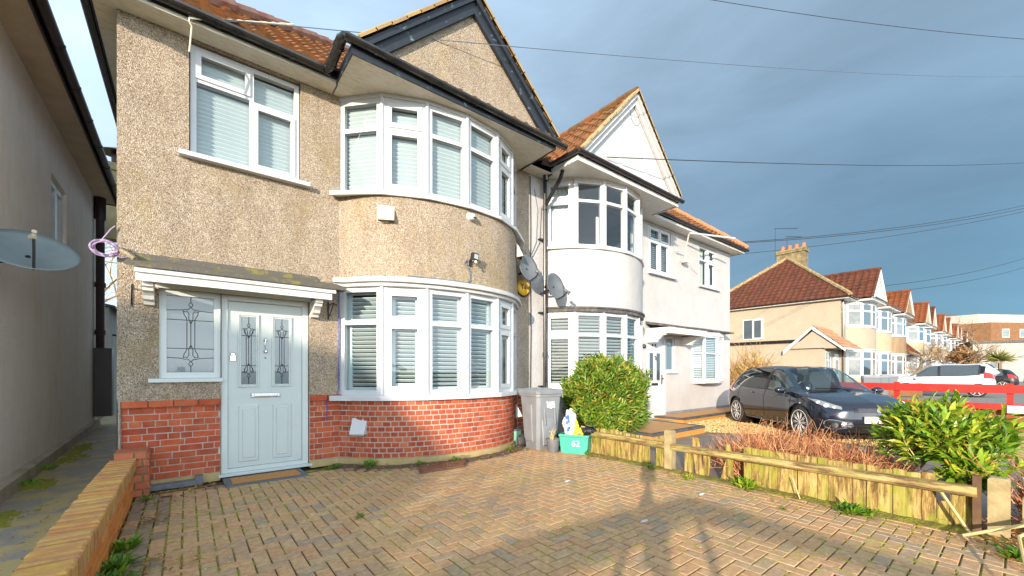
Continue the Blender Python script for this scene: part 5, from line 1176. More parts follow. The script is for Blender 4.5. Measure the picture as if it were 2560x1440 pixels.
def dish(name, c, face, rx, ry, label, mat='dish', wall=None, parts=True, arm=None):
    t = thing(name, label, 'satellite dish', c, group='satellite dishes'); c = Vector(c); z = Vector(face).normalized()
    x = z.cross(Vector((0,0,1))).normalized(); y = x.cross(z).normalized()
    if y.z < 0: y = -y
    mb = MB(); n = 28; prof = [(0,-.11),(.3,-.10),(.6,-.07),(.85,-.025),(1,.0),(1.0,-.012),(.6,-.085),(0,-.125)]; V = []; F_ = []
    for (r_, h_) in prof:
        for k in range(n): q = 2*math.pi*k/n; V.append(c+z*h_*(rx/.4)+x*r_*rx*math.cos(q)+y*r_*ry*math.sin(q))
    for i in range(len(prof)-1):
        for k in range(n): j = (k+1) % n; F_.append((i*n+k, i*n+j, (i+1)*n+j, (i+1)*n+k))
    mb.add(V, F_); mb.build('reflector', mat, t, smooth=True)
    a0 = c-y*ry*.95; tip = c+z*rx*1.0-y*ry*.75 if arm is None else c+z*arm[0]+y*arm[1]
    mb = MB(); mb.tube([a0-z*.03, (a0+tip)/2-y*.02, tip], .012, 6); mb.build('feed_arm', 'black', t)
    mb = MB(); dr = (c-tip).normalized(); mb.tube([tip-dr*.05, tip+dr*.03, tip+dr*.05, tip+dr*.08], [.02,.022,.034,.03], 10); mb.tube([tip-y*.01, tip-y*.06], .018, 8); mb.build('receiver_head', 'dish' if mat == 'dish' else 'ivory', t)
    mb = MB(); w = Vector(wall); b = c-z*.10*(rx/.4); mb.tube([b, (b+w)/2-Vector((0,0,.02)), w], .02, 6); mb.build('bracket', 'black', t)
    return t
dish('satellite_dish', (-1.29,6.52,2.53), (.30,-1,1.18), .37, .37, 'large pale satellite dish on the left neighbour\'s flank wall', 'dish_pale', (-1.6,6.75,2.4), arm=(.24,-.10))
dish('satellite_dish', (4.77,5.50,3.09), (.05,-1,.22), .225, .25, 'grey dish on the brown strip above the yellow alarm box', 'dish', (4.78,5.79,3.03))
dish('satellite_dish', (5.25,5.30,2.79), (.10,-1,.22), .235, .255, 'grey dish on the white bay, right of the drainpipe', 'dish', (5.30,5.77,2.72))
AL = thing('alarm_box', 'round yellow alarm box with black lettering under the grey dish', 'alarm', (4.87, 5.76, 2.80))
mb = MB(); mb.lathe([(.145,0),(.145,.03),(.12,.055),(.05,.068),(0,.07)], (4.87,5.79,2.79), (0,-1,0), 26); mb.build('cover', 'alarm', AL, smooth=False)
mb = MB(); mb.lathe([(.15,0),(.15,.012)], (4.872,5.79,2.765), (0,-1,0), 24); mb.build('backplate', 'black', AL)
text('Yale', .13, 'txt_black', (4.875, 5.714, 2.795), (R(90), 0, 0), AL)
CM = thing('security_camera', 'white dome security camera under the upper bay sill', 'camera', (3.20, 5.02, 3.49))
cc = Vector((3.20,5.0,3.475)); mb = MB(); mb.lathe([(.062,0),(.062,.03),(.05,.04)], cc+Vector((0,.02,0)), (0,-1,0), 18); mb.lathe([(.0,.0),(.03,.012),(.046,.035),(.05,.06),(.042,.09),(.025,.105),(0,.11)], cc+Vector((0,-.005,0)), (.15,-1,-.25), 16); mb.build('housing', 'upvc', CM, smooth=True)
mb = MB()
for dx in (-.014,.016): mb.lathe([(.011,0),(.011,.012)], cc+Vector((.02+dx,-.10,-.03)), (.15,-1,-.25), 10)
mb.build('lens', 'glassdark', CM)
FLt = thing('floodlight', 'small black floodlight with motion sensor on the pebbledashed bay', 'floodlight', (3.20, 4.95, 2.85))
fz = Vector((.35,-1,-.12)).normalized(); fx = fz.cross(Vector((0,0,1))).normalized(); fy = fx.cross(fz); fc = Vector((3.21,4.84,2.87))
mb = MB(); mb.cham(fc-fz*.02, fx, fy, fz, .062, .048, .022, .006); 
for k in range(5): mb.cham(fc-fz*.05+fx*(-.048+k*.024), fx, fy, fz, .003, .040, .014, .002)
mb.tube([fc-fz*.05-fx*.0, Vector((3.19,5.0,2.82))], .016, 6); mb.cham((3.19,4.985,2.80), (1,0,0), (0,0,1), (0,-1,0), .03, .04, .02, .004); mb.build('lamp_body', 'black', FLt)
mb = MB(); mb.cham(fc+fz*.001, fx, fy, fz, .043, .032, .003, .001); mb.build('lens', 'lensglass', FLt)
mb = MB(); mb.lathe([(0,-.02),(.02,-.01),(.024,.006),(.012,.02)], fc-fy*.075, fz, 12); mb.build('sensor', 'ivory', FLt)
tag(tube_obj('cable', [(3.14,4.985,2.83),(3.10,4.98,2.79),(3.15,4.97,2.74),(3.19,4.975,2.68),(3.19,4.975,2.55),(3.13,4.97,2.50),(3.0,4.95,2.505),(2.3,5.1,2.515)], .009, 'greycable'), 'grey conduit dropping from the floodlight to the white ledge', 'cable', 'cables clipped to the house walls')
for (x, lb) in ((-.45, 'black hanging-basket bracket left of the porch canopy'), (1.47, 'black hanging-basket bracket right of the porch canopy')):
    mb = MB(); z = 2.02 if x < 0 else 2.03
    mb.tube([(x,5.765,z+.13),(x,5.765,z-.10)], .010, 6); mb.tube([(x,5.765,z+.09),(x+.02,5.60,z+.10),(x+.03,5.52,z+.06)], .008, 6); mb.tube([(x,5.765,z-.08),(x+.01,5.66,z),(x+.02,5.58,z+.10)], .007, 6); mb.tube([(x+.03,5.52,z+.06),(x+.03,5.49,z+.05),(x+.03,5.49,z+.08)], .008, 6)
    tag(mb.build('basket_bracket', 'black'), lb, 'bracket', 'hanging basket brackets')
CO = MB()
for k in range(7):
    r_ = .075+.009*k*.6; ph = rnd.uniform(0,6); c = Vector((-.645+rnd.uniform(-.008,.008), 5.70, 2.47+rnd.uniform(-.006,.006)))
    CO.tube([c+Vector((r_*math.cos(q/20*6.283), rnd.uniform(-.01,.01)+.03*math.sin(q/20*6.283+ph), r_*.72*math.sin(q/20*6.283))) for q in range(21)], .0055, 5, False)
CO.tube([(-.66,5.72,2.56),(-.60,5.74,2.68),(-.57,5.75,2.72)], .0055, 5); CO.tube([(-.60,5.71,2.44),(-.52,5.72,2.40),(-.47,5.72,2.42)], .0055, 5)
tag(CO.build('coiled_cable', 'lilac'), 'coil of lilac cable hanging at the left corner of the pebbledashed house', 'cable')
mb = MB(); mb.tube([(-.56,5.75,2.50),(-.46,5.60,2.42),(-.40,5.50,2.36)], .022, 6); tag(mb.build('waste_pipe', simple('weathered_pipe', (.34,.28,.20), .8, (.2,.16,.1), 20)), 'short weathered pipe end beside the porch canopy', 'pipe')
# overhead lines
def line(pts, r, lb, mat='cable', sag=0, n=18):
    a, b = Vector(pts[0]), Vector(pts[-1]); q = [a+(b-a)*i/n-Vector((0,0,sag*4*(i/n)*(1-i/n))) for i in range(n+1)] if len(pts) == 2 else pts
    return tag(tube_obj('overhead_cable', q, r, mat, n=4), lb, 'overhead cable', 'telephone and power lines')
CAMF, CAMR = (math.sin(R(38.557)), math.cos(R(38.557))), (math.cos(R(38.557)), -math.sin(R(38.557)))
line([(10.2,6.9,12.3),(28.5,-1.5,14.6)], .011, 'highest black overhead line crossing the top right sky', sag=.25)
line([(0.01,5.46,4.97),(33.5,-1.5,15.6)], .006, 'thin line from the hook on the pebbledashed eaves across the upper sky', 'greycable', sag=.35)
line([(6.15,4.86,5.25),(38,-1.6,12.9)], .009, 'middle overhead line leaving the white gable', sag=.25)
line([(13.8,5.6,5.35),(34.5,-1.5,10.1)], .010, 'upper of the twin lines reaching the white house eaves', sag=.35)
line([(13.8,5.5,5.3),(34.5,-1.6,9.95)], .010, 'lower of the twin lines reaching the white house eaves', sag=.35)
line([(31.8,13.0,9.84),(68,-1.5,17.9)], .018, 'single line running behind the ochre chimney', sag=.5)
line([(42.6,6.94,7.9),(76,-1.5,14.8)], .02, 'upper far line above the small orange gables', sag=.5)
line([(53.6,8.43,9.0),(94,-1.6,16.6)], .024, 'lower far line above the small orange gables', sag=.6)
mb = MB(); pr = [Vector((.02,5.47,4.96)), Vector((.10,5.40,5.01)), Vector((.22,5.38,5.02))]
mb.tube([pr[0], pr[0]+Vector((0,-.03,-.06)), pr[0]+Vector((.02,-.02,-.09)), pr[0]+Vector((.0,.01,-.35))], .008, 6)
mb.tube([pr[0]+(Vector((.95,-.20,.30)))*i/24+Vector((0,0,.004*math.sin(i*2.4))) for i in range(25)], [.010+.003*(i % 2) for i in range(25)], 5)
tag(mb.build('rope', 'rope'), 'knotted pale rope tied to the gutter above the upper left window', 'rope')
# broken cantilever bar and bracket under the white eaves
AB = thing('clothes_bar', 'white pole sticking out from the white house eaves between its two small windows', 'pole', (10.9, 5.6, 4.7))
mb = MB(); mb.tube([(10.3,5.45,4.86),(11.9,5.0,4.93)], .024, 6); mb.build('pole', 'upvc', AB)
mb = MB(); mb.tube([(10.35,5.5,4.86),(10.45,5.66,4.45),(10.1,5.70,4.42)], .018, 5); mb.tube([(10.45,5.66,4.45),(10.5,5.7,4.25)], .02, 5); mb.box(10.40,10.60,5.62,5.72,4.16,4.24); mb.tube([(10.6,5.66,4.4),(11.0,5.74,4.1),(11.3,5.75,4.02)], .008, 4); mb.build('bracket', 'ivory', AB)

# ================================================================ wheelie bin and boxes
def rotm(x, y, a): ca_, sa_ = math.cos(a), math.sin(a); return lambda p: (x+p[0]*ca_-p[1]*sa_, y+p[0]*sa_+p[1]*ca_, p[2])
def xf(mb, fn): mb.v = [fn(p) for p in mb.v]; return mb
BN = thing('wheelie_bin', 'grey wheelie bin with a white label standing against the party line', 'bin', (4.5, 4.95, 0))
T_ = rotm(4.52, 4.93, R(-8))   # local x = width, -y = front (faces the drive), bin opens at front
def taper(mb, rings, n=4):
    V = []
    for (hx, hy0, hy1, z, c) in rings:
        V += [(-hx+c,hy0,z),(hx-c,hy0,z),(hx,hy0+c,z),(hx,hy1-c,z),(hx-c,hy1,z),(-hx+c,hy1,z),(-hx,hy1-c,z),(-hx,hy0+c,z)]
    F_ = [(8*i+k, 8*i+(k+1) % 8, 8*i+8+(k+1) % 8, 8*i+8+k) for i in range(len(rings)-1) for k in range(8)]
    F_ += [tuple(range(8))[::-1], tuple(8*(len(rings)-1)+k for k in range(8))]; mb.add(V, F_)
mb = MB(); taper(mb, [(.185,-.20,.17,.0,.04),(.20,-.22,.20,.12,.04),(.225,-.26,.24,.62,.045),(.235,-.28,.27,.84,.045),(.25,-.295,.29,.845,.045),(.25,-.295,.29,.885,.045)])
for sx in (-1, 1):
    mb.cham((sx*.098,-.262+.0,.60), (1,0,0), (0,.10,.99), (0,-1,.1), .012, .2, .012, .004)
mb.cham((0,-.252,.34), (1,0,0), (0,.09,1), (0,-1,.09), .135, .26, .012, .01); mb.cham((-.222,.0,.42), (0,1,0), (-.04,0,1), (-1,0,0), .10, .30, .012, .01)
xf(mb, T_).build('body', 'bin', BN, bevel=.004)
mb = MB(); taper(mb, [(.265,-.32,.30,.885,.05),(.27,-.325,.305,.925,.05),(.24,-.28,.27,.955,.05)]); taper(mb, [(.15,-.20,-.02,.953,.05),(.13,-.17,-.04,.975,.04)]); taper(mb, [(.21,.0,.20,.953,.05),(.19,.02,.19,.97,.04)])
mb.tube([(-.2,.30,.90),(-.2,.37,.94),(.2,.37,.94),(.2,.30,.90)], .014, 6)
xf(mb, T_).build('lid', 'bin', BN, bevel=.006)
for sx in (-1, 1):
    mb = MB(); mb.lathe([(.05,-.028),(.085,-.026),(.098,-.014),(.10,0),(.098,.014),(.085,.026),(.05,.028)], (sx*.245,.20,.10), (1,0,0), 22); w = xf(mb, T_).build('wheel', 'rubber', BN)
    mb = MB(); mb.lathe([(.066,-.030),(.07,-.02),(.07,.02),(.066,.030)], (sx*.245,.20,.10), (1,0,0), 18)
    for k in range(6):
        q = k*1.047; mb.tube([(sx*.245+sx*.031,.20,.10),(sx*.245+sx*.031,.20+.06*math.cos(q),.10+.06*math.sin(q))], .007, 5)
    xf(mb, T_).build('hub', simple('grey_hub', (.10,.10,.105), .5), w)
mb = MB(); mb.cham((.02,-.272,.70), (1,0,0), (0,.07,1), (0,-1,.07), .075, .032, .003, .001); mb.cham((.03,-.277,.755), (1,0,0), (0,.07,1), (0,-1,.07), .055, .006, .002, .001); mb.cham((-.055,-.277,.755), (1,0,0), (0,.07,1), (0,-1,.07), .012, .012, .002, .001); mb.cham((.02,-.269,.66), (1,0,0), (0,.07,1), (0,-1,.07), .014, .006, .002, .001)
xf(mb, T_).build('label', 'txt_white', BN)
GB = thing('recycling_box', 'green recycling box numbered 62 full of bags beside the leaning fence', 'box', (4.72, 4.2, 0))
Tb = rotm(4.70, 4.27, R(-66+0))
Tb = rotm(4.70, 4.30, R(-63))
def openbox(mb, hx, hy, z0, z1, fl, t=.012):
    for (a, b, c, d) in (((-1,-1),(1,-1),0,0),((1,-1),(1,1),0,0),((1,1),(-1,1),0,0),((-1,1),(-1,-1),0,0)):
        A = (a[0]*hx, a[1]*hy, z0); B = (b[0]*hx, b[1]*hy, z0); C = (b[0]*hx*fl, b[1]*hy*fl, z1); Dd = (a[0]*hx*fl, a[1]*hy*fl, z1)
        k = 1-t/hx; mb.hexa([A, B, (B[0]*k,B[1]*k,z0), (A[0]*k,A[1]*k,z0), Dd, C, (C[0]*k,C[1]*k,z1), (Dd[0]*k,Dd[1]*k,z1)])
    mb.box(-hx, hx, -hy, hy, z0, z0+.01)
mb = MB(); openbox(mb, .20, .15, .0, .27, 1.12); openbox(mb, .232, .178, .25, .285, 1.0, .02); xf(mb, Tb).build('body', 'teal', GB)
p_ = Tb((0, -.166, .15)); text('62', .13, 'txt_white', Tb((.03, -.1625, .15)), (R(94), 0, R(-63)), GB, 'number')
def blob(mb, c, rx, ry, rz, seed=0, amp=.18, n=14, m=9, fr=3.):
    V = [];
    for i in range(m+1):
        ph = math.pi*i/m
        for k in range(n):
            q = 2*math.pi*k/n; d = Vector((math.sin(ph)*math.cos(q), math.sin(ph)*math.sin(q), -math.cos(ph)))
            s_ = 1+amp*noise.noise(d*fr+Vector((seed,seed*2,0))); V.append((c[0]+d.x*rx*s_, c[1]+d.y*ry*s_, c[2]+d.z*rz*s_))
    mb.add(V, [(i*n+k, i*n+(k+1) % n, (i+1)*n+(k+1) % n, (i+1)*n+k) for i in range(m) for k in range(n)])
mb = MB(); blob(mb, Tb((-.10,-.02,.43)), .10, .11, .20, 3, .35, 20, 14, 2.5); mb.tube([Tb((-.10,-.02,.60)), Tb((-.09,-.0,.66)), Tb((-.06,.02,.64))], [.03,.02,.008], 6)
CB = mb.build('carrier_bag', 'bag', smooth=True); tag(CB, 'crumpled white carrier bag with blue print standing in the green box', 'carrier bag')
mb = MB()
for k in range(9): mb.cham(Tb((-.10+.012*math.sin(k*1.3), -.125+.0, .34+k*.026)), Vector(Tb((1,0,0)))-Vector(Tb((0,0,0))), (0,0,1), Vector(Tb((0,-1,0)))-Vector(Tb((0,0,0))), .016+.008*(k % 3), .011, .006, .002)
mb.prism([Tb((-.14,-.118,.52)), Tb((-.07,-.118,.52)), Tb((-.10,-.095,.60))], Vector(Tb((0,-.012,0)))-Vector(Tb((0,0,0)))); mb.build('print', 'blue', CB)
mb = MB(); blob(mb, Tb((.0,-.05,.36)), .04, .055, .14, 9, .3, 14, 10, 3); blob(mb, Tb((.07,-.02,.31)), .10, .07, .07, 5, .3); mb.build('yellow_bag', 'yellow', smooth=True)
tag(bpy.data.objects['yellow_bag'], 'bright yellow plastic bag next to the white carrier bag', 'bag')
mb = MB(); blob(mb, Tb((.15,.03,.33)), .13, .17, .065, 12, .4, 20, 10, 3.5); blob(mb, Tb((.24,.13,.22)), .05, .09, .17, 15, .3, 12, 8); o = mb.build('black_sack', 'sack', smooth=True); tag(o, 'shiny black refuse sack slumped over the right rim of the green box', 'sack')
mb = MB(); mb.tube([Tb((.08,-.02,.40)), Tb((.20,.0,.375))], .012, 5); mb.tube([Tb((.05,-.12,.30)), Tb((.09,-.13,.30))], .022, 8); o = mb.build('stick', simple('pale_stick', (.4,.3,.2), .8)); tag(o, 'pale broken stick lying across the black sack', 'stick')
PP = thing('plant_pot', 'dark grey plastic plant pot with dead stalks in front of the grey bin', 'plant pot', (4.42, 4.53, 0))
mb = MB(); mb.lathe([(.085,0),(.10,.18),(.108,.18),(.108,.205),(.098,.205),(.092,.165),(0,.16)], (4.42,4.53,0), n=24); mb.build('pot', 'pot', PP)
mb = MB()
for _ in range(14): a = rnd.uniform(0,6.28); r_ = rnd.uniform(0,.05); x, y = 4.42+r_*math.cos(a), 4.53+r_*math.sin(a); mb.tube([(x,y,.15),(x+rnd.uniform(-.03,.03),y+rnd.uniform(-.03,.03),.22+rnd.uniform(0,.10)),(x+rnd.uniform(-.06,.06),y+rnd.uniform(-.06,.06),.24+rnd.uniform(0,.13))], .004, 4)
mb.build('dead_stalks', 'cane', PP)
GC = thing('green_caddy', 'small green food caddy half hidden behind the bin wheel', 'caddy', (4.42, 5.45, 0))
mb = MB(); taper(mb, [(.09,-.09,.09,0,.02),(.10,-.10,.10,.24,.02)]); xf(mb, rotm(4.36,5.42,R(20))).build('body', simple('mint_plastic', (.22,.45,.36), .5), GC); mb = MB(); taper(mb, [(.105,-.105,.105,.24,.02),(.09,-.09,.09,.27,.02)]); xf(mb, rotm(4.36,5.42,R(20))).build('lid', simple('grey_lid', (.10,.11,.12), .5), GC)
# mats
DM = thing('doormat', 'grey rubber doormat with a brown coir centre at the sage front door', 'doormat', (.73, 5.5, 0))
Tm = lambda u, v: (.325+(1.13-.325)*u-.01*v+.0*u, 5.285+.42*v+.01*u)
def slab(mb, u0, u1, v0, v1, z0, z1): q = [Tm(u0,v0),Tm(u1,v0),Tm(u1,v1),Tm(u0,v1)]; mb.hexa([(*p,z0) for p in q]+[(*p,z1) for p in q])
mb = MB(); slab(mb, 0, 1, 0, 1, .003, .016)
for i in range(26):
    for v in (.03, .90): slab(mb, .01+i*.0378, .035+i*.0378, v, v+.07, .016, .021)
    if i < 8:
        for u in (.015, .955): slab(mb, u, u+.03, .12+i*.1, .18+i*.1, .016, .021)
mb.build('border', 'matrub', DM); mb = MB(); slab(mb, .08, .92, .16, .84, .016, .026); mb.build('centre', 'coir', DM, bevel=.004)
mb = MB(); n = 10; V = []; c0, c1, c2, c3 = Vector((2.20,4.55,0)), Vector((2.82,4.50,0)), Vector((3.05,4.84,0)), Vector((2.38,4.98,0))
for i in range(n+1):
    for j in range(n+1):
        u, v = i/n, j/n; p = (c0*(1-u)+c1*u)*(1-v)+(c3*(1-u)+c2*u)*v; V.append((p.x, p.y, .010+.014*max(0, fbm(p.x, p.y, 3, 4)+.4)+.03*max(0, u-.75)))
mb.add(V, [(i*(n+1)+j, (i+1)*(n+1)+j, (i+1)*(n+1)+j+1, i*(n+1)+j+1) for i in range(n) for j in range(n)]); o = mb.build('old_mat', 'rug', smooth=True); m_ = o.modifiers.new('thickness', 'SOLIDIFY'); m_.thickness = .008; tag(o, 'sodden reddish brown mat lying crumpled below the bay', 'mat')
mb = MB(); mb.hexa([(3.0,4.93,0),(3.34,4.99,0),(3.36,5.02,0),(3.05,5.0,0),(3.0,4.93,.05),(3.34,4.99,.04),(3.36,5.02,.04),(3.05,5.0,.06)]); tag(mb.build('stone_slab', 'concrete'), 'small broken slab of stone against the foot of the bay', 'slab')

# ================================================================ vegetation
def leaf(V, F_, p, d, n_, L_, w, fold=.25, curl=.15):
    """pointed leaf: midrib of 3 joints, two halves"""
    s_ = d.cross(n_).normalized(); b = len(V); m = p+d*L_*.5+n_*L_*curl*.5; t = p+d*L_-n_*L_*curl*.3
    V += [p, m, t, p+d*L_*.42+s_*w*.5+n_*w*fold, p+d*L_*.42-s_*w*.5+n_*w*fold, p+d*L_*.75+s_*w*.33+n_*w*fold*.7, p+d*L_*.75-s_*w*.33+n_*w*fold*.7]
    F_ += [(b,b+3,b+1),(b+3,b+5,b+2,b+1),(b,b+1,b+4),(b+1,b+2,b+6,b+4)]
def rv(s_=1.): return Vector((rnd.gauss(0,1), rnd.gauss(0,1), rnd.gauss(0,1))).normalized()*s_
def leafmesh(name, V, F_, mat, par=None): mb = MB(); mb.v = [tuple(v) for v in V]; mb.f = F_; mb.m = [0]*len(F_); return mb.build(name, mat, par)
def shrub(name, c, rad, n_shoots, label, cat, mat, Lf, Wf, leaves=14, stem='bark', up=.5, shell=.55, squash=lambda d: 1., zmin=.05, seglen=.22, lumpy=.16):
    t = thing(name, label, cat, (c[0], c[1], 0)); V = []; F_ = []; st = MB(); c = Vector(c); rx, ry, rz = rad
    for i in range(n_shoots):
        d = rv(); 
        if d.z < -.55: d.z = -d.z*.5; d.normalize()
        r_ = shell+(1-shell)*rnd.random()**.6; lump = 1+lumpy*noise.noise(d*2.3+c)+.07*noise.noise(d*6)
        tip = c+Vector((d.x*rx, d.y*ry, d.z*rz))*r_*lump*squash(d)
        if tip.z < zmin: tip.z = zmin+rnd.random()*.1
        sd = (d*.7+Vector((0,0,up))+rv(.35)).normalized(); base = tip-sd*seglen
        if i % 3 == 0: st.tube([c+Vector((d.x*rx*.15,d.y*ry*.15,-rz*.5)), base], [.010,.004], 4, False)
        st.tube([base, tip], [.0035,.002], 3, False)
        for k in range(leaves):
            q = k/leaves; p = base+(tip-base)*(.1+.9*q); ang = k*2.4+i; o1 = sd.orthogonal().normalized(); o2 = sd.cross(o1)
            od = (o1*math.cos(ang)+o2*math.sin(ang)); ld = (od*(1-.45*q)+sd*(.35+.7*q)+Vector((0,0,-.05))+rv(.15)).normalized()
            nn_ = ld.cross(sd.cross(ld)).normalized() if abs(ld.dot(sd)) < .98 else ld.orthogonal()
            nn_ = (nn_+rv(.3)); nn_ = (nn_-ld*nn_.dot(ld)).normalized()
            leaf(V, F_, p, ld, nn_, Lf*rnd.uniform(.7,1.15), Wf*rnd.uniform(.8,1.15))
    leafmesh('foliage', V, F_, mat, t); st.build('stems', stem, t); return t
shrub('evergreen_shrub', (6.05,4.84,.70), (.80,.76,.84), 1400, 'big rounded evergreen shrub standing in front of the white bay', 'shrub', 'leaf', .135, .030, 13, up=.75, shell=.62, lumpy=.26)
shrub('evergreen_shrub', (5.45,4.60,.42), (.42,.42,.42), 230, 'low leafy growth spilling over the short leaning fence', 'shrub', 'leaf', .115, .028, 12, up=.3, shell=.3) if False else None
shrub('laurel_shrub', (5.28,.46,.66), (.42,.46,.34), 210, 'large glossy laurel shrub hanging over the near end of the board fence', 'shrub', 'laurel', .145, .036, 12, 'cane', up=.9, shell=.25, zmin=.22)
shrub('laurel_shrub', (4.95,.27,.42), (.16,.20,.20), 34, 'drooping laurel sprays beside the dark timber post', 'shrub', 'laurel', .135, .038, 11, 'cane', up=.2, shell=.3, zmin=.2)
def twigs(name, label, boxr, n, hmax, mat, r=.004, lean=.6, leaves=0, leafm='dry', dome=None, cat='hedge'):
    t = thing(name, label, cat, ((boxr[0]+boxr[1])/2, (boxr[2]+boxr[3])/2, 0)); mb = MB(); V = []; F_ = []
    for i in range(n):
        x, y = rnd.uniform(boxr[0], boxr[1]), rnd.uniform(boxr[2], boxr[3]); h_ = hmax*rnd.uniform(.35,1)*(dome(x, y) if dome else 1)
        p = Vector((x, y, rnd.uniform(0, .3)*h_)); d = (Vector((0,0,1))+rv(lean)).normalized(); pts = [p]; L_ = h_*rnd.uniform(.3,.75)
        for k in range(3): d = (d+rv(.25)+Vector((0,0,.08))).normalized(); pts.append(pts[-1]+d*L_/3)
        mb.tube(pts, [r, r*.8, r*.6, r*.35], 3, False)
        for k in range(2):
            q = pts[1+k]; dd = (d+rv(.8)).normalized(); mb.tube([q, q+dd*L_*.25, q+(dd+rv(.2))*L_*.42], [r*.6, r*.45, r*.25], 3, False)
        for k in range(leaves): q = pts[rnd.randint(1,3)]+rv(.03); leaf(V, F_, q, rv(), rv(), .022*rnd.uniform(.6,1.3), .013)
    mb.build('twigs', mat, t)
    if leaves: leafmesh('foliage', V, F_, leafm, t)
    return t
twigs('bare_hedge', 'tangle of bare reddish brown twigs behind the long board fence', (4.92,5.9,.75,2.15), 3400, .80, 'twig', .0042, .75, 1, dome=lambda x, y: .8+.2*math.sin((y-.8)*1.2))
twigs('bare_hedge', 'low reddish twigs in front of the dark car wheel', (5.2,6.3,1.8,2.7), 600, .45, 'twig', .004, .7, 1)
twigs('red_barberry_hedge', 'low red leaved hedge beyond the dark car bonnet', (11.6,13.3,.9,3.3), 700, .88, 'twig', .008, .5, 8, 'redleaf', dome=lambda x, y: .9)
twigs('golden_bush', 'rounded bush of bare golden stems behind the dark car', (16.4,18.0,5.8,7.4), 1300, 2.9, 'twig_gold', .018, .28, 0, dome=lambda x, y: max(.25, 1-.85*((x-17.2)**2+(y-6.6)**2)), cat='bush')
def weed(loc, s_, label, mat='weed', n=40, cat='weed', grp='small weeds on the paving'):
    V = []; F_ = []; c = Vector((*loc, 0.0))
    for i in range(n):
        a = rnd.uniform(0, 6.28); el_ = rnd.uniform(.15, 1.1); d = Vector((math.cos(a)*math.cos(el_), math.sin(a)*math.cos(el_), math.sin(el_))); st = c+Vector((rnd.uniform(-1,1)*s_*.35, rnd.uniform(-1,1)*s_*.35, .003))
        leaf(V, F_, st+d*s_*.3*rnd.random(), d, (Vector((0,0,1))-d*d.z).normalized()+rv(.2), s_*rnd.uniform(.35,.75), s_*rnd.uniform(.10,.22))
    o = leafmesh('weed', V, F_, mat); return tag(o, label, cat, grp)
weed((1.86,5.30), .15, 'bright green weed tuft under the low white vent', n=60)
weed((1.50,5.52), .09, 'small weed between the front door and the bay')
weed((1.40,5.45), .08, 'tiny weed nearest the right door jamb')
weed((2.42,4.98), .09, 'small weed left of the brown mat')
weed((2.90,4.90), .10, 'weed at the far corner of the brown mat')
weed((3.95,5.02), .10, 'weed among dead leaves left of the grey bin', n=50)
weed((1.15,3.52), .06, 'tiny sprout in the middle left paving joint')
weed((-.30,5.27), .09, 'green sprig at the foot of the orange brick pier')
weed((-.34,3.9), .13, 'leafy weed climbing the garden wall, upper clump', n=70)
weed((-.35,3.55), .14, 'leafy weed climbing the garden wall, lower clump', n=80)
weed((-.36,3.28), .15, 'mid green weed spilling between the wall clumps', n=80)
weed((-.30,2.72), .15, 'lowest green weed at the very bottom left', n=80)
weed((-.33,3.0), .16, 'yellow green weed patch in the near left corner', 'laurel', 70)
weed((-.16,2.80), .12, 'pale green frond at the bottom left edge', n=60)
weed((4.52,2.42), .10, 'yellow green weed beside the middle concrete post', 'laurel', 40)
weed((4.62,1.83), .16, 'bright yellow green weed in the gap of the near fence', 'laurel', 90)
weed((4.70,1.92), .15, 'weed clump poking through the missing palings', 'weed', 60)
weed((4.52,.95), .16, 'green weed clump against the mossy boards', n=90)
weed((4.56,.83), .12, 'second green weed clump against the mossy boards', n=60)
weed((4.28,.02), .13, 'bright green weed under the near right post', n=90)
weed((4.62,4.0), .10, 'low weed in front of the green box')
weed((4.60,2.95), .10, 'green leaves in the gap beside the middle post', n=40)
weed((4.2,1.35), .05, 'tiny weed in the mossy paving near the fence')
for (x, y, s_, lb) in ((-1.36,7.6,.13,'moss green weed at the foot of the left plinth, farther one'), (-1.34,6.7,.12,'moss green weed at the foot of the left plinth, nearer one'), (-.68,4.6,.08,'tiny weed behind the garden wall')):
    weed((x,y), s_, lb, n=50)
mb = MB()
for _ in range(420):
    x = -1.46+abs(rnd.gauss(0,.10)); y = rnd.uniform(5.6,11.5)
    if fbm(x,y,2,1.1) < .0: continue
    z = -.15+.19*min(1, max(0, (y-5.5)/8)); mb.cham((x,y,z+.004), (1,0,0), (0,1,0), (0,0,1), rnd.uniform(.01,.05), rnd.uniform(.02,.09), .008, .005)
o = mb.build('path_moss', 'moss'); o['kind'] = 'stuff'
# dead leaves and litter
def scatter(name, spots, mat, n, s_, z=.012, flat=.85):
    V = []; F_ = []
    for i in range(n):
        x, y, r_ = rnd.choice(spots); p = Vector((x+rnd.gauss(0,r_*.5), y+rnd.gauss(0,r_*.5), z+rnd.uniform(0,.012))); d = Vector((rnd.uniform(-1,1), rnd.uniform(-1,1), rnd.uniform(-.2,.2))).normalized()
        leaf(V, F_, p, d, (Vector((0,0,1))+rv(1-flat)).normalized(), s_*rnd.uniform(.5,1.3), s_*rnd.uniform(.3,.6), .3, .3)
    o = leafmesh(name, V, F_, mat); o['kind'] = 'stuff'; return o
scatter('dead_leaves', [(-.15,5.2,.35),(.15,5.45,.2),(3.75,5.0,.3),(4.05,4.95,.25),(3.2,4.95,.3),(4.6,3.8,.25),(4.7,1.5,.4),(4.5,.2,.3),(4.45,-.2,.4),(-.25,4.5,.2),(-.3,3.4,.3),(2.6,4.85,.3),(4.65,2.6,.3),(1.9,5.2,.4)], 'dry', 700, .045)
scatter('path_litter', [(-1.0,6.0,.5),(-1.1,7.5,.6),(-.9,5.2,.4),(-1.2,9,.6),(-.8,4.4,.3)], 'dry', 260, .035, z=-.115)
scatter('leaf_crumbs', [(x, y, .8) for x in (.5,1.5,2.5,3.5) for y in (1.5,2.5,3.5,4.5)], 'dry', 260, .016)
mb = MB()
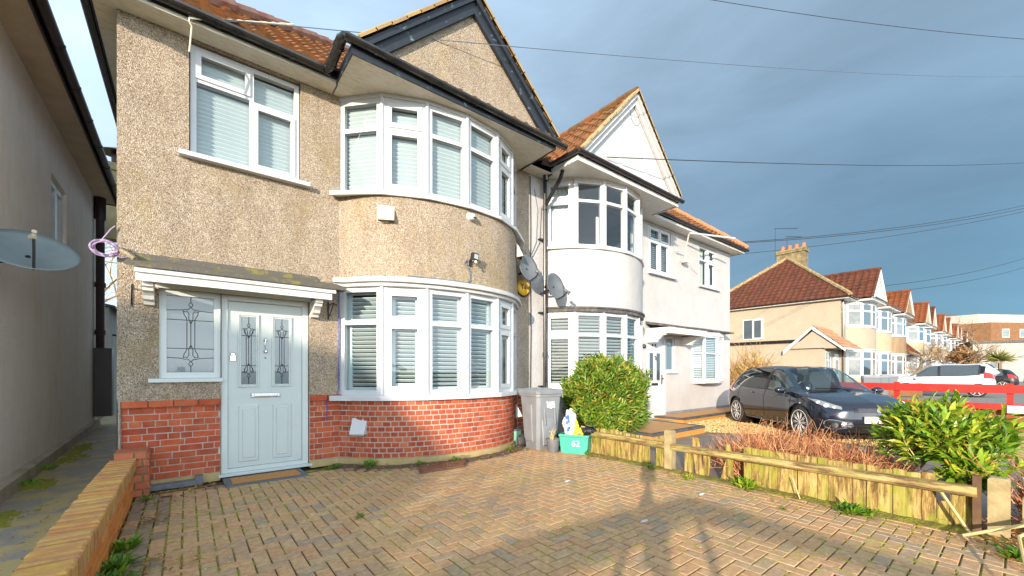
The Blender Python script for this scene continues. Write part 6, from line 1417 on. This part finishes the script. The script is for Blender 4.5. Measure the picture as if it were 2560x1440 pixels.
for i in range(70):
    x, y = rnd.uniform(-.3,4.5), rnd.uniform(.0,5.2); r_ = rnd.uniform(.002,.0045); blob(mb, (x, y, .006), r_*1.5, r_, r_*.6, i, .3, 6, 4)
o = mb.build('paving_crumbs', simple('pale_crumb', (.70,.68,.62), .8)); o['kind'] = 'stuff'
for (x, y, r_, lb) in ((2.95,1.95,.045,'small white scrap on the shaded paving, nearest the camera'), (3.35,3.2,.05,'pale twiggy scrap in the middle of the sunlit paving'), (4.05,2.02,.05,'white plastic scrap near the middle post')):
    mb = MB(); blob(mb, (x, y, .012), r_, r_*.35, .008, x, .4, 10, 6); tag(mb.build('litter_scrap', 'paint'), lb, 'litter')
mb = MB(); mb.tube([(3.62,-.02,.06),(4.35,.02,.14),(4.75,-.28,.35)][::-1], [.012,.010,.006], 6)
mb.tube([(4.42,.28,.05),(4.62,.0,.16),(5.1,-.4,.42)], [.010,.013,.011], 6); mb.tube([(4.62,.0,.16),(4.9,.0,.30),(5.3,-.1,.36)], [.008,.007,.005], 5); tag(mb.build('fallen_branch', 'cane'), 'pale yellow fallen branch leaning by the near concrete post', 'branch')
mb = MB(); mb.tube([(4.68,.42,.31),(4.66,.26,.02)], .012, 5); tag(mb.build('fallen_stick', 'cane'), 'pale stick wedged under the end of the mossy rail', 'stick'); mb = MB(); mb.tube([(4.64,1.35,.01),(4.66,1.42,.20)], .006, 4); tag(mb.build('fallen_stick', 'cane'), 'thin pale stick leaning on the middle of the long board fence', 'stick')
twigs('dead_brambles', 'dark tangle of dead brambles at the right edge beyond the concrete post', (4.80,5.8,-.9,-.02), 900, .85, 'twig', .005, .9, 3, 'dry', cat='brambles')
scatter('bramble_litter', [(4.75,-.25,.3),(4.3,-.30,.3),(4.5,-.05,.2),(5.0,.1,.3)], 'dry', 900, .05)
# trees
def tree(name, loc, h_, label, seed, mat='bark', depth=5, r=.09, spread=.55, cat='bare tree', first=.3, thin=.68):
    rr = random.Random(seed); t = thing(name, label, cat, (*loc, 0)); tk = MB(); cr = MB()
    def grow(p, d, L_, r_, lv):
        pts = [p]; 
        for k in range(3): d = (d+Vector((rr.gauss(0,.12), rr.gauss(0,.12), rr.gauss(0,.08)+.02))).normalized(); pts.append(pts[-1]+d*L_/3)
        (tk if lv == 0 else cr).tube(pts, [r_, r_*.9, r_*.8, r_*.68], 6 if lv < 2 else 3, False)
        if lv >= depth: return
        for k in range(3 if lv < 4 else 2):
            dd = (d+Vector((rr.gauss(0,1), rr.gauss(0,1), rr.gauss(0,.55))).normalized()*spread*rr.uniform(.8,1.5)).normalized(); grow(pts[-1] if k < 2 else pts[2], dd, L_*rr.uniform(.62,.86), r_*thin, lv+1)
    grow(Vector((*loc, -.05)), Vector((0,0,1)), h_*first, r, 0); tk.build('trunk', mat, t); cr.build('crown', mat, t); return t
tree('street_tree', (44,3.1), 4.3, 'bare spreading tree in front of the fourth and fifth bays', 3, depth=6, r=.12, spread=.9, first=.34, thin=.62)
tree('street_tree', (47,2.0), 5.0, 'larger bare tree between the white car and the brick flats', 8, depth=6, r=.13, spread=.8, first=.34, thin=.62)
tree('street_tree', (41,4.5), 3.8, 'small bare tree at the left end of the white car', 13, depth=5, r=.10, spread=.9, first=.34, thin=.62)
tree('garden_tree', (-3.4,25), 11, 'tall bare tree seen through the alley gap', 21, 'twig_gold', depth=6, r=.12, spread=.6)
tree('garden_tree', (-2.2,23.2), 5.5, 'lower golden stemmed tree at the end of the alley', 5, 'twig_gold', depth=6, r=.07, spread=.6)
shrub('brown_bush', (47.5,3.0,1.9), (1.0,1.0,1.3), 160, 'tawny rounded bush behind the bare street trees', 'bush', 'dry', .25, .10, 10, up=.4)
PT = thing('palm_shrub', 'spiky palm-like shrub near the right edge by the low white building', 'palm', (43, .95, 0))
mb = MB(); mb.tube([(43,.95,0),(43,1.0,1.8)], .10, 6); mb.build('trunk', 'bark', PT); V = []; F_ = []
for i in range(130): d = rv(); d.z = abs(d.z)*.9-.25; d.normalize(); leaf(V, F_, Vector((43,1.0,2.0)), d, d.orthogonal().normalized(), rnd.uniform(.6,.95), .06)
leafmesh('fronds', V, F_, 'blade', PT)
# ================================================================ cars
HATCH = [ # stations nose -> tail; keys: sill, low, shoulder, belt, roof edge, centre
 [(.70,0,.20),(.79,0,.36),(.79,0,.56),(.77,0,.70),(.70,0,.80),(.62,0,.84)],
 [(.68,.40,.20),(.76,.42,.36),(.76,.42,.56),(.73,.42,.70),(.60,.40,.81),(.50,0,.88)],
 [(.54,.68,.20),(.60,.72,.36),(.59,.73,.56),(.53,.70,.72),(.40,.57,.86),(.34,0,.93)],
 [(.36,.77,.20),(.38,.82,.38),(.35,.83,.60),(.28,.79,.80),(.22,.64,.91),(.18,0,.965)],
 [(0,.78,.20),(0,.835,.40),(0,.845,.66),(0,.80,.89),(.0,.69,.955),(.02,0,1.0)],
 [(-.22,.78,.20),(-.22,.835,.42),(-.22,.845,.68),(-.22,.80,.925),(-.20,.71,.985),(-.06,0,1.03)],
 [(-.45,.78,.20),(-.45,.835,.42),(-.45,.845,.69),(-.45,.80,.945),(-.46,.665,1.13),(-.36,0,1.20)],
 [(-.75,.78,.20),(-.75,.835,.42),(-.75,.845,.70),(-.75,.80,.955),(-.76,.61,1.335),(-.66,0,1.40)],
 [(-1.0,.78,.20),(-1.0,.835,.42),(-1.0,.845,.71),(-1.0,.80,.96),(-1.0,.575,1.425),(-.95,0,1.485)],
 [(-1.5,.78,.20),(-1.5,.835,.42),(-1.5,.845,.72),(-1.5,.80,.975),(-1.5,.56,1.465),(-1.5,0,1.52)],
 [(-2.1,.78,.20),(-2.1,.835,.42),(-2.1,.85,.74),(-2.1,.80,1.0),(-2.1,.555,1.455),(-2.1,0,1.515)],
 [(-2.6,.76,.22),(-2.6,.82,.42),(-2.6,.845,.77),(-2.58,.78,1.05),(-2.46,.54,1.43),(-2.5,0,1.49)],
 [(-2.84,.72,.24),(-2.86,.79,.42),(-2.87,.81,.74),(-2.82,.74,1.05),(-2.64,.52,1.36),(-2.70,0,1.43)],
 [(-2.96,.55,.25),(-3.02,.64,.40),(-3.03,.66,.70),(-2.98,.62,1.0),(-2.84,.48,1.18),(-2.89,0,1.22)],
 [(-2.98,0,.25),(-3.06,0,.40),(-3.06,0,.70),(-3.02,0,.98),(-2.98,0,1.07),(-2.97,0,1.11)]]
def hz(z):
    if z < .3: return z
    q = min(1, max(0, (z-1.0)/.45)); return .3+(z-.3)*(.835+.07*q)
HATCH = [[(x, y, hz(z)) for x, y, z in st] for st in HATCH]
def mpv(S):
    o = []
    for si_, st in enumerate(S):
        r_ = []
        for k, (x, y, z) in enumerate(st):
            x2 = x*1.06 if x < -.3 else x*1.1
            if k >= 4 and x < -.3: z2 = z*1.18+.02
            else: z2 = z*1.16
            if si_ >= 11 and k >= 4: x2 -= .20; z2 += .06
            r_.append((x2, y*1.03, z2))
        o.append(r_)
    return o
def carsurf(S):
    n = len(S)
    def cr(a, b, c, d, t): return .5*((2*b)+(c-a)*t+(2*a-5*b+4*c-d)*t*t+(3*b-a-3*c+d)*t**3)
    Vs = [[Vector(p) for p in st] for st in S]
    def at1(arr, t):
        m = len(arr)-1; t = min(max(t, 0), m-1e-6); i = int(t); q = t-i
        a = arr[max(i-1,0)] if i else arr[0]*2-arr[1]; d = arr[i+2] if i+2 <= m else arr[m]*2-arr[m-1]
        return cr(a, arr[i], arr[i+1], d, q)
    def P(u, v, side=1, off=0):
        def raw(u, v): return at1([at1([Vs[i][k] for i in range(n)], u) for k in range(6)], v)
        p = raw(u, v)
        if off:
            e = .03; du = raw(min(u+e, n-1), v)-raw(max(u-e, 0), v); dv = raw(u, min(v+e, 5))-raw(u, max(v-e, 0)); nn_ = dv.cross(du)
            if nn_.length > 1e-9: 
                nn_.normalize(); c = Vector((-1.2, 0, .6))
                if nn_.dot(p-c) < 0: nn_ = -nn_
                p = p+nn_*off
        p.y = max(p.y, 0) if v > 4.99 or u < .001 or u > n-1.001 else p.y
        return Vector((p.x, p.y*side, p.z))
    return P
def car(name, label, xf_, S=HATCH, paint='carpaint', wb=-2.43, wr=.302, sub=5, vs=5, detail=True, wheelw=.2, plate='', scale=.97):
    T = thing(name, label, 'car', xf_((0,0,0))); P = carsurf(S); n = len(S)-1; NU = n*sub; NV = 5*vs
    body = MB(); glassreg = []
    side_u = (5.75, 8.35), (8.5, 10.75); vW = (3.10, 3.93)
    def inside_glass(u, v):
        if 5.02 < u < 7.75 and v > 4.10: return True
        if 11.15 < u < 12.6 and v > 4.25: return True
        for a, b in side_u:
            if a < u < b and vW[0] < v < vW[1]: return True
        if 10.87 < u < 11.35 and 3.2 < v < 3.8: return True
        return False
    for side in (1, -1):
        V = []; F_ = []
        for i in range(NU+1):
            for j in range(NV+1): V.append(P(i/sub, j/vs, side))
        for i in range(NU):
            for j in range(NV):
                u, v = (i+.5)/sub, (j+.5)/vs
                if inside_glass(u, v): continue
                c = (V[i*(NV+1)+j]+V[(i+1)*(NV+1)+j+1])/2
                if any((c.x-wx)**2+(c.z-wr)**2 < (wr+.055)**2 and c.z < .75 and abs(c.y) > .5 for wx in (0, wb)): continue
                q = (i*(NV+1)+j, i*(NV+1)+j+1, (i+1)*(NV+1)+j+1, (i+1)*(NV+1)+j); F_.append(q if side > 0 else q[::-1])
        # pull arch rim vertices onto the circle
        for v in V:
            for wx in (0, wb):
                d = math.hypot(v.x-wx, v.z-wr)
                if (wr+.0) < d < wr+.10 and v.z < .8 and abs(v.y) > .5 and d < wr+.075: k = (wr+.062)/d; v.x = wx+(v.x-wx)*k; v.z = wr+(v.z-wr)*k
        body.add(V, F_)
    for p in range(len(body.v)): body.v[p] = tuple(body.v[p])
    def fin(mb, nm, mat, par=T, smooth=False, **k):
        mb.v = [xf_((a*scale, b*scale, c*scale)) for a, b, c in mb.v]; return mb.build(nm, mat, par, smooth=smooth, **k)
    fin(body, 'body', paint, smooth=True)
    def patch(mb, u0, u1, v0, v1, off, sides=(1,-1), nu=8, nv=6, shape=None):
        for s_ in sides:
            V = [P(u0+(u1-u0)*i/nu, (v0+(v1-v0)*j/nv) if shape is None else shape(i/nu, j/nv), s_, off) for i in range(nu+1) for j in range(nv+1)]
            mb.add([tuple(p) for p in V], [(i*(nv+1)+j, i*(nv+1)+j+1, (i+1)*(nv+1)+j+1, (i+1)*(nv+1)+j) for i in range(nu) for j in range(nv)])
    g = MB(); patch(g, 5.0, 7.8, 4.0, 5.0, .004, nu=16, nv=8); fin(g, 'windscreen', 'carglass', smooth=True)
    g = MB(); patch(g, 11.1, 12.65, 4.2, 5.0, .004, nu=8); fin(g, 'rear_window', 'carglass_dk', smooth=True)
    for s_ in (1, -1):
        for a, b in side_u:
            g = MB(); patch(g, a-.03, b+.03, vW[0]-.02, vW[1]+.03, .003, (s_,)); fin(g, 'side_window', 'carglass_dk' if a > 8 else 'carglass', smooth=True) if detail else fin(g, 'side_window', 'dkglass', smooth=True)
        g = MB(); patch(g, 10.85, 11.38, 3.15, 3.82, .003, (s_,)); fin(g, 'quarter_window', 'carglass_dk', smooth=True)
    mb = MB()      # pillars, seams, sill trim
    for s_ in (1, -1):
        patch(mb, 8.33, 8.52, 3.08, 3.95, .006, (s_,), nu=2); patch(mb, 10.73, 10.88, 3.1, 3.9, .006, (s_,), nu=2)
        patch(mb, 4.9, 11.0, 3.06, 3.105, .008, (s_,), nu=30, nv=1)
        if detail:
            for u in (5.25, 8.43, 10.35): patch(mb, u, u+.035, .55, 3.05, .002, (s_,), nu=1, nv=16)
    mb.box(-2.7, .5, -.74, .74, .19, .24); 
    for wx in (0, wb):
        mb.lathe([(wr+.055,-.80),(wr+.055,.80)], (wx, 0, wr+.005), (0,1,0), 22)
    fin(mb, 'trim', 'trim')
    it = MB(); it.box(-2.6, -.35, -.68, .68, .5, .56); it.box(-.42, -.2, -.66, .66, .74, .84)
    for x, b in ((-1.15, .95), (-2.05, .9)):
        for y in (-.36, .36): it.cham((x-.12, y, .95), (1,0,-.12), (0,1,0), (.12,0,1), .07, .23, .28, .05); it.cham((x-.17, y, 1.30), (1,0,0), (0,1,0), (0,0,1), .05, .13, .09, .03); it.cham((x+.15, y, .66), (1,0,0), (0,1,0), (0,0,1), .25, .24, .10, .03)
    fin(it, 'seats', 'seat')
    st = MB(); st.tube([(-.62+.06*math.sin(q*.524), -.36+.17*math.cos(q*.524), 0.93+.15*math.sin(q*.524)) for q in range(13)], .013, 6); fin(st, 'steering_wheel', 'trim')
    for wx in (0, wb):
        for s_ in (1, -1):
            y = s_*.825
            t = MB(); t.lathe([(wr*.70,-.09),(wr*.88,-.10),(wr*.98,-.085),(wr,-.05),(wr,.05),(wr*.98,.085),(wr*.88,.10),(wr*.70,.09)], (wx, y-s_*.085, wr), (0,1,0), 36); w = fin(t, 'wheel', 'rubber', smooth=False)
            r = MB(); r.lathe([(wr*.76,.0),(wr*.80,.02),(wr*.80,.03),(wr*.76,.034),(wr*.72,.01),(wr*.66,-.08)], (wx, y-s_*.02, wr), (0,s_,0), 36)
            hub = Vector((wx, y-s_*.015, wr)); r.lathe([(.055,-.02),(.06,.012),(.03,.022),(0,.024)], hub, (0,s_,0), 14)
            for k in range(10 if detail else 6):
                for e in ((-.09, .09) if detail else (0,)):
                    q = k*2*math.pi/(10 if detail else 6)+e; d = Vector((math.cos(q), 0, math.sin(q)))
                    r.tube([hub+d*.04, hub+d*.13+Vector((0,s_*.01,0)), hub+d*wr*.76], [.022,.017,.020] if detail else .03, 4)
            fin(r, 'rim', 'alloy', w)
            r = MB(); r.lathe([(wr*.655,-.09),(wr*.655,-.085),(.0,-.085)], (wx, y-s_*.0, wr), (0,s_,0), 24); fin(r, 'brake_disc', 'trim', w)
    hl = MB()
    for s_ in (1, -1):
        hl = MB(); patch(hl, 1.35, 3.35, 0, 0, .010, (s_,), nu=12, nv=6, shape=lambda a, b: (2.72+.55*a)+(.62*math.sin(math.pi*min(1, a*1.02+.12))**.7*(1-.35*a)+.12)*b); h_ = fin(hl, 'headlight', 'headlens', smooth=True)
        for (u, v, r_) in ((2.0, 3.10, .045), (2.5, 3.25, .035), (1.65, 2.98, .028)):
            lb = MB(); c = P(u, v, s_, .004); c2 = P(u, v, s_, .03); lb.lathe([(r_,0),(r_*.9,.010),(r_*.5,.016),(0,.018)], c, (c2-c).normalized(), 14); fin(lb, 'bulb', 'lensglass', h_)
        fg = MB(); patch(fg, 1.0, 2.15, .55, 1.4, .004, (s_,), nu=8, nv=4); fo = fin(fg, 'fog_lamp_housing', 'trim')
        ch_ = MB(); rim = [P(1.60+.62*math.cos(q/20*6.283), .95+.45*math.sin(q/20*6.283)*(1-.4*math.cos(q/20*6.283+3.14)), s_, .012) for q in range(21)]; ch_.tube(rim, .010, 5)
        for v in (.72, .88, 1.04, 1.2): ch_.tube([P(1.02+.05*k, v, s_, .012) for k in range(9)], .007, 4)
        c = P(1.68, .90, s_, .006); c2 = P(1.68, .90, s_, .03); ch_.lathe([(.055,0),(.05,.015),(0,.02)], c, (c2-c).normalized(), 14); fin(ch_, 'fog_lamp', 'chrome', fo)
        mr = MB(); blob(mr, (-.42, s_*.95, .90), .07, .11, .07, 2, .05, 14, 10); mr.tube([(-.40, s_*.80, .84), (-.42, s_*.90, .87)], .025, 6); fin(mr, 'wing_mirror', paint, smooth=True)
        tl_ = MB(); patch(tl_, 11.25, 13.2, 2.55, 3.3, .008, (s_,)); fin(tl_, 'tail_light', 'redlens', smooth=True)
        for x in (-1.02, -1.98): dh = MB(); dh.tube([P(5.75 if x < 0 and x > -1.5 else 9.2, 2.75, s_, .004)+Vector((.0,0,0)), P(5.75 if x > -1.5 else 9.2, 2.75, s_, .02)+Vector((-.05,0,0)), P(5.75 if x > -1.5 else 9.2, 2.75, s_, .004)+Vector((-.12,0,0))], [.012,.014,.012], 6); fin(dh, 'door_handle', paint, smooth=True)
        si = MB(); c = P(3.95, 2.35, s_, .0); blob(si, c, .03, .006, .014, 1, 0, 10, 6); fin(si, 'indicator', 'ivory')
    gr = MB(); patch(gr, 0, .9, 2.35, 3.0, .006, nu=6, nv=6); gro = fin(gr, 'grille', 'trim'); gr = MB(); patch(gr, 0, 1.15, .1, 1.05, .005, nu=6, nv=4); fin(gr, 'air_intake', 'trim')
    gm = MB()
    for k in range(6):
        for s_ in (1, -1): gm.tube([P(q*.11, 2.42+k*.1+(.02 if q % 2 else -.02), s_, .010) for q in range(8)], .0035, 4)
    fin(gm, 'grille_mesh', 'pot', gro)
    bd = MB(); bd.lathe([(.05,0),(.05,.010)], P(0,2.7,1,0)+Vector((.012,0,0)), (1,0,0), 16); fin(bd, 'badge', 'chrome')
    pl = MB(); pl.cham((.815, 0, .44), (0,1,0), (0,0,1), (1,0,0), .26, .056, .012, .003); po = fin(pl, 'number_plate', 'plate')
    if detail: text('Y54', .085, 'txt_black', xf_((.830*scale, .10, .44*scale)), (R(90), 0, math.atan2(xf_((1,0,0))[1]-xf_((0,0,0))[1], xf_((1,0,0))[0]-xf_((0,0,0))[0])+R(90)), po)
    wp = MB(); wp.tube([P(5.0,4.75,1,.012), P(5.25,4.95,-1,.012), P(5.35,4.5,-1,.012)], .008, 4); wp.tube([P(5.0,4.9,-1,.012), P(5.15,4.3,-1,.012)], .008, 4); fin(wp, 'wipers', 'trim')
    ae = MB(); ae.tube([P(10.5,5,1,-.01), P(10.5,5,1,0)+Vector((-.25,0,.22))], .004, 4); fin(ae, 'roof_aerial', 'trim')
    if detail:
        sp = MB(); patch(sp, 11.0, 11.55, 4.1, 5.0, .02); fin(sp, 'spoiler', paint, smooth=True)
        ss = MB()
        for s_ in (1, -1): ss.tube([P(5.0+k*.32, .12, s_, .012) for k in range(17)], .014, 5)
        fin(ss, 'side_skirt', paint, smooth=True)
        dc = MB(); c = P(5.45, 4.35, -1, -.004); dc.lathe([(.03,0),(.03,.003)], c, (.8,0,.6), 12); fin(dc, 'tax_disc', 'txt_white')
    return T
# dark hatchback: right front wheel at (9.0, 2.5), right rear at (10.57, 4.31)
hd = Vector((9.0-10.57, 2.53-4.31, 0)).normalized(); lf = Vector((-hd.y, hd.x, 0))
org = Vector((9.02, 2.54, 0))+lf*.72*.97
car('parked_hatchback', 'dark navy hatchback with silver multi-spoke wheels parked on golden gravel', lambda p: tuple(org+hd*p[0]+lf*p[1]+Vector((0,0,p[2]))))
h2 = Vector((-.04,1,0)).normalized(); l2 = Vector((-h2.y, h2.x, 0)); o2 = Vector((30.35,3.9,0))
car('parked_people_carrier', 'silver white people carrier seen side on behind the red rails', lambda p: tuple(o2+h2*p[0]+l2*p[1]+Vector((0,0,p[2]))), S=mpv(HATCH), paint='carwhite', wb=-2.6, sub=4, vs=5, detail=False, scale=.95)
h3 = Vector((.05,1,0)).normalized(); l3 = Vector((-h3.y, h3.x, 0)); o3 = Vector((42.3,3.2,0))
car('parked_dark_car', 'dark car with red tail lamps just beyond the silver people carrier', lambda p: tuple(o3+h3*p[0]+l3*p[1]+Vector((0,0,p[2]))), paint='trim', sub=2, vs=3, detail=False, scale=.98)
# a second dark car and far bins
o4 = Vector((48.5,-2.9,0))
car('parked_dark_car', 'second dark car, its pale headlamp at the far right edge', lambda p: tuple(o4+h3*p[0]*-1+l3*p[1]+Vector((0,0,p[2]))), paint='carpaint', sub=2, vs=3, detail=False, scale=.95)
for i, (x, y, lb) in enumerate(((23.6,4.2,'left of a pair of grey bins below the first cream bay'), (24.6,4.1,'right of a pair of grey bins below the first cream bay'), (28.3,4.35,'single grey bin standing by the bonnet of the silver people carrier'))):
    t = thing('wheelie_bin', lb, 'bin', (x,y,0), group='grey bins down the street'); mb = MB(); taper(mb, [(.24,-.26,.26,0,.04),(.30,-.32,.32,.95,.04)]); xf(mb, rotm(x,y,.3)).build('body', simple('far_bin', (.12,.15,.18), .5), t)
    mb = MB(); taper(mb, [(.33,-.36,.34,.95,.05),(.30,-.30,.30,1.04,.05)]); xf(mb, rotm(x,y,.3)).build('lid', 'bin', t)
mb = MB(); mb.box(27.5,27.7,3.2,5.2,0,.6); mb.box(27.7,29.2,3.2,3.4,0,.62); tag(mb.build('front_garden_wall', 'flatbrick'), 'low brick garden wall in front of the terrace bays', 'wall')
mb = MB(); mb.prism([(.0,0,0)]*3, (0,0,1)) if False else None

# ================================================================ behind the photographer: what shades the forecourt
TP = thing('camera_tripod', 'black camera tripod standing on the drive behind the viewpoint', 'tripod', (0,0,0))
mb = MB(); mb.tube([(-.05,-.03,.62),(-.05,-.03,1.10)], .026, 8); mb.build('column', 'black', TP)
for k in range(3):
    a = R(57)+k*2.094+1.0; mb = MB(); mb.tube([(-.05,-.03,1.02),(-.05+.42*math.cos(a),-.03+.42*math.sin(a),.01)], [.034,.026], 6); mb.build('leg', 'black', TP)
mb = MB(); mb.cham((-.10,-.065,1.22), (.84,.54,0), (-.54,.84,0), (0,0,1), .035, .085, .12, .02); mb.build('camera_body', 'black', TP)
def at_sun(k, s_, up=0):   # point k metres towards the sun, s_ metres across it
    a = R(SUN_AZ); return Vector((-math.sin(a)*k+math.cos(a)*s_, -math.cos(a)*k-math.sin(a)*s_, up))
tan_ = math.tan(R(SUN_EL))
# added unseen timber arch, its outline cut to cast the chevron shadow
AR = thing('shadow_arch', 'slim gabled timber arch added out of view to cast the chevron shadow', 'arch', at_sun(3.2, .4))
K = 3.2; dz = (20-K)*tan_; ax_ = (at_sun(0,1)-at_sun(0,0))
mb = MB()
pts = [(-1.25,4.98-dz),(-.43,5.22-dz),(.36,5.42-dz),(1.09,5.29-dz),(2.0,5.12-dz)]
for a, b, w1_, w2_ in zip(pts[:-1], pts[1:], (.30,.20,.14,.10), (.20,.14,.10,.08)):
    A = at_sun(K, a[0], a[1]); B = at_sun(K, b[0], b[1]); d = (at_sun(1,0)-at_sun(0,0))*.12
    w = Vector((0,0,-w1_)); w2 = Vector((0,0,-w2_)); mb.hexa([A+w, B+w2, B+w2+d, A+w+d, A, B, B+d, A+d])
mb.build('canopy', 'board', AR)
for s_ in (.12, .40, -1.2, 1.95): mb = MB(); A = at_sun(K+.1, s_, 0); A2 = at_sun(K+.1, s_, (5.27 if abs(s_) < 1 else 4.98)-dz); mb.tube([A, A2], .035, 6); mb.build('post', 'board', AR)
# house across the road whose hipped roof throws its shade on the doorstep
K = 24.0; dz = (20-K)*tan_
OH = thing('opposite_house', 'house across the road behind the viewpoint with a sloping roof', 'house', at_sun(K, -6))
prof = [(-16,7.0),(-4.35,7.02),(-3.75,6.85),(-3.2,6.35),(-2.75,5.85),(-2.35,5.35),(-2.15,5.05),(-1.0,4.86),(-1.0,-3)]
poly = [at_sun(K, -16, 0)]+[at_sun(K, s_, max(z-dz, 0)) for s_, z in prof]
dv = (at_sun(1,0)-at_sun(0,0))
mb = MB(); mb.prism(poly, dv*6); mb.build('wall', 'cream', OH)
tree('forecourt_tree', tuple(at_sun(17, -3.0)[:2]), 6.2, 'bare tree behind the viewpoint', 31, depth=6, r=.09, spread=.6)
shrub('dapple_evergreen', tuple(at_sun(15, -2.95, 2.6)), (.72,.72,2.4), 420, 'tall loose evergreen added behind the viewpoint to dapple the bay', 'dapple_evergreen', 'leaf', .22, .09, 9, up=.9, shell=.2, squash=lambda d: 1-.35*max(0, d.z))  # added unseen foliage, sized to break up the shade on the bay
